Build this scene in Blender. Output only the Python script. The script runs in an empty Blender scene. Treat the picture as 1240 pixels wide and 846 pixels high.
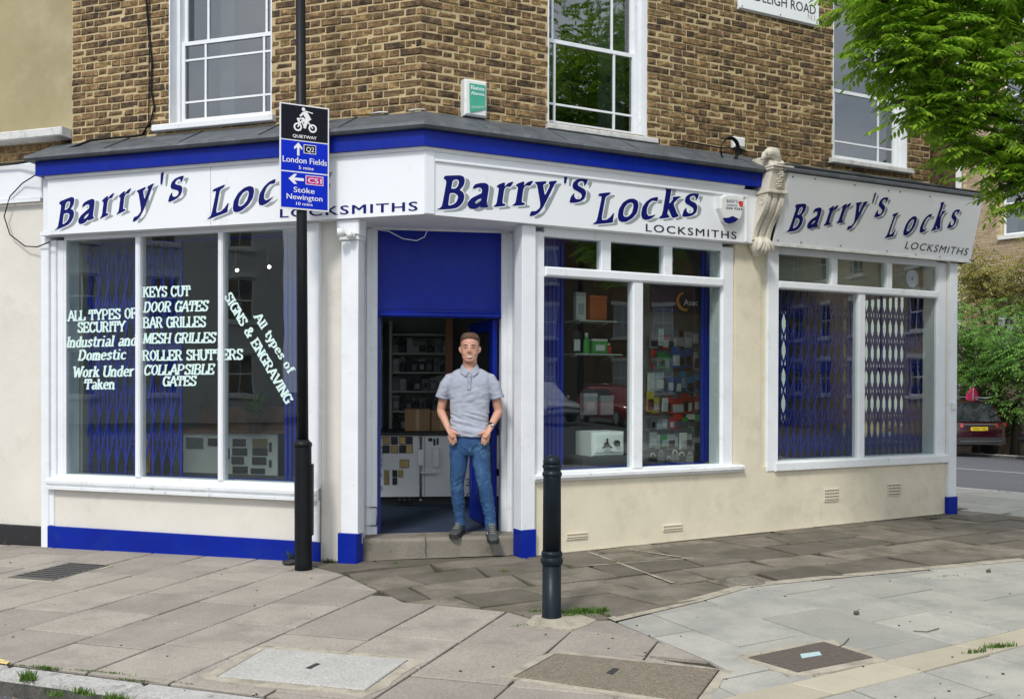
import bpy, bmesh, math, random
from mathutils import Vector, Matrix, noise
R = math.radians
random.seed(7)
sc = bpy.context.scene
col = sc.collection
# ---------------------------------------------------------------- camera
FPX, CX, CY, PIT, ROL, CAMH = 1180.0, 620.0, 472.1, R(.44), R(.18), 1.477
cp, sp, cr, sr = math.cos(PIT), math.sin(PIT), math.cos(ROL), math.sin(ROL)
M3 = Matrix(((cr, -sr, 0), (sr, cr, 0), (0, 0, 1))) @ Matrix(((1, 0, 0), (0, cp, -sp), (0, sp, cp)))
def _b(r): return Vector((r[0], r[2], -r[1]))
RT, DN, FW = _b(M3[0]), _b(M3[1]), _b(M3[2])
CAM = Vector((0, 0, CAMH))
cd = bpy.data.cameras.new('camera'); cam = bpy.data.objects.new('camera', cd); col.objects.link(cam)
mm = Matrix((RT, -DN, -FW)).transposed().to_4x4(); mm.translation = CAM
cam.matrix_world = mm
cd.sensor_width = 36; cd.lens = FPX/1240*36; cd.shift_y = (CY-423)/1240; cd.clip_end = 500; cd.clip_start = .05
sc.camera = cam
sc.view_settings.view_transform = 'Standard'; sc.view_settings.look = 'None'
sc.view_settings.exposure = .72; sc.view_settings.gamma = 1
# ---------------------------------------------------------------- sky and sun (bright overcast)
SUN_EL, SUN_AZ = 48, 200        # azimuth the light comes from, clockwise from +Y
w = bpy.data.worlds.new('World'); sc.world = w; w.use_nodes = True
nt = w.node_tree; nt.nodes.clear()
def N(t, ty, **k):
    n = t.nodes.new(ty)
    for a, v in k.items(): setattr(n, a, v)
    return n
o = N(nt, 'ShaderNodeOutputWorld'); bg = N(nt, 'ShaderNodeBackground'); sk = N(nt, 'ShaderNodeTexSky')
sk.sky_type = 'NISHITA'; sk.sun_disc = False; sk.sun_elevation = R(SUN_EL); sk.sun_rotation = R(SUN_AZ)
tc = N(nt, 'ShaderNodeTexCoord'); mp = N(nt, 'ShaderNodeMapping'); mp.inputs['Scale'].default_value = (1.4, 1.4, 3.2)
nz = N(nt, 'ShaderNodeTexNoise'); nz.inputs['Scale'].default_value = 1.7; nz.inputs['Detail'].default_value = 7; nz.inputs['Roughness'].default_value = .55
rp = N(nt, 'ShaderNodeValToRGB'); rp.color_ramp.elements[0].position = .30; rp.color_ramp.elements[1].position = .55
rp.color_ramp.elements[0].color = (.55, .55, .55, 1); rp.color_ramp.elements[1].color = (1, 1, 1, 1)
cl = N(nt, 'ShaderNodeValToRGB'); cl.color_ramp.elements[0].position = .35; cl.color_ramp.elements[1].position = .7
cl.color_ramp.elements[0].color = (6.6, 7.3, 8.4, 1); cl.color_ramp.elements[1].color = (10.5, 10.8, 11.2, 1)
nz2 = N(nt, 'ShaderNodeTexNoise'); nz2.inputs['Scale'].default_value = 3.1; nz2.inputs['Detail'].default_value = 8
mx = N(nt, 'ShaderNodeMix', data_type='RGBA')
L = nt.links.new
L(tc.outputs['Generated'], mp.inputs['Vector']); L(mp.outputs[0], nz.inputs['Vector']); L(mp.outputs[0], nz2.inputs['Vector'])
L(nz.outputs['Fac'], rp.inputs[0]); L(nz2.outputs['Fac'], cl.inputs[0])
L(rp.outputs[0], mx.inputs['Factor']); L(sk.outputs[0], mx.inputs['A']); L(cl.outputs[0], mx.inputs['B'])
L(mx.outputs['Result'], bg.inputs['Color']); bg.inputs['Strength'].default_value = .085
L(bg.outputs[0], o.inputs[0])
sd = bpy.data.lights.new('sun', 'SUN'); sd.energy = 1.5; sd.angle = R(10); sd.color = (1, .96, .9)
so = bpy.data.objects.new('sun', sd); col.objects.link(so)
_az = R(SUN_AZ); _d = Vector((math.sin(_az)*math.cos(R(SUN_EL)), math.cos(_az)*math.cos(R(SUN_EL)), math.sin(R(SUN_EL))))
so.rotation_euler = _d.to_track_quat('Z', 'Y').to_euler()

# ---------------------------------------------------------------- frames (real planes of the place)
def ray(px, py): return RT*(px-CX) + DN*(py-CY) + FW*FPX
class Frame:
    """vertical plane system: u along the wall, v into the building, z up"""
    def __init__(s, ox, oy, deg):
        s.o = Vector((ox, oy, 0)); s.a = R(deg); s.x = Vector((math.cos(s.a), math.sin(s.a), 0)); s.n = Vector((-math.sin(s.a), math.cos(s.a), 0))
    def pt(s, u, v, z): return s.o + s.x*u + s.n*v + Vector((0, 0, z))
    def at(s, px, py, v=0):
        r = ray(px, py); t = (s.o + s.n*v - CAM).dot(s.n)/r.dot(s.n); p = CAM + r*t - s.o
        return p.dot(s.x), p.z
    def plane(s, v, z=0): return Plane(s.pt(0, v, z), s.x, Vector((0, 0, 1)))
class Plane:
    def __init__(s, o, x, y): s.o, s.x, s.y = o, x.normalized(), y.normalized(); s.n = s.x.cross(s.y)   # n faces the street
    def pt(s, u, w_, h=0): return s.o + s.x*u + s.y*w_ + s.n*h
    def at(s, px, py):
        r = ray(px, py); t = (s.o-CAM).dot(s.n)/r.dot(s.n); p = CAM + r*t - s.o
        return p.dot(s.x), p.dot(s.y)
O_ = (-.7136, 7.87)
FA = Frame(*O_, -18.2); FB = Frame(*O_, 27.4); FD = Frame(-1.25, 8.56, 10)
W0 = Frame(0, 0, 0)
def gz(x, y):
    """height of the ground"""
    s = x*.78 + y*.62
    z = -.03 + .0125*max(-9, min(x, 6))
    if s > 13.36: z -= .041*(min(s, 60)-13.36)
    return z
def ground(px, py):
    r = ray(px, py); t = CAMH/-r.z
    for _ in range(25):
        p = CAM + r*t; t = (gz(p.x, p.y)-CAMH)/r.z
    return CAM + r*t
# ---------------------------------------------------------------- materials
def mat(name, c, rough=.6, metal=0, var=.12, vs=3, bump=0, bs=60, spec=.5, dirt=None, ds=2, dth=(.5, .7), rnd=0, coat=0, fine=0):
    m = bpy.data.materials.new(name); m.use_nodes = True; t = m.node_tree; b = t.nodes['Principled BSDF']
    b.inputs['Roughness'].default_value = rough; b.inputs['Metallic'].default_value = metal
    b.inputs['Specular IOR Level'].default_value = spec; b.inputs['Coat Weight'].default_value = coat
    tc = N(t, 'ShaderNodeTexCoord'); geo = N(t, 'ShaderNodeNewGeometry')
    n1 = N(t, 'ShaderNodeTexNoise'); n1.inputs['Scale'].default_value = vs; n1.inputs['Detail'].default_value = 6; n1.inputs['Roughness'].default_value = .6
    t.links.new(geo.outputs['Position'], n1.inputs['Vector'])
    mr = N(t, 'ShaderNodeMapRange'); mr.inputs[1].default_value = .25; mr.inputs[2].default_value = .75; mr.inputs[3].default_value = 1-var; mr.inputs[4].default_value = 1+var
    t.links.new(n1.outputs['Fac'], mr.inputs[0])
    mul = N(t, 'ShaderNodeMix', data_type='RGBA', blend_type='MULTIPLY'); mul.inputs['Factor'].default_value = 1
    mul.inputs['A'].default_value = (*c, 1); t.links.new(mr.outputs[0], mul.inputs['B']); out = mul.outputs['Result']
    if rnd:
        oi = N(t, 'ShaderNodeObjectInfo'); ad = N(t, 'ShaderNodeMath', operation='ADD'); fr = N(t, 'ShaderNodeMath', operation='FRACT')
        t.links.new(oi.outputs['Random'], ad.inputs[0]); t.links.new(geo.outputs['Random Per Island'], ad.inputs[1]); t.links.new(ad.outputs[0], fr.inputs[0])
        m2 = N(t, 'ShaderNodeMapRange'); m2.inputs[3].default_value = 1-rnd; m2.inputs[4].default_value = 1+rnd; t.links.new(fr.outputs[0], m2.inputs[0])
        x2 = N(t, 'ShaderNodeMix', data_type='RGBA', blend_type='MULTIPLY'); x2.inputs['Factor'].default_value = 1
        t.links.new(out, x2.inputs['A']); t.links.new(m2.outputs[0], x2.inputs['B']); out = x2.outputs['Result']
    if fine:
        n4 = N(t, 'ShaderNodeTexNoise'); n4.inputs['Scale'].default_value = 75; n4.inputs['Detail'].default_value = 9; n4.inputs['Roughness'].default_value = .8
        t.links.new(geo.outputs['Position'], n4.inputs['Vector'])
        m4 = N(t, 'ShaderNodeMapRange'); m4.inputs[1].default_value = .3; m4.inputs[2].default_value = .7; m4.inputs[3].default_value = 1-fine; m4.inputs[4].default_value = 1+fine
        t.links.new(n4.outputs['Fac'], m4.inputs[0])
        x4 = N(t, 'ShaderNodeMix', data_type='RGBA', blend_type='MULTIPLY'); x4.inputs['Factor'].default_value = 1
        t.links.new(out, x4.inputs['A']); t.links.new(m4.outputs[0], x4.inputs['B']); out = x4.outputs['Result']
    if dirt:
        n3 = N(t, 'ShaderNodeTexNoise'); n3.inputs['Scale'].default_value = ds; n3.inputs['Detail'].default_value = 8; n3.inputs['Roughness'].default_value = .7
        t.links.new(geo.outputs['Position'], n3.inputs['Vector'])
        m3 = N(t, 'ShaderNodeMapRange'); m3.inputs[1].default_value = dth[0]; m3.inputs[2].default_value = dth[1]; t.links.new(n3.outputs['Fac'], m3.inputs[0])
        x3 = N(t, 'ShaderNodeMix', data_type='RGBA'); t.links.new(m3.outputs[0], x3.inputs['Factor']); t.links.new(out, x3.inputs['A'])
        x3.inputs['B'].default_value = (*dirt, 1); out = x3.outputs['Result']
    t.links.new(out, b.inputs['Base Color'])
    if bump:
        n2 = N(t, 'ShaderNodeTexNoise'); n2.inputs['Scale'].default_value = bs; n2.inputs['Detail'].default_value = 5
        t.links.new(geo.outputs['Position'], n2.inputs['Vector'])
        bp = N(t, 'ShaderNodeBump'); bp.inputs['Strength'].default_value = bump; bp.inputs['Distance'].default_value = .01
        t.links.new(n2.outputs['Fac'], bp.inputs['Height']); t.links.new(bp.outputs[0], b.inputs['Normal'])
    return m
def glass_mat(name, tint=(.9, .95, .93), ior=1.6, rough=0.0, wob=.02):
    m = bpy.data.materials.new(name); m.use_nodes = True; t = m.node_tree; t.nodes.clear()
    o = N(t, 'ShaderNodeOutputMaterial'); mx = N(t, 'ShaderNodeMixShader'); tr = N(t, 'ShaderNodeBsdfTransparent'); g = N(t, 'ShaderNodeBsdfGlossy'); f = N(t, 'ShaderNodeFresnel')
    tr.inputs[0].default_value = (*tint, 1); g.inputs['Roughness'].default_value = rough; geo = N(t, 'ShaderNodeNewGeometry'); ma = N(t, 'ShaderNodeMath', operation='MULTIPLY_ADD'); ma.inputs[1].default_value = -2; ma.inputs[2].default_value = 1; t.links.new(geo.outputs['Backfacing'], ma.inputs[0]); pw = N(t, 'ShaderNodeMath', operation='POWER'); pw.inputs[0].default_value = ior; t.links.new(ma.outputs[0], pw.inputs[1]); t.links.new(pw.outputs[0], f.inputs['IOR'])
    n2 = N(t, 'ShaderNodeTexNoise'); n2.inputs['Scale'].default_value = 1.3; t.links.new(geo.outputs['Position'], n2.inputs['Vector'])
    bp = N(t, 'ShaderNodeBump'); bp.inputs['Strength'].default_value = wob; bp.inputs['Distance'].default_value = .05
    t.links.new(n2.outputs['Fac'], bp.inputs['Height']); t.links.new(bp.outputs[0], g.inputs['Normal'])
    t.links.new(f.outputs[0], mx.inputs[0]); t.links.new(tr.outputs[0], mx.inputs[1]); t.links.new(g.outputs[0], mx.inputs[2]); t.links.new(mx.outputs[0], o.inputs[0])
    return m
def leaf_mat(name, c, tl=.4):
    m = bpy.data.materials.new(name); m.use_nodes = True; t = m.node_tree; b = t.nodes['Principled BSDF']
    b.inputs['Roughness'].default_value = .45; b.inputs['Specular IOR Level'].default_value = .3
    geo = N(t, 'ShaderNodeNewGeometry'); r = N(t, 'ShaderNodeValToRGB'); e = r.color_ramp.elements
    e[0].color = (c[0]*.6, c[1]*.68, c[2]*.7, 1); e[1].color = (c[0]*1.6, c[1]*1.3, c[2]*1.2, 1)
    t.links.new(geo.outputs['Random Per Island'], r.inputs[0]); t.links.new(r.outputs[0], b.inputs['Base Color'])
    tr = N(t, 'ShaderNodeBsdfTranslucent'); t.links.new(r.outputs[0], tr.inputs[0]); mx = N(t, 'ShaderNodeMixShader'); mx.inputs[0].default_value = tl
    o = t.nodes['Material Output']; t.links.new(b.outputs[0], mx.inputs[1]); t.links.new(tr.outputs[0], mx.inputs[2]); t.links.new(mx.outputs[0], o.inputs[0])
    return m
def emit_mat(name, c, s):
    m = bpy.data.materials.new(name); m.use_nodes = True; b = m.node_tree.nodes['Principled BSDF']
    b.inputs['Base Color'].default_value = (*c, 1); b.inputs['Emission Color'].default_value = (*c, 1); b.inputs['Emission Strength'].default_value = s
    return m
MT = dict(
 white=mat('white_paint', (.75, .775, .80), .45, var=.06, vs=4, bump=.14, bs=16, dirt=(.5, .5, .47), ds=7, dth=(.58, .85)),
 sill=mat('sill_paint', (.72, .74, .75), .5, var=.06, dirt=(.33, .32, .28), ds=14, dth=(.58, .75)),
 old_white=mat('old_white_paint', (.6, .6, .58), .55, var=.12, vs=8, dirt=(.3, .28, .24), ds=10, dth=(.5, .75), bump=.1),
 sign=mat('sign_white', (.78, .80, .82), .35, var=.03, vs=1.5, dirt=(.5, .49, .46), ds=5, dth=(.62, .9)),
 cream_cool=mat('cream_render_left', (.66, .63, .565), .8, var=.06, vs=2, bump=.28, bs=12, fine=.04, dirt=(.5, .46, .38), ds=3, dth=(.55, .9)),
 cream=mat('cream_render', (.68, .62, .475), .8, var=.08, vs=2.5, bump=.3, bs=11, dirt=(.52, .47, .35), ds=3.2, dth=(.5, .8), fine=.05),
 blue=mat('blue_paint', (.002, .016, .27), .4, var=.14, vs=3, bump=.1, bs=14, spec=.2, dirt=(.008, .03, .2), ds=6, dth=(.5, .8)),
 blue_dark=mat('lining_and_backlit_gate_blue', (.004, .014, .2), .45, var=.1),  # door lining, and the far gates with their backlit shade painted in
 blue_gate=mat('blue_gate_paint', (.005, .024, .32), .45, var=.15, spec=.3),
 black=mat('black_paint', (.007, .008, .01), .45, var=.3, vs=12, bump=.05, spec=.2),
 plinth=mat('black_plinth', (.014, .014, .016), .7, var=.2, dirt=(.12, .12, .12), ds=12, dth=(.6, .8)),
 iron=mat('bollard_paint', (.006, .012, .018), .38, var=.25, vs=9, bump=.08, bs=40, dirt=(.06, .06, .055), ds=9, dth=(.64, .85), spec=.22),
 lead=mat('lead', (.085, .095, .105), .55, .15, var=.35, vs=7, bump=.35, bs=12, dirt=(.2, .215, .22), ds=6, dth=(.55, .8)),
 mortar=mat('mortar', (.48, .38, .21), .9, var=.2, vs=6, bump=.4, bs=60, dirt=(.27, .21, .12), ds=2.5, dth=(.5, .85)),
 brick=None, steel=mat('steel', (.45, .46, .47), .35, .9), dark=mat('dark_grey', (.03, .03, .033), .6),
 stone=mat('stone_step', (.21, .19, .155), .9, var=.2, vs=5, bump=.5, bs=40, dirt=(.08, .08, .06), ds=4, dth=(.5, .7)),
 slab=mat('grey_slab', (.30, .268, .228), .9, var=.13, vs=2.5, bump=.3, bs=90, dirt=(.2, .18, .155), ds=2.2, dth=(.5, .75), rnd=.13, fine=.38),
 york=mat('york_stone', (.16, .138, .108), .9, var=.28, vs=4, bump=.7, bs=25, dirt=(.085, .08, .05), ds=2.4, dth=(.45, .68), rnd=.34, fine=.4),
 pale=mat('pale_slab', (.35, .34, .30), .85, var=.12, vs=2.2, bump=.15, bs=60, dirt=(.25, .25, .23), ds=1.9, dth=(.45, .7), rnd=.14, fine=.2),
 buff=mat('buff_slab', (.43, .385, .29), .85, var=.14, vs=3, bump=.2, bs=60, dirt=(.36, .32, .25), ds=3, dth=(.5, .75), rnd=.07, fine=.1),
 cement=mat('cement', (.38, .34, .27), .9, var=.25, vs=8, bump=.5, bs=50, dirt=(.2, .18, .13), ds=9, dth=(.5, .7)),
 joint=mat('joint_dirt', (.04, .034, .024), 1, var=.3, vs=20, bump=.4, dirt=(.06, .08, .03), ds=3, dth=(.55, .65)),
 cover=mat('concrete_cover', (.42, .41, .38), .85, var=.12, vs=6, bump=.5, bs=150, fine=.45),
 pebble=mat('aggregate_cover', (.2, .17, .125), .85, var=.2, vs=30, bump=.8, bs=150, fine=.7),
 pebble_dark=mat('dark_aggregate_cover', (.11, .09, .075), .85, var=.2, vs=30, bump=.6, bs=150, fine=.5),
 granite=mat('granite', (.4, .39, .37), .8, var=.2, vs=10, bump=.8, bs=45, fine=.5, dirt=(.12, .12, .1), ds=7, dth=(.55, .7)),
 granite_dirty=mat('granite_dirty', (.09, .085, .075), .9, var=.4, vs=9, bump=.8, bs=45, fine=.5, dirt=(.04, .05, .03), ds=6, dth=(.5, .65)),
 asphalt=mat('asphalt', (.085, .087, .095), .85, var=.15, vs=2, bump=.5, bs=160, fine=.3),
 roadpaint=mat('road_paint', (.7, .7, .68), .7, var=.15),
 yellowline=mat('yellow_paint', (.75, .55, .15), .7, var=.15, dirt=(.4, .35, .25), ds=20, dth=(.5, .6)),
 navy=mat('navy_lettering', (.003, .006, .12), .5, var=0, spec=.15), shadow_grey=mat('grey_lettering', (.27, .30, .31), .5, var=0),
 text_white=mat('white_lettering', (.62, .8, .76), .5, var=0), black_text=mat('black_lettering', (.015, .015, .03), .5, var=0),
 pure_white=mat('bright_white', (.8, .8, .8), .4, var=0),
 sign_blue=mat('sign_blue', (.0, .02, .5), .4, var=0, spec=.15), sign_black=mat('sign_black', (.006, .006, .012), .4, var=0, spec=.15), magenta=mat('sign_magenta', (.5, .0, .2), .4, var=0),
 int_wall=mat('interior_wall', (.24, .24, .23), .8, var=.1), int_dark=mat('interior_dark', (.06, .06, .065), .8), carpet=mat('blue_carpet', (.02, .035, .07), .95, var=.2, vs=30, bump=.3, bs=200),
 wood=mat('wood', (.26, .12, .045), .5, var=.25, vs=9), cardboard=mat('cardboard', (.33, .2, .1), .8, var=.08),
 plaster=mat('ochre_plaster', (.33, .28, .155), .85, var=.18, vs=1.6, bump=.2, bs=8, dirt=(.42, .37, .24), ds=1.5, dth=(.5, .75)),
 grass=leaf_mat('grass_blades', (.09, .19, .03), .3), leaf=leaf_mat('leaf', (.24, .45, .04), .5), leaf2=leaf_mat('leaf_bush', (.15, .33, .07), .4),
 leaf3=leaf_mat('leaf_olive', (.26, .27, .08), .35), leaf4=leaf_mat('leaf_dark', (.03, .07, .02), .3), bark=mat('bark', (.09, .07, .05), .9, bump=.8, bs=30),
 glass=glass_mat('shop_glass', ior=1.8), upglass=glass_mat('sash_glass', (.5, .55, .57), 2.5, wob=.08), carglass=mat('car_glass', (.01, .012, .015), .08, spec=.8),
 maroon=mat('maroon_car_paint', (.028, .003, .007), .25, coat=1, var=.02), car_white=mat('white_car_paint', (.7, .72, .74), .25, coat=1, var=.02), car_red=mat('red_car_paint', (.3, .01, .012), .25, coat=1, var=.02),
 car_dark=mat('dark_car_paint', (.012, .014, .02), .25, coat=1, var=.02), tyre=mat('tyre', (.02, .02, .02), .85), lamp_red=mat('tail_lamp', (.4, .015, .01), .2, coat=1), plate_y=mat('plate_yellow', (.75, .55, .03), .4, var=0),
 plastic=mat('white_plastic', (.7, .72, .7), .4, var=.06, dirt=(.45, .44, .38), ds=12, dth=(.6, .8)), green=mat('green_plastic', (.05, .36, .24), .5, var=.1, vs=15), corbel=mat('aged_stone_paint', (.62, .58, .49), .75, var=.12, vs=7, bump=.4, bs=60, dirt=(.36, .32, .25), ds=9, dth=(.5, .75)),
 skin=mat('skin', (.55, .29, .2), .55, var=.14, vs=22, bump=.15, bs=120), lips=mat('lips', (.4, .13, .1), .5, var=0), hair=mat('hair', (.10, .055, .03), .6, var=.35, vs=60, bump=.7, bs=150),
 shirt=mat('polo_shirt', (.36, .385, .455), .9, var=.1, vs=18, bump=.2, bs=260), collar=mat('collar', (.31, .33, .40), .9, var=.1, vs=30),
 jeans=mat('denim', (.016, .062, .16), .85, var=.3, vs=7, bump=.25, bs=200, dirt=(.07, .18, .32), ds=6, dth=(.5, .72)), shoe=mat('shoe', (.045, .05, .05), .7, var=.3, vs=30), sole=mat('sole', (.02, .02, .02), .8), lace=mat('lace', (.3, .3, .28), .8),
 pink=mat('pink_fabric', (.75, .03, .16), .6), far_white=mat('far_white', (.6, .6, .57), .7), blind=mat('slatted_blind', (.6, .57, .5), .6), hi_yellow=mat('level_yellow', (.6, .55, .03), .5), brown=mat('brown_panel', (.2, .1, .045), .7, var=.15),
)
def brick_mat(name, ramp, var=.35, ns=13):
    m = mat(name, (1, 1, 1), .9, var=var, vs=26, bump=.7, bs=70); t = m.node_tree
    mul = [n for n in t.nodes if n.type == 'MIX'][0]
    oi = N(t, 'ShaderNodeObjectInfo'); geo = N(t, 'ShaderNodeNewGeometry'); ad = N(t, 'ShaderNodeMath', operation='ADD'); fr = N(t, 'ShaderNodeMath', operation='FRACT')
    t.links.new(oi.outputs['Random'], ad.inputs[0]); t.links.new(geo.outputs['Random Per Island'], ad.inputs[1]); t.links.new(ad.outputs[0], fr.inputs[0])
    nz = N(t, 'ShaderNodeTexNoise'); nz.inputs['Scale'].default_value = ns; nz.inputs['Detail'].default_value = 7; nz.inputs['Roughness'].default_value = .75; t.links.new(geo.outputs['Position'], nz.inputs['Vector'])
    a2 = N(t, 'ShaderNodeMath', operation='MULTIPLY_ADD'); a2.inputs[1].default_value = .5; t.links.new(fr.outputs[0], a2.inputs[0])
    m2 = N(t, 'ShaderNodeMapRange'); m2.inputs[1].default_value = .3; m2.inputs[2].default_value = .7; m2.inputs[3].default_value = -.15; m2.inputs[4].default_value = .65; t.links.new(nz.outputs['Fac'], m2.inputs[0]); t.links.new(m2.outputs[0], a2.inputs[2])
    r = N(t, 'ShaderNodeValToRGB'); t.links.new(a2.outputs[0], r.inputs[0]); e = r.color_ramp.elements
    e[0].position, e[0].color = ramp[0][0], (*ramp[0][1], 1); e[1].position, e[1].color = ramp[-1][0], (*ramp[-1][1], 1)
    for p, c in ramp[1:-1]: q = e.new(p); q.color = (*c, 1)
    t.links.new(r.outputs[0], mul.inputs['A'])
    return m
MT['brick'] = brick_mat('stock_brick', [(0, (.025, .018, .012)), (.25, (.065, .04, .02)), (.5, (.14, .083, .036)), (.75, (.205, .13, .055)), (1, (.34, .225, .09))])
MT['far_brick'] = brick_mat('far_stock_brick', [(0, (.2, .15, .1)), (.5, (.33, .25, .16)), (1, (.42, .33, .22))], .2)
# ---------------------------------------------------------------- mesh building
WL = {}
def fin(o, loc, parent, label=None, cat=None, group=None, kind=None):
    o['_w'] = 0; del o['_w']
    WL[o.name] = Vector(loc)
    if parent is not None: o.parent = parent; o.location = Vector(loc)-WL[parent.name]
    else: o.location = loc
    if label: o['label'] = label
    if cat: o['category'] = cat
    if group: o['group'] = group
    if kind: o['kind'] = kind
    col.objects.link(o); return o
def empty(name, loc, label=None, cat=None, group=None, kind=None, parent=None):
    o = bpy.data.objects.new(name, None); o.empty_display_size = .1
    return fin(o, loc, parent, label, cat, group, kind)
class MB:
    def __init__(s): s.v = []; s.f = []; s.sm = []; s.mi = []; s.cur = 0
    def add(s, vs, fs, sm=False):
        b = len(s.v); s.v += [Vector(p) for p in vs]; s.f += [[i+b for i in f] for f in fs]; s.sm += [sm]*len(fs); s.mi += [s.cur]*len(fs); return s
    def m(s, i): s.cur = i; return s
    def box(s, F, u0, u1, v0, v1, z0, z1, bev=0):
        if bev:
            b = min(bev, (u1-u0)/3, (z1-z0)/3); P = F.pt
            # front face chamfered
            vs = [P(u0, v0+b, z0), P(u1, v0+b, z0), P(u1, v0+b, z1), P(u0, v0+b, z1), P(u0+b, v0, z0+b), P(u1-b, v0, z0+b), P(u1-b, v0, z1-b), P(u0+b, v0, z1-b),
                  P(u0, v1, z0), P(u1, v1, z0), P(u1, v1, z1), P(u0, v1, z1)]
            return s.add(vs, [(4, 5, 6, 7), (0, 1, 5, 4), (1, 2, 6, 5), (2, 3, 7, 6), (3, 0, 4, 7), (1, 0, 8, 9), (2, 1, 9, 10), (3, 2, 10, 11), (0, 3, 11, 8), (9, 8, 11, 10)])
        P = F.pt; vs = [P(u0, v0, z0), P(u1, v0, z0), P(u1, v1, z0), P(u0, v1, z0), P(u0, v0, z1), P(u1, v0, z1), P(u1, v1, z1), P(u0, v1, z1)]
        return s.add(vs, [(0, 3, 2, 1), (4, 5, 6, 7), (0, 1, 5, 4), (1, 2, 6, 5), (2, 3, 7, 6), (3, 0, 4, 7)])
    def prism(s, bot, top, sm=False):
        n = len(bot); return s.add(list(bot)+list(top), [tuple(range(n))[::-1], tuple(range(n, 2*n))] + [(i, (i+1) % n, n+(i+1) % n, n+i) for i in range(n)], sm)
    def prof(s, F, u0, u1, pts):
        """extrude a (v,z) profile along u"""
        return s.prism([F.pt(u0, v, z) for v, z in pts], [F.pt(u1, v, z) for v, z in pts])
    def tube(s, path, r, n=8, ell=None, caps=True):
        path = [Vector(p) for p in path]; rs = r if isinstance(r, (list, tuple)) else [r]*len(path); vs = []; fs = []
        up0 = Vector((0, 0, 1)); prev = None
        for i, p in enumerate(path):
            d = (path[min(i+1, len(path)-1)]-path[max(i-1, 0)]).normalized()
            a = prev - d*prev.dot(d) if prev is not None else (up0.cross(d) if abs(d.z) < .95 else Vector((1, 0, 0)) - d*d.x)
            a.normalize(); prev = a; b = d.cross(a)
            rx, ry = (rs[i] if isinstance(rs[i], tuple) else (rs[i], rs[i]))
            for k in range(n):
                t = 2*math.pi*k/n; vs.append(p + a*math.cos(t)*rx + b*math.sin(t)*ry)
        for i in range(len(path)-1):
            for k in range(n): fs.append((i*n+k, i*n+(k+1) % n, (i+1)*n+(k+1) % n, (i+1)*n+k))
        s.add(vs, fs, True)
        if caps:
            b = len(s.v)-len(vs); s.f += [[b+k for k in range(n)][::-1], [b+(len(path)-1)*n+k for k in range(n)]]; s.sm += [False]*2; s.mi += [s.cur]*2
        return s
    def lathe(s, c, pr, n=20, flute=0):
        c = Vector(c); vs = []; fs = []
        for r, z in pr:
            for k in range(n):
                t = 2*math.pi*k/n; vs.append(c+Vector((r*math.cos(t), r*math.sin(t), z)))
        m_ = len(pr)
        for i in range(m_-1):
            for k in range(n): fs.append((i*n+k, i*n+(k+1) % n, (i+1)*n+(k+1) % n, (i+1)*n+k))
        fs += [tuple(range(n))[::-1], tuple((m_-1)*n+k for k in range(n))]
        s.add(vs, fs, True); return s
    def ball(s, c, rx, ry, rz, n=12, m_=8):
        c = Vector(c); vs = [c+Vector((0, 0, -rz))]; fs = []
        for i in range(1, m_):
            a = -math.pi/2+math.pi*i/m_
            for k in range(n): t = 2*math.pi*k/n; vs.append(c+Vector((rx*math.cos(a)*math.cos(t), ry*math.cos(a)*math.sin(t), rz*math.sin(a))))
        vs.append(c+Vector((0, 0, rz))); e = len(vs)-1
        for k in range(n): fs.append((0, 1+(k+1) % n, 1+k)); fs.append((e, e-n+k, e-n+(k+1) % n))
        for i in range(m_-2):
            for k in range(n): fs.append((1+i*n+k, 1+i*n+(k+1) % n, 1+(i+1)*n+(k+1) % n, 1+(i+1)*n+k))
        s.add(vs, fs, True); return s
    def mesh(s, name, mats, org):
        me = bpy.data.meshes.new(name); org = Vector(org)
        me.from_pydata([p-org for p in s.v], [], s.f)
        for m in (mats if isinstance(mats, list) else [mats]): me.materials.append(MT[m] if isinstance(m, str) else m)
        me.polygons.foreach_set('use_smooth', s.sm); me.polygons.foreach_set('material_index', s.mi)
        bm = bmesh.new(); bm.from_mesh(me); bmesh.ops.recalc_face_normals(bm, faces=bm.faces); bm.to_mesh(me); bm.free()
        me.update(); return me
    def org(s):
        lo = Vector([min(p[i] for p in s.v) for i in range(3)]); hi = Vector([max(p[i] for p in s.v) for i in range(3)])
        return Vector(((lo.x+hi.x)/2, (lo.y+hi.y)/2, lo.z))
    def build(s, name, mats, parent=None, label=None, cat=None, group=None, kind=None, bevel=0):
        org = s.org(); me = s.mesh(name, mats, org); o = bpy.data.objects.new(name, me)
        if bevel:
            b = o.modifiers.new('b', 'BEVEL'); b.width = bevel; b.segments = 2; b.limit_method = 'ANGLE'
        return fin(o, org, parent, label, cat, group, kind)
def bx(name, m, parent, F, *a, bev=0, **k):
    return MB().box(F, *a, bev=bev).build(name, m, parent, **k)
def copy_tree(o, loc, parent=None, label=None):
    c = o.copy(); col.objects.link(c); c.parent = parent
    if parent is None: c.location = loc
    if label: c['label'] = label
    WL[c.name] = Vector(loc)
    for ch in list(o.children):
        d = ch.copy(); col.objects.link(d); d.parent = c
        for g in ch.children: e = g.copy(); col.objects.link(e); e.parent = d
    return c
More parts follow.
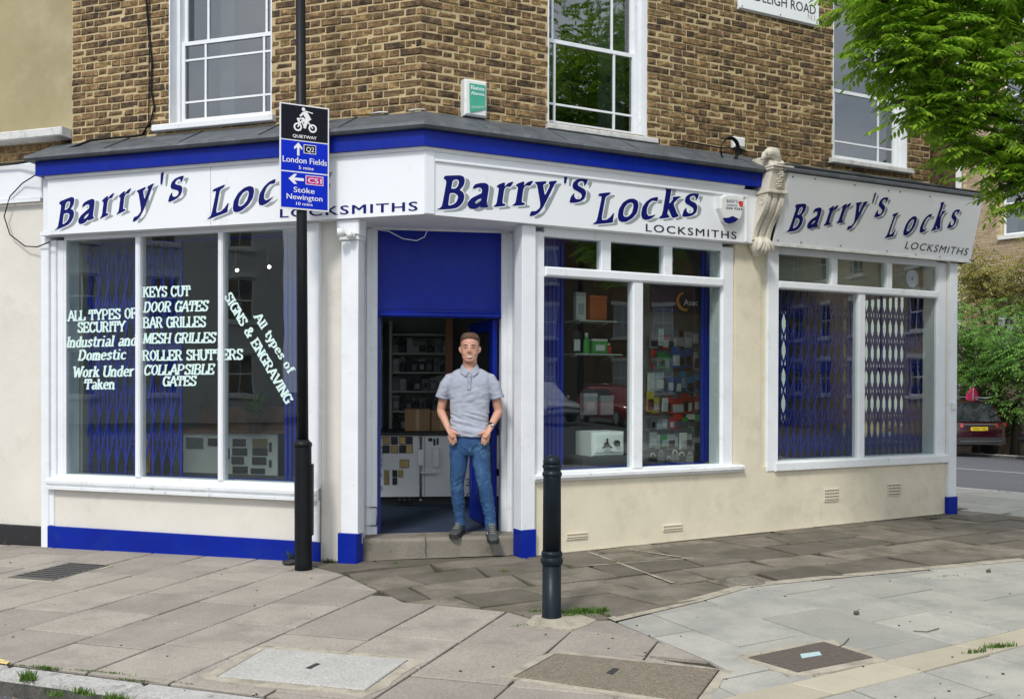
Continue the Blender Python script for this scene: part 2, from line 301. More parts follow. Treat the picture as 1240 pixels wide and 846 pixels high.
def curve_mesh(polys, offset=0, extr=0):
    """polys: list of closed 2D loops -> filled mesh verts/faces (holes by even-odd)"""
    cu = bpy.data.curves.new('tmp', 'CURVE'); cu.dimensions = '2D'; cu.fill_mode = 'BOTH'; cu.offset = offset; cu.extrude = extr
    for p in polys:
        sp_ = cu.splines.new('POLY'); sp_.points.add(len(p)-1); sp_.use_cyclic_u = True
        for q, (x, y) in zip(sp_.points, p): q.co = (x, y, 0, 1)
    ob = bpy.data.objects.new('tmp', cu); col.objects.link(ob); dg = bpy.context.evaluated_depsgraph_get(); dg.update()
    me = ob.evaluated_get(dg).to_mesh(); vs = [v.co.copy() for v in me.vertices]; fs = [tuple(p.vertices) for p in me.polygons]
    ob.evaluated_get(dg).to_mesh_clear(); bpy.data.objects.remove(ob); bpy.data.curves.remove(cu); return vs, fs
def text_mesh(s, offset=0, space=1):
    cu = bpy.data.curves.new('tmp', 'FONT'); cu.body = s; cu.size = 1; cu.offset = offset; cu.space_character = space; cu.resolution_u = 3
    ob = bpy.data.objects.new('tmp', cu); col.objects.link(ob); dg = bpy.context.evaluated_depsgraph_get(); dg.update()
    me = ob.evaluated_get(dg).to_mesh(); vs = [v.co.copy() for v in me.vertices]; fs = [tuple(p.vertices) for p in me.polygons]
    ob.evaluated_get(dg).to_mesh_clear(); bpy.data.objects.remove(ob); bpy.data.curves.remove(cu); return vs, fs
CAPH = .729
def put_text(mb, pl, s, p0, p1, h, shear=0, lift=.002, offset=.012, space=1.0, px=True):
    """lay flat lettering on a plane: baseline runs p0->p1 (picture coords of the board, or plane coords), h cap height"""
    if px: a = Vector((*pl.at(*p0), 0)); b = Vector((*pl.at(*p1), 0)); hh = h*(a.xy.length*0+abs(pl.at(p0[0], p0[1]-h)[1]-a.y))/h
    else: a = Vector((*p0, 0)); b = Vector((*p1, 0)); hh = h
    vs, fs = text_mesh(s, 0, space); wd = max(v.x for v in vs); x0 = min(v.x for v in vs); d = b-a; L_ = d.length; ex = d/L_; ey = Vector((-ex.y, ex.x, 0))
    sx = L_/(wd-x0); sy = hh/CAPH
    for k, dx in enumerate((0, -1, 1, -2, 2) if offset > .003 else (0,)):
        dx *= offset*.9
        P = [pl.pt(*(a + ex*((v.x-x0+dx)*sx + shear*v.y*sy) + ey*v.y*sy).xy, lift+k*.00012) for v in vs]
        mb.add(P, fs)
# ================================================================ THE GROUND
def sheet(name, pts, m, dz=0, kind='structure', parent=None, n=1):
    mb = MB(); mb.add([(x, y, gz(x, y)+dz) for x, y in pts], [tuple(range(len(pts)))]); return mb.build(name, m, parent, kind=kind)
mb = MB(); xs = [-120, -60, -30, -15, -9, -6, -3, 0, 3, 6, 9, 12, 15, 20, 30, 60, 120]; ys = [-120, -60, -30, -15, -8, -4, 0, 4, 8, 11, 14, 17, 20, 24, 28, 32, 40, 60, 120]
mb.add([(x, y, gz(x, y)-.10) for y in ys for x in xs], [(j*len(xs)+i, j*len(xs)+i+1, (j+1)*len(xs)+i+1, (j+1)*len(xs)+i) for j in range(len(ys)-1) for i in range(len(xs)-1)], True)
mb.build('road', 'asphalt', kind='structure')
def clip(sub, cv):
    """Sutherland-Hodgman: polygon sub clipped by convex ccw cv"""
    out = sub
    for i in range(len(cv)):
        a, b = cv[i], cv[(i+1) % len(cv)]; inp, out = out, []
        def side(p): return (b[0]-a[0])*(p[1]-a[1])-(b[1]-a[1])*(p[0]-a[0])
        for j in range(len(inp)):
            p, q = inp[j], inp[(j+1) % len(inp)]; sp1, sq = side(p), side(q)
            if sp1 >= 0: out.append(p)
            if sp1*sq < 0: t = sp1/(sp1-sq); out.append((p[0]+(q[0]-p[0])*t, p[1]+(q[1]-p[1])*t))
        if len(out) < 3: return []
    return out
def area(p): return abs(sum(p[i][0]*p[(i+1) % len(p)][1]-p[(i+1) % len(p)][0]*p[i][1] for i in range(len(p))))/2
def clean(p):
    q = []
    for a in p:
        if not q or math.hypot(a[0]-q[-1][0], a[1]-q[-1][1]) > .004: q.append(a)
    if len(q) > 1 and math.hypot(q[0][0]-q[-1][0], q[0][1]-q[-1][1]) < .004: q.pop()
    return q
def slab(name, poly, m, parent, j=.008, wob=.003, jit=.004, **k):
    poly = clean(poly)
    if len(poly) < 3 or area(poly) < .012: return
    cx_ = sum(p[0] for p in poly)/len(poly); cy_ = sum(p[1] for p in poly)/len(poly)
    r = [(x+random.uniform(-jit, jit), y+random.uniform(-jit, jit)) for x, y in poly]
    def ins(p, d): v = Vector((cx_-p[0], cy_-p[1])); l = v.length; v = v/l*min(d*1.4, l*.4); return p[0]+v.x, p[1]+v.y
    tx, ty, tz = random.uniform(-1, 1)*wob, random.uniform(-1, 1)*wob, random.uniform(-.5, .8)*wob
    def Z(p): return gz(*p)+tz+tx*(p[0]-cx_)+ty*(p[1]-cy_)
    o_ = [ins(p, j) for p in r]; i_ = [ins(p, j+.004) for p in r]
    n = len(o_); vs = [(*p, Z(p)-.06) for p in o_] + [(*p, Z(p)-.004) for p in o_] + [(*p, Z(p)) for p in i_]
    fs = [tuple(range(2*n, 3*n))]+[(b*n+q, b*n+(q+1) % n, (b+1)*n+(q+1) % n, (b+1)*n+q) for b in (0, 1) for q in range(n)]
    mb = MB(); mb.add(vs, fs); return mb.build(name, m, parent, **k)
def G(*p): q = ground(*p); return (q.x, q.y)
pav = empty('pavement', (0, 6, 0), kind='structure')
# bedding under the slabs
kA, kB = G(0, 803), G(335, 846); kd = Vector((kB[0]-kA[0], kB[1]-kA[1])).normalized(); kn = Vector((-kd.y, kd.x))
def kp(t, off=0): p = Vector(kA)+kd*t+kn*off; return (p.x, p.y)
bed = [kp(-9), kp(6.5), (8.5, -1.5), (9.3, 9.2), (6.75, 12.7), (3, 19), (-14, 19)]
mb = MB()
for i in range(-28, 20):
    for j in range(-3, 38):
        c4 = [(i*.5, j*.5), (i*.5+.5, j*.5), (i*.5+.5, j*.5+.5), (i*.5, j*.5+.5)]; p = clean(clip(bed, c4))
        if len(p) > 2: mb.add([(x, y, gz(x, y)-.014) for x, y in p], [tuple(range(len(p)))])
mb.add([(x, y, gz(x, y)-d) for d in (.014, .3) for x, y in bed], [(i, (i+1) % len(bed), len(bed)+(i+1) % len(bed), len(bed)+i) for i in range(len(bed))]); mb.build('bedding', 'joint', pav)
# zone outlines
edge = [G(*p) for p in [(740, 750), (840, 727), (904, 709), (1000, 699), (1100, 690), (1240, 677)]]
e2 = Vector(edge[-1]); e1 = Vector(edge[2]); ed = (e2-e1).normalized(); far_edge = tuple((e2+ed*3.5))
pw0, pw1 = Vector((5.17, 11.41)), Vector((5.68, 10.78)); pd = (pw1-pw0).normalized()
bA = [G(*p) for p in [(340, 676), (413, 694), (450, 711), (490, 728), (613, 740), (655, 752)]]
zoneA = [kp(-8, .02), kp(4.2, .02), (2.3, 3.7), G(845, 846), G(878, 812), G(745, 790), G(858, 800), G(740, 750), G(655, 752)] + bA[::-1][1:] + [(-2.1, 8.45), (-9, 10.65)]
zoneY = bA[:] + [G(740, 748)] + edge[1:] + [far_edge, tuple(pw1+pd*3.2), tuple(pw1), tuple(pw0), (4.2, 12.6), (2.0, 9.6), (-2.1, 8.9)]
zoneW = [G(746, 752)] + [(x, y-.05) for x, y in edge[1:]] + [(far_edge[0], far_edge[1]-.05), (8.0, 5.5), (6.5, 0.5), (1.6, 3.2), G(845, 846), G(880, 812), G(858, 800)]
def lattice(zone, m, o, e1, e2, rows, cross, name='paving_slab', skip=None, wob=.003, jit=.004):
    """rows: list of s boundaries ; cross: function(row)->list of t boundaries"""
    for i in range(len(rows)-1):
        ts = cross(i)
        for a, b in zip(ts[:-1], ts[1:]):
            q = [o+e1*s+e2*t for s, t in ((rows[i], a), (rows[i+1], a), (rows[i+1], b), (rows[i], b))]
            p = clip(zone, [(v.x, v.y) for v in q])
            if p: slab(name, p, m(q) if callable(m) else m, pav, wob=wob, jit=jit)
a1 = Vector((math.cos(R(-18.6)), math.sin(R(-18.6)))); a2 = Vector((math.cos(R(70.4)), math.sin(R(70.4)))); oA = Vector((-3.07, 6.0))
den = a1.x*a2.y-a1.y*a2.x
def stA(p): d = Vector(p)-oA; return (d.x*a2.y-d.y*a2.x)/den, (a1.x*d.y-a1.y*d.x)/den
rowx = [-4.8, -4.22, -3.64, -3.07, -2.48, -1.925, -1.35, -.74, -.18, .40, .98, 1.55, 2.15]
rows = [stA((x, 6.0))[0] for x in rowx]; rows = [rows[0]-3*.55, rows[0]-2*.55, rows[0]-.55]+rows
anch = {5: (158, 720), 6: (32, 762), 7: (90, 777.6), 8: (202, 779.5), 9: (346, 766.6), 10: (460.6, 768), 11: (552, 783.7), 12: (590, 755.7), 13: (655, 800)}
def crossA(i):
    t0 = stA(G(*anch[i]))[1] if i in anch else (i % 2)*.28
    t0 = t0 - .565*math.ceil((t0+3)/.565)
    return [t0+.565*k for k in range(14)]
lattice(zoneA, 'slab', oA, a1, a2, rows, crossA)
# dark riven stones: rows parallel to the right wall, broken lengths
b1 = Vector((math.cos(R(27.4)), math.sin(R(27.4)))); b2 = Vector((-b1.y, b1.x)); oB = Vector((-.7136, 7.87))
rnd = random.Random(5); rr = [-3.1, -2.5, -1.95, -1.45, -1.02, -.55, -.12, .2, .9]
cr_ = {}
def crossB(i):
    if i not in cr_:
        t = -2.6+rnd.random()*.5; l = [t]
        while t < 9.5: t += rnd.choice([.45, .6, .72, .85, .55]); l.append(t)
        cr_[i] = l
    return cr_[i]
# here the long strips run along b1: swap the roles so rows are across
def latY():
    for i in range(len(rr)-1):
        ts = crossB(i)
        for a, b in zip(ts[:-1], ts[1:]):
            sk1, sk2 = rnd.uniform(-.05, .05), rnd.uniform(-.05, .05)
            q = [oB+b1*(a+sk1)+b2*rr[i], oB+b1*(b+sk2)+b2*rr[i], oB+b1*(b-sk2)+b2*rr[i+1], oB+b1*(a-sk1)+b2*rr[i+1]]
            p = clip(zoneY, [(v.x, v.y) for v in q])
            if p: slab('york_stone', p, 'york', pav, j=.013, wob=.011, jit=.012)
latY()
# pale new slabs
oW = Vector(edge[2]); w1 = Vector((math.cos(R(-64.5)), math.sin(R(-64.5)))); w2 = Vector((math.cos(R(29.5)), math.sin(R(29.5))))
bandlo = [Vector(G(870, 846)), Vector(G(1240, 762))]
def side(p, a, b): return (b.x-a.x)*(p[1]-a.y)-(b.y-a.y)*(p[0]-a.x)
b_in, b_in2 = Vector(G(940, 830)), Vector(G(1240, 760)); bd = (b_in2-b_in).normalized(); b_out, b_out2 = Vector(G(985, 846)), Vector(G(1240, 780)); bo = (b_out2-b_out).normalized()
up = lambda a, d: [tuple(a-d*6), tuple(a+d*8), tuple(a+d*8+Vector((-d.y, d.x))*6), tuple(a-d*6+Vector((-d.y, d.x))*6)]
zW1 = clip(zoneW, up(b_in, bd)); dn = lambda a, d: [tuple(a+d*8), tuple(a-d*6), tuple(a-d*6+Vector((d.y, -d.x))*6), tuple(a+d*8+Vector((d.y, -d.x))*6)]
zW2 = clip(zoneW, dn(b_out, bo))
rw = [-3.3+.55*k for k in range(16)]
def latW(zone, off):
    for i in range(len(rw)-1):
        t = -3+((i+off) % 2)*.42
        while t < 7:
            q = [oW+w2*rw[i]+w1*t*1.0, oW+w2*rw[i]+w1*(t+.84), oW+w2*rw[i+1]+w1*(t+.84), oW+w2*rw[i+1]+w1*t]; q2 = [(v.x, v.y) for v in q]
            t += .84
            p = clip(zone, q2)
            if p: slab('paving_slab', p, 'pale', pav, j=.0075, wob=.004, jit=.003)
latW(zW1, 0); latW(zW2, 1)
t = -1.2
while t < 6.5:
    q = [tuple(b_in+bd*t), tuple(b_out+bo*(t+.05)), tuple(b_out+bo*(t+.70)), tuple(b_in+bd*(t+.65))]; slab('buff_slab', q, 'buff', pav, j=.003, wob=.001); t += .65
# cement strip between dark stones and pale slabs
sp_ = MB(); pts = edge; lo = [(x+.02, y-.05, gz(x, y)+.004) for x, y in pts]; hi = [(x-.02, y+.045, gz(x, y)+.004) for x, y in pts]
sp_.add([v for pr in zip(lo, hi) for v in pr], [(2*i, 2*i+2, 2*i+3, 2*i+1) for i in range(len(pts)-1)]); sp_.build('cement_strip', 'cement', pav)
# cement fillets along the wall feet
def strip(name, a, b, w_, m, dz=.004, parent=pav):
    a = Vector((a[0], a[1])); b = Vector((b[0], b[1])); d = (b-a).normalized(); n_ = Vector((-d.y, d.x))*w_/2; N_ = max(2, int((b-a).length/.12)); v = []; f = []
    for i in range(N_+1):
        p = a+(b-a)*i/N_; k = 1+random.uniform(-.35, .35)
        for q in (p+n_*k, p-n_*k): v.append((q.x, q.y, gz(q.x, q.y)+dz))
    for i in range(N_): f.append((2*i, 2*i+1, 2*i+3, 2*i+2))
    m_ = MB(); m_.add(v, f); return m_.build(name, m, parent)
strip('cement_joint', G(712, 668), G(815, 706), .025, 'cement', .006); strip('cement_joint', G(753, 664), G(840, 677), .025, 'cement', .006); strip('cement_joint', G(700, 686), G(838, 676), .022, 'cement', .0065)
p = FB.pt(1.0, .085, 0); q = FB.pt(6.3, .085, 0); strip('cement_fillet', p, q, .03, 'cement', .007)
# far pale pavement and kerbs to the side street
rd = Vector((.62, -.78)); rn = Vector((.78, .62))
def rp_(s, t): v = rn*s+rd*t; return v.x, v.y
fp = empty('side_pavement', (*rp_(12, -6), 0), kind='structure')
for k in range(-16, 14):
    for r0, r1 in ((11.0, 11.75), (11.75, 12.5), (12.5, 13.2)):
        of = .35 if r0 == 11.75 else 0
        slab('paving_slab', [rp_(r0, k*.9+of-6.0), rp_(r1, k*.9+of-6.0), rp_(r1, k*.9+.9+of-6.0), rp_(r0, k*.9+.9+of-6.0)], 'pale', fp, j=.003)
def kerb(parent, f, n, ln, w_, h, name='kerb_stone', m='granite', jit=.006):
    for k in range(n):
        a = f(k*ln+.006, 0); b = f((k+1)*ln-.006, 0); c = f((k+1)*ln-.006, w_); d = f(k*ln+.006, w_); z = random.uniform(-jit, jit)
        lo = [Vector((*q, gz(*q)-.3)) for q in (a, b, c, d)]; mid = [Vector((*q, gz(*q)-.02+z)) for q in (a, b, c, d)]
        ctr = sum(mid, Vector())/4; top = [q+(ctr-q).normalized()*.022+Vector((0, 0, .02)) for q in mid]
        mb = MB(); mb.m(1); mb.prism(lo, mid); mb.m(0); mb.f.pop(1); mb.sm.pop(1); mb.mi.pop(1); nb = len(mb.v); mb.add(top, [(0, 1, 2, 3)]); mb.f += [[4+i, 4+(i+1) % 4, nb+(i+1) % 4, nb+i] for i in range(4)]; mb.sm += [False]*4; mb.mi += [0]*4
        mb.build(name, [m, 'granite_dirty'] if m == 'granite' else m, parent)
kb = empty('kerb', (*kp(0), 0), kind='structure')
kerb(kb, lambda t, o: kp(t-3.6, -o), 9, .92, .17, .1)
kb2 = empty('side_street_kerb', (*rp_(13.3, -6), 0), kind='structure')
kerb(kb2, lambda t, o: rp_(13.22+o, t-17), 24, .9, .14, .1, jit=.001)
FARK = 29.2
kb3 = empty('far_kerb', (*rp_(FARK, -6), 0), kind='structure')
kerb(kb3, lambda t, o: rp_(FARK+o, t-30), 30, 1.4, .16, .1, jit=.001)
mb = MB(); q = [rp_(FARK+.16, -34), rp_(FARK+.16, 14), rp_(FARK+5, 14), rp_(FARK+5, -34)]; mb.prism([Vector((*p, gz(*p)-.3)) for p in q], [Vector((*p, gz(*p)-.02)) for p in q]); mb.build('far_pavement', mat('far_paving', (.2, .19, .17), .9, var=.15, vs=3), kind='structure')
# painted marks
def rmark(name, s0, s1, t0, t1, m, cat=None): sheet(name, [rp_(s0, t0), rp_(s1, t0), rp_(s1, t1), rp_(s0, t1)], m, -.154)
c_ = Vector((9.66, 21.3)); s_c = c_.dot(rn); t_c = c_.dot(rd)
rm = empty('road_markings', (*rp_(s_c, t_c), -.2), kind='structure')
for k in (-2, -1, 0, 1, 2):
    q = [rp_(s_c-.05, t_c+k*6-.3), rp_(s_c+.05, t_c+k*6-.3), rp_(s_c+.05, t_c+k*6+1.7), rp_(s_c-.05, t_c+k*6+1.7)]
    mb = MB(); mb.add([(x, y, gz(x, y)-.094) for x, y in q], [(0, 1, 2, 3)]); mb.build('dash', 'roadpaint', rm)
mb = MB(); q = [G(-40, 797), G(8, 805), G(12, 801), G(-40, 790)]; mb.add([(x, y, gz(x, y)+.006) for x, y in q], [(0, 1, 2, 3)]); mb.build('kerb_mark', 'yellowline', pav)
# ---------------------------------------------------------------- access covers
def cover(px4, m, label, frame_m='cement', slot=None, rim=.07, name='access_cover', tag=None, raise_=.004, jag=.01):
    q = [G(*p) for p in px4]; c = Vector((sum(p[0] for p in q)/4, sum(p[1] for p in q)/4)); e = empty(name, (c.x, c.y, gz(c.x, c.y)), label, 'access cover', group='covers let into the pavement')
    out = []
    for i in range(4):
        a = Vector(q[i]); b = Vector(q[(i+1) % 4]); n_ = Vector(((b-a).y, -(b-a).x)).normalized()
        if n_.dot((a+b)/2-c) < 0: n_ = -n_
        for k in range(6): p = a+(b-a)*k/6+n_*(rim+random.uniform(-jag, jag))+( (a-c).normalized()*rim*.5 if k == 0 else Vector((0, 0))); out.append(p)
    mb = MB(); inn = [Vector(q[i//6]).lerp(Vector(q[(i//6+1) % 4]), (i % 6)/6) for i in range(24)]
    mb.add([(p.x, p.y, gz(*p)+raise_) for p in out]+[(p.x, p.y, gz(*p)+raise_+.002) for p in inn]+[(p.x, p.y, gz(*p)-.03) for p in out], [(i, (i+1) % 24, 24+(i+1) % 24, 24+i) for i in range(24)]+[(48+i, 48+(i+1) % 24, (i+1) % 24, i) for i in range(24)]); mb.build('surround', frame_m, e)
    s = [Vector(p).lerp(c, .018) for p in q]; t_ = [Vector(p).lerp(c, .03) for p in q]
    mb = MB(); mb.add([(p.x, p.y, gz(*p)-.03) for p in s]+[(p.x, p.y, gz(*p)+raise_+.003) for p in s]+[(p.x, p.y, gz(*p)+raise_+.007) for p in t_], [(8, 9, 10, 11)]+[(b_*4+i, b_*4+(i+1) % 4, b_*4+4+(i+1) % 4, b_*4+4+i) for b_ in (0, 1) for i in range(4)])
    mb.build('lid', m, e)
    mb = MB(); mb.add([(p.x, p.y, gz(*p)-.003+raise_) for p in [Vector(p_).lerp(c, -.004) for p_ in q]], [(0, 1, 2, 3)]); mb.build('gap', 'joint', e)
    if slot:
        k = [G(*p) for p in slot[0]]; mb = MB(); z0 = raise_+.0095
        mb.prism([(x, y, gz(x, y)+z0-.004) for x, y in k], [(x, y, gz(x, y)+z0) for x, y in k]); mb.build(slot[1], slot[2], e)
    return e
ev = cover([(320, 786), (495, 800), (443, 837), (262, 820)], 'cover', 'pale speckled concrete cover in the foreground with one small slot, nearest the kerb', slot=([(370, 811), (383, 805), (388, 806), (376, 812)], 'lifting_slot', 'dark'))
cover([(672, 792), (872, 812), (842, 852), (622, 820)], 'pebble', 'brown pebbly aggregate cover in front of the bollard', slot=([(734, 817), (743, 811), (750, 812), (742, 819)], 'lifting_slot', 'dark'), rim=.05)
cover([(998, 778), (1058, 797), (966, 815), (905, 797)], 'pebble_dark', 'small dark brown cover with a pale metal plate among the white slabs', slot=([(969, 794), (992, 791), (995, 795), (971, 799)], 'badge_plate', mat('pale_plate', (.45, .6, .62), .4)), rim=.06, frame_m='cement')
e = cover([(85, 682), (133, 685), (63, 704), (8, 700)], mat('worn_metal', (.11, .105, .095), .7, .3, var=.3, vs=30, bump=.5), 'dark ribbed metal cover in the pavement below the left shop window', rim=.025)
q = [Vector(G(*p)) for p in [(85, 682), (133, 685), (63, 704), (8, 700)]]
for i in range(9):
    a = q[0].lerp(q[3], (i+.7)/10); b = q[1].lerp(q[2], (i+.7)/10); a, b = a.lerp(b, .06), a.lerp(b, .94); d = (b-a).normalized(); n_ = Vector((-d.y, d.x))*.008
    mb = MB(); pp = [a+n_, b+n_, b-n_, a-n_]; mb.prism([(p.x, p.y, gz(*p)+.009) for p in pp], [(p.x, p.y, gz(*p)+.016) for p in pp]); mb.build('rib', 'dark', e)
c = ground(899, 704); e = empty('stopcock_cover', c, 'small round worn metal cover set in a dark paving stone', 'access cover')
MB().lathe(c+Vector((0, 0, -.03)), [(.17, 0), (.17, .036), (.14, .038), (.14, .034), (.001, .034)], 28).build('ring', 'york', e)
MB().lathe(c+Vector((0, 0, -.02)), [(.128, 0), (.128, .028), (.12, .031), (.02, .031), (.001, .031)], 28).build('lid', mat('worn_lid', (.24, .22, .18), .6, .4, var=.4, vs=30), e)
# grass, moss and litter
def tufts(name, spots, m='grass', kind='stuff', hmax=.05):
    mb = MB(); rn_ = random.Random(3)
    for (px, py, n_, sx, sy, h) in spots:
        c = ground(px, py)
        for i in range(n_):
            x = c.x+rn_.gauss(0, sx); y = c.y+rn_.gauss(0, sy)*.6+(x-c.x)*.3*(1 if px > 600 else -1); z = gz(x, y)-.002; a = rn_.random()*6.28; hh = h*rn_.uniform(.4, 1.2); w_ = .0035; t = rn_.uniform(0, .8)*hh
            dx, dy = math.cos(a), math.sin(a)
            mb.add([(x-dy*w_, y+dx*w_, z), (x+dy*w_, y-dx*w_, z), (x+dx*t*.5+dy*w_*.7, y+dy*t*.5-dx*w_*.7, z+hh*.6), (x+dx*t, y+dy*t, z+hh)], [(0, 1, 2), (0, 2, 3)])
    return mb.build(name, m, kind=kind)
def along(pts, n, h, k=1):
    o = []
    for a, b in zip(pts[:-1], pts[1:]):
        for i in range(n):
            if random.random() < .75: t = (i+random.random())/n; o.append((a[0]+(b[0]-a[0])*t, a[1]+(b[1]-a[1])*t, int(8*k), .018, .004, h))
    return o
tufts('moss', along([(413, 694), (450, 711), (490, 728), (560, 734), (613, 740)], 7, .007)+along([(640, 750), (690, 747), (745, 744)], 10, .012)+along([(745, 745), (840, 724), (904, 706)], 8, .006)+along([(1000, 697), (1100, 688), (1180, 680)], 8, .006)+along([(0, 802), (60, 808), (150, 817), (240, 829)], 9, .008)+along([(655, 674), (800, 662), (960, 645), (1130, 628)], 9, .006)+along([(310, 782), (400, 787), (500, 797)], 7, .006)+along([(620, 700), (655, 716), (700, 727)], 4, .007))
tufts('grass', [(702, 742, 300, .055, .02, .045), (728, 741, 120, .025, .015, .04), (650, 741, 60, .03, .012, .025), (690, 746, 90, .05, .015, .03), (610, 692, 60, .02, .01, .02), (640, 756, 40, .04, .01, .015), (480, 683, 30, .012, .01, .03)])
tufts('kerb_grass', [(34, 822, 150, .022, .03, .05), (56, 809, 110, .04, .006, .02), (120, 813, 90, .09, .006, .012), (162, 823, 60, .06, .006, .01), (100, 840, 90, .03, .012, .04), (142, 850, 120, .04, .012, .05), (68, 842, 40, .02, .01, .03), (1210, 783, 140, .06, .02, .03), (1180, 790, 60, .04, .01, .03), (1150, 697, 50, .08, .02, .012), (1110, 688, 40, .06, .02, .012)])
tufts('weeds', [(352, 680, 30, .01, .01, .11), (398, 682, 90, .03, .02, .05), (1128, 628, 24, .08, .01, .03), (1040, 633, 24, .1, .01, .02)], 'leaf4')
mb = MB(); rn_ = random.Random(9)
for i in range(420):
    t = rn_.uniform(-1.2, 1.9); p = kp(t, -rn_.uniform(.18, .42)); s = rn_.uniform(.003, .011); z = gz(*p)-.098; mb.ball((*p, z), s, s*rn_.uniform(.6, 1.3), s*.5, 5, 3)
mb.build('gutter_litter', mat('litter', (.3, .24, .17), .9, var=.5, vs=60, rnd=.5), kind='stuff')
mb = MB()
for i in range(90):
    px, py = rn_.uniform(0, 1240), rn_.uniform(672, 846); p = ground(px, py); s = rn_.uniform(.002, .008); mb.ball((p.x, p.y, p.z+.003), s*1.3, s, s*.6, 5, 3)
mb.build('pavement_litter', mat('litter_dark', (.05, .035, .025), .9, rnd=.4), kind='stuff')
for (px, py, lb) in ((1197, 693, 'dark round seed pod on the pale slabs at the right'), (1037, 744, 'dark leaf scrap on a joint between pale slabs')):
    p = ground(px, py); mb = MB(); mb.ball(p+Vector((0, 0, .014)), .02, .016, .014, 10, 6); mb.tube([p+Vector((0, 0, .02)), p+Vector((.02, .01, .035))], .002, 5); mb.build('seed_pod', 'bark', label=lb, cat='seed pod')
for pp, lb in (([(1012, 786), (1022, 781), (1028, 774)], 'thin curved twig lying on the buff slab band'), ([(1106, 765), (1122, 766), (1137, 762)], 'thin bent twig lying on a pale slab')):
    mb = MB(); mb.tube([ground(*p)+Vector((0, 0, .008)) for p in pp], .003, 5); mb.build('twig', 'bark', label=lb, cat='twig')
# ================================================================ THE CORNER BUILDING
bo_ = FB.pt(0, .5, 0)
bd_ = empty('corner_shop_building', (bo_.x, bo_.y, 0), 'two fronted brick corner building with white shop fronts and cream rendered ground floor', 'building')
def part(name, m, *a, parent=bd_, bev=0, F=None, **k): return bx(name, m, parent, F, *a, bev=bev, **k)
VA, VB = .30, .325
uAc = -(VB-VA*math.cos(R(45.6)))/math.sin(R(45.6)); 
def inter(FR1, v1, FR2, v2):
    # plan intersection of two wall planes -> u on FR1
    a = FR1.pt(0, v1, 0); n = FR2.n; return (FR2.pt(0, v2, 0)-a).dot(n)/FR1.x.dot(n)
uA0 = inter(FA, VA, FB, VB); uB0 = inter(FB, VB, FA, VA)
# ---- upper walls with openings
upA = [(-2.686, -1.60, 3.84, 5.75)]
upB = [(1.325, 2.407, 3.80, 5.75), (4.80, 5.93, 3.85, 5.75)]
ZT = 7.2
def wall_holes(name, F, u0, u1, v0, v1, z0, z1, holes, m, parent):
    us = sorted({u0, u1, *[h[0] for h in holes], *[h[1] for h in holes]}); mb = MB()
    for a, b in zip(us[:-1], us[1:]):
        hs = sorted([(h[2], h[3]) for h in holes if h[0] <= a+1e-6 and h[1] >= b-1e-6]); z = z0
        for p, q in hs:
            if p > z: mb.box(F, a, b, v0, v1, z, p)
            z = q
        if z < z1: mb.box(F, a, b, v0, v1, z, z1)
    return mb.build(name, m, parent)
UAL = -3.79; UBR = 6.40
wA = wall_holes('upper_wall', FA, UAL, inter(FA, VA+.006, FB, VB+.006), VA+.006, VA+.3, 3.0, ZT, upA, 'mortar', bd_); wA['label'] = 'brown stock brick upper wall facing left'
wB = wall_holes('upper_wall', FB, inter(FB, VB+.006, FA, VA+.006), UBR, VB+.006, VB+.3, 3.0, ZT, upB, 'mortar', bd_); wB['label'] = 'brown stock brick upper wall facing right'
# bricks, Flemish bond
def brick_mesh(seed):
    r = random.Random(seed); mb = MB(); j = lambda s: r.uniform(-s, s)
    # unit: x 0..1 , y depth 0..1, z 0..1 ; front at y=0, irregular arrises
    fr_ = []
    for (x, z) in ((0, 0), (1, 0), (1, 1), (0, 1)): fr_.append((x+j(.012), .16+j(.05), z+j(.04)))
    inn = [(x+j(.02), j(.12), z+j(.05)) for x, z in ((.04, .1), (.96, .1), (.96, .9), (.04, .9))]
    mid = (.5+j(.1), -.01+j(.07), .5)
    bk = [(x, 1, z) for x, z in ((0, 0), (1, 0), (1, 1), (0, 1))]
    vs = fr_+inn+[mid]+bk; fs = [(4, 5, 8), (5, 6, 8), (6, 7, 8), (7, 4, 8)]+[(i, (i+1) % 4, 4+(i+1) % 4, 4+i) for i in range(4)]+[(9+i, 9+(i+1) % 4, (i+1) % 4, i) for i in range(4)]
    return vs, fs
BM = [brick_mesh(k) for k in range(7)]; BME = []
for vs, fs in BM: mb = MB(); mb.add(vs, fs); BME.append(mb.mesh('brick', 'brick', (0, 0, 0)))
BL = []
def courses(F, u0, u1, v, holes, tag, z0=3.56, z1=ZT, flip=False):
    zc = z0; k = 0; H_ = .0592; rb = random.Random(11 if flip else 12)
    while zc < z1:
        u = -.302*34 + (.151 if k % 2 else 0); lst = []
        while u < 12: lst += [(u, u+.196), (u+.203, u+.295)]; u += .302
        for a, b in lst:
            if flip: a, b = -b, -a
            a += u0 if not flip else u1; b += u0 if not flip else u1
            a += rb.uniform(-.003, .003); a = max(a, u0); b = min(b, u1)
            segs = [(a, b)]
            for h in holes:
                if zc+H_*.6 > h[2] and zc+H_*.4 < h[3]:
                    ns = []
                    for p, q in segs:
                        if q <= h[0] or p >= h[1]: ns.append((p, q))
                        else:
                            if p < h[0]: ns.append((p, h[0]))
                            if q > h[1]: ns.append((h[1], q))
                    segs = ns
            for p, q in segs:
                if q-p > .03: BL.append((F, p, q, v+rb.uniform(-.002, .003), zc+rb.uniform(-.0015, .0015), H_, tag))
        zc += .0672; k += 1
courses(FA, UAL+.005, uA0, VA, upA, wA, flip=True); courses(FB, uB0, UBR, VB, upB, wB)
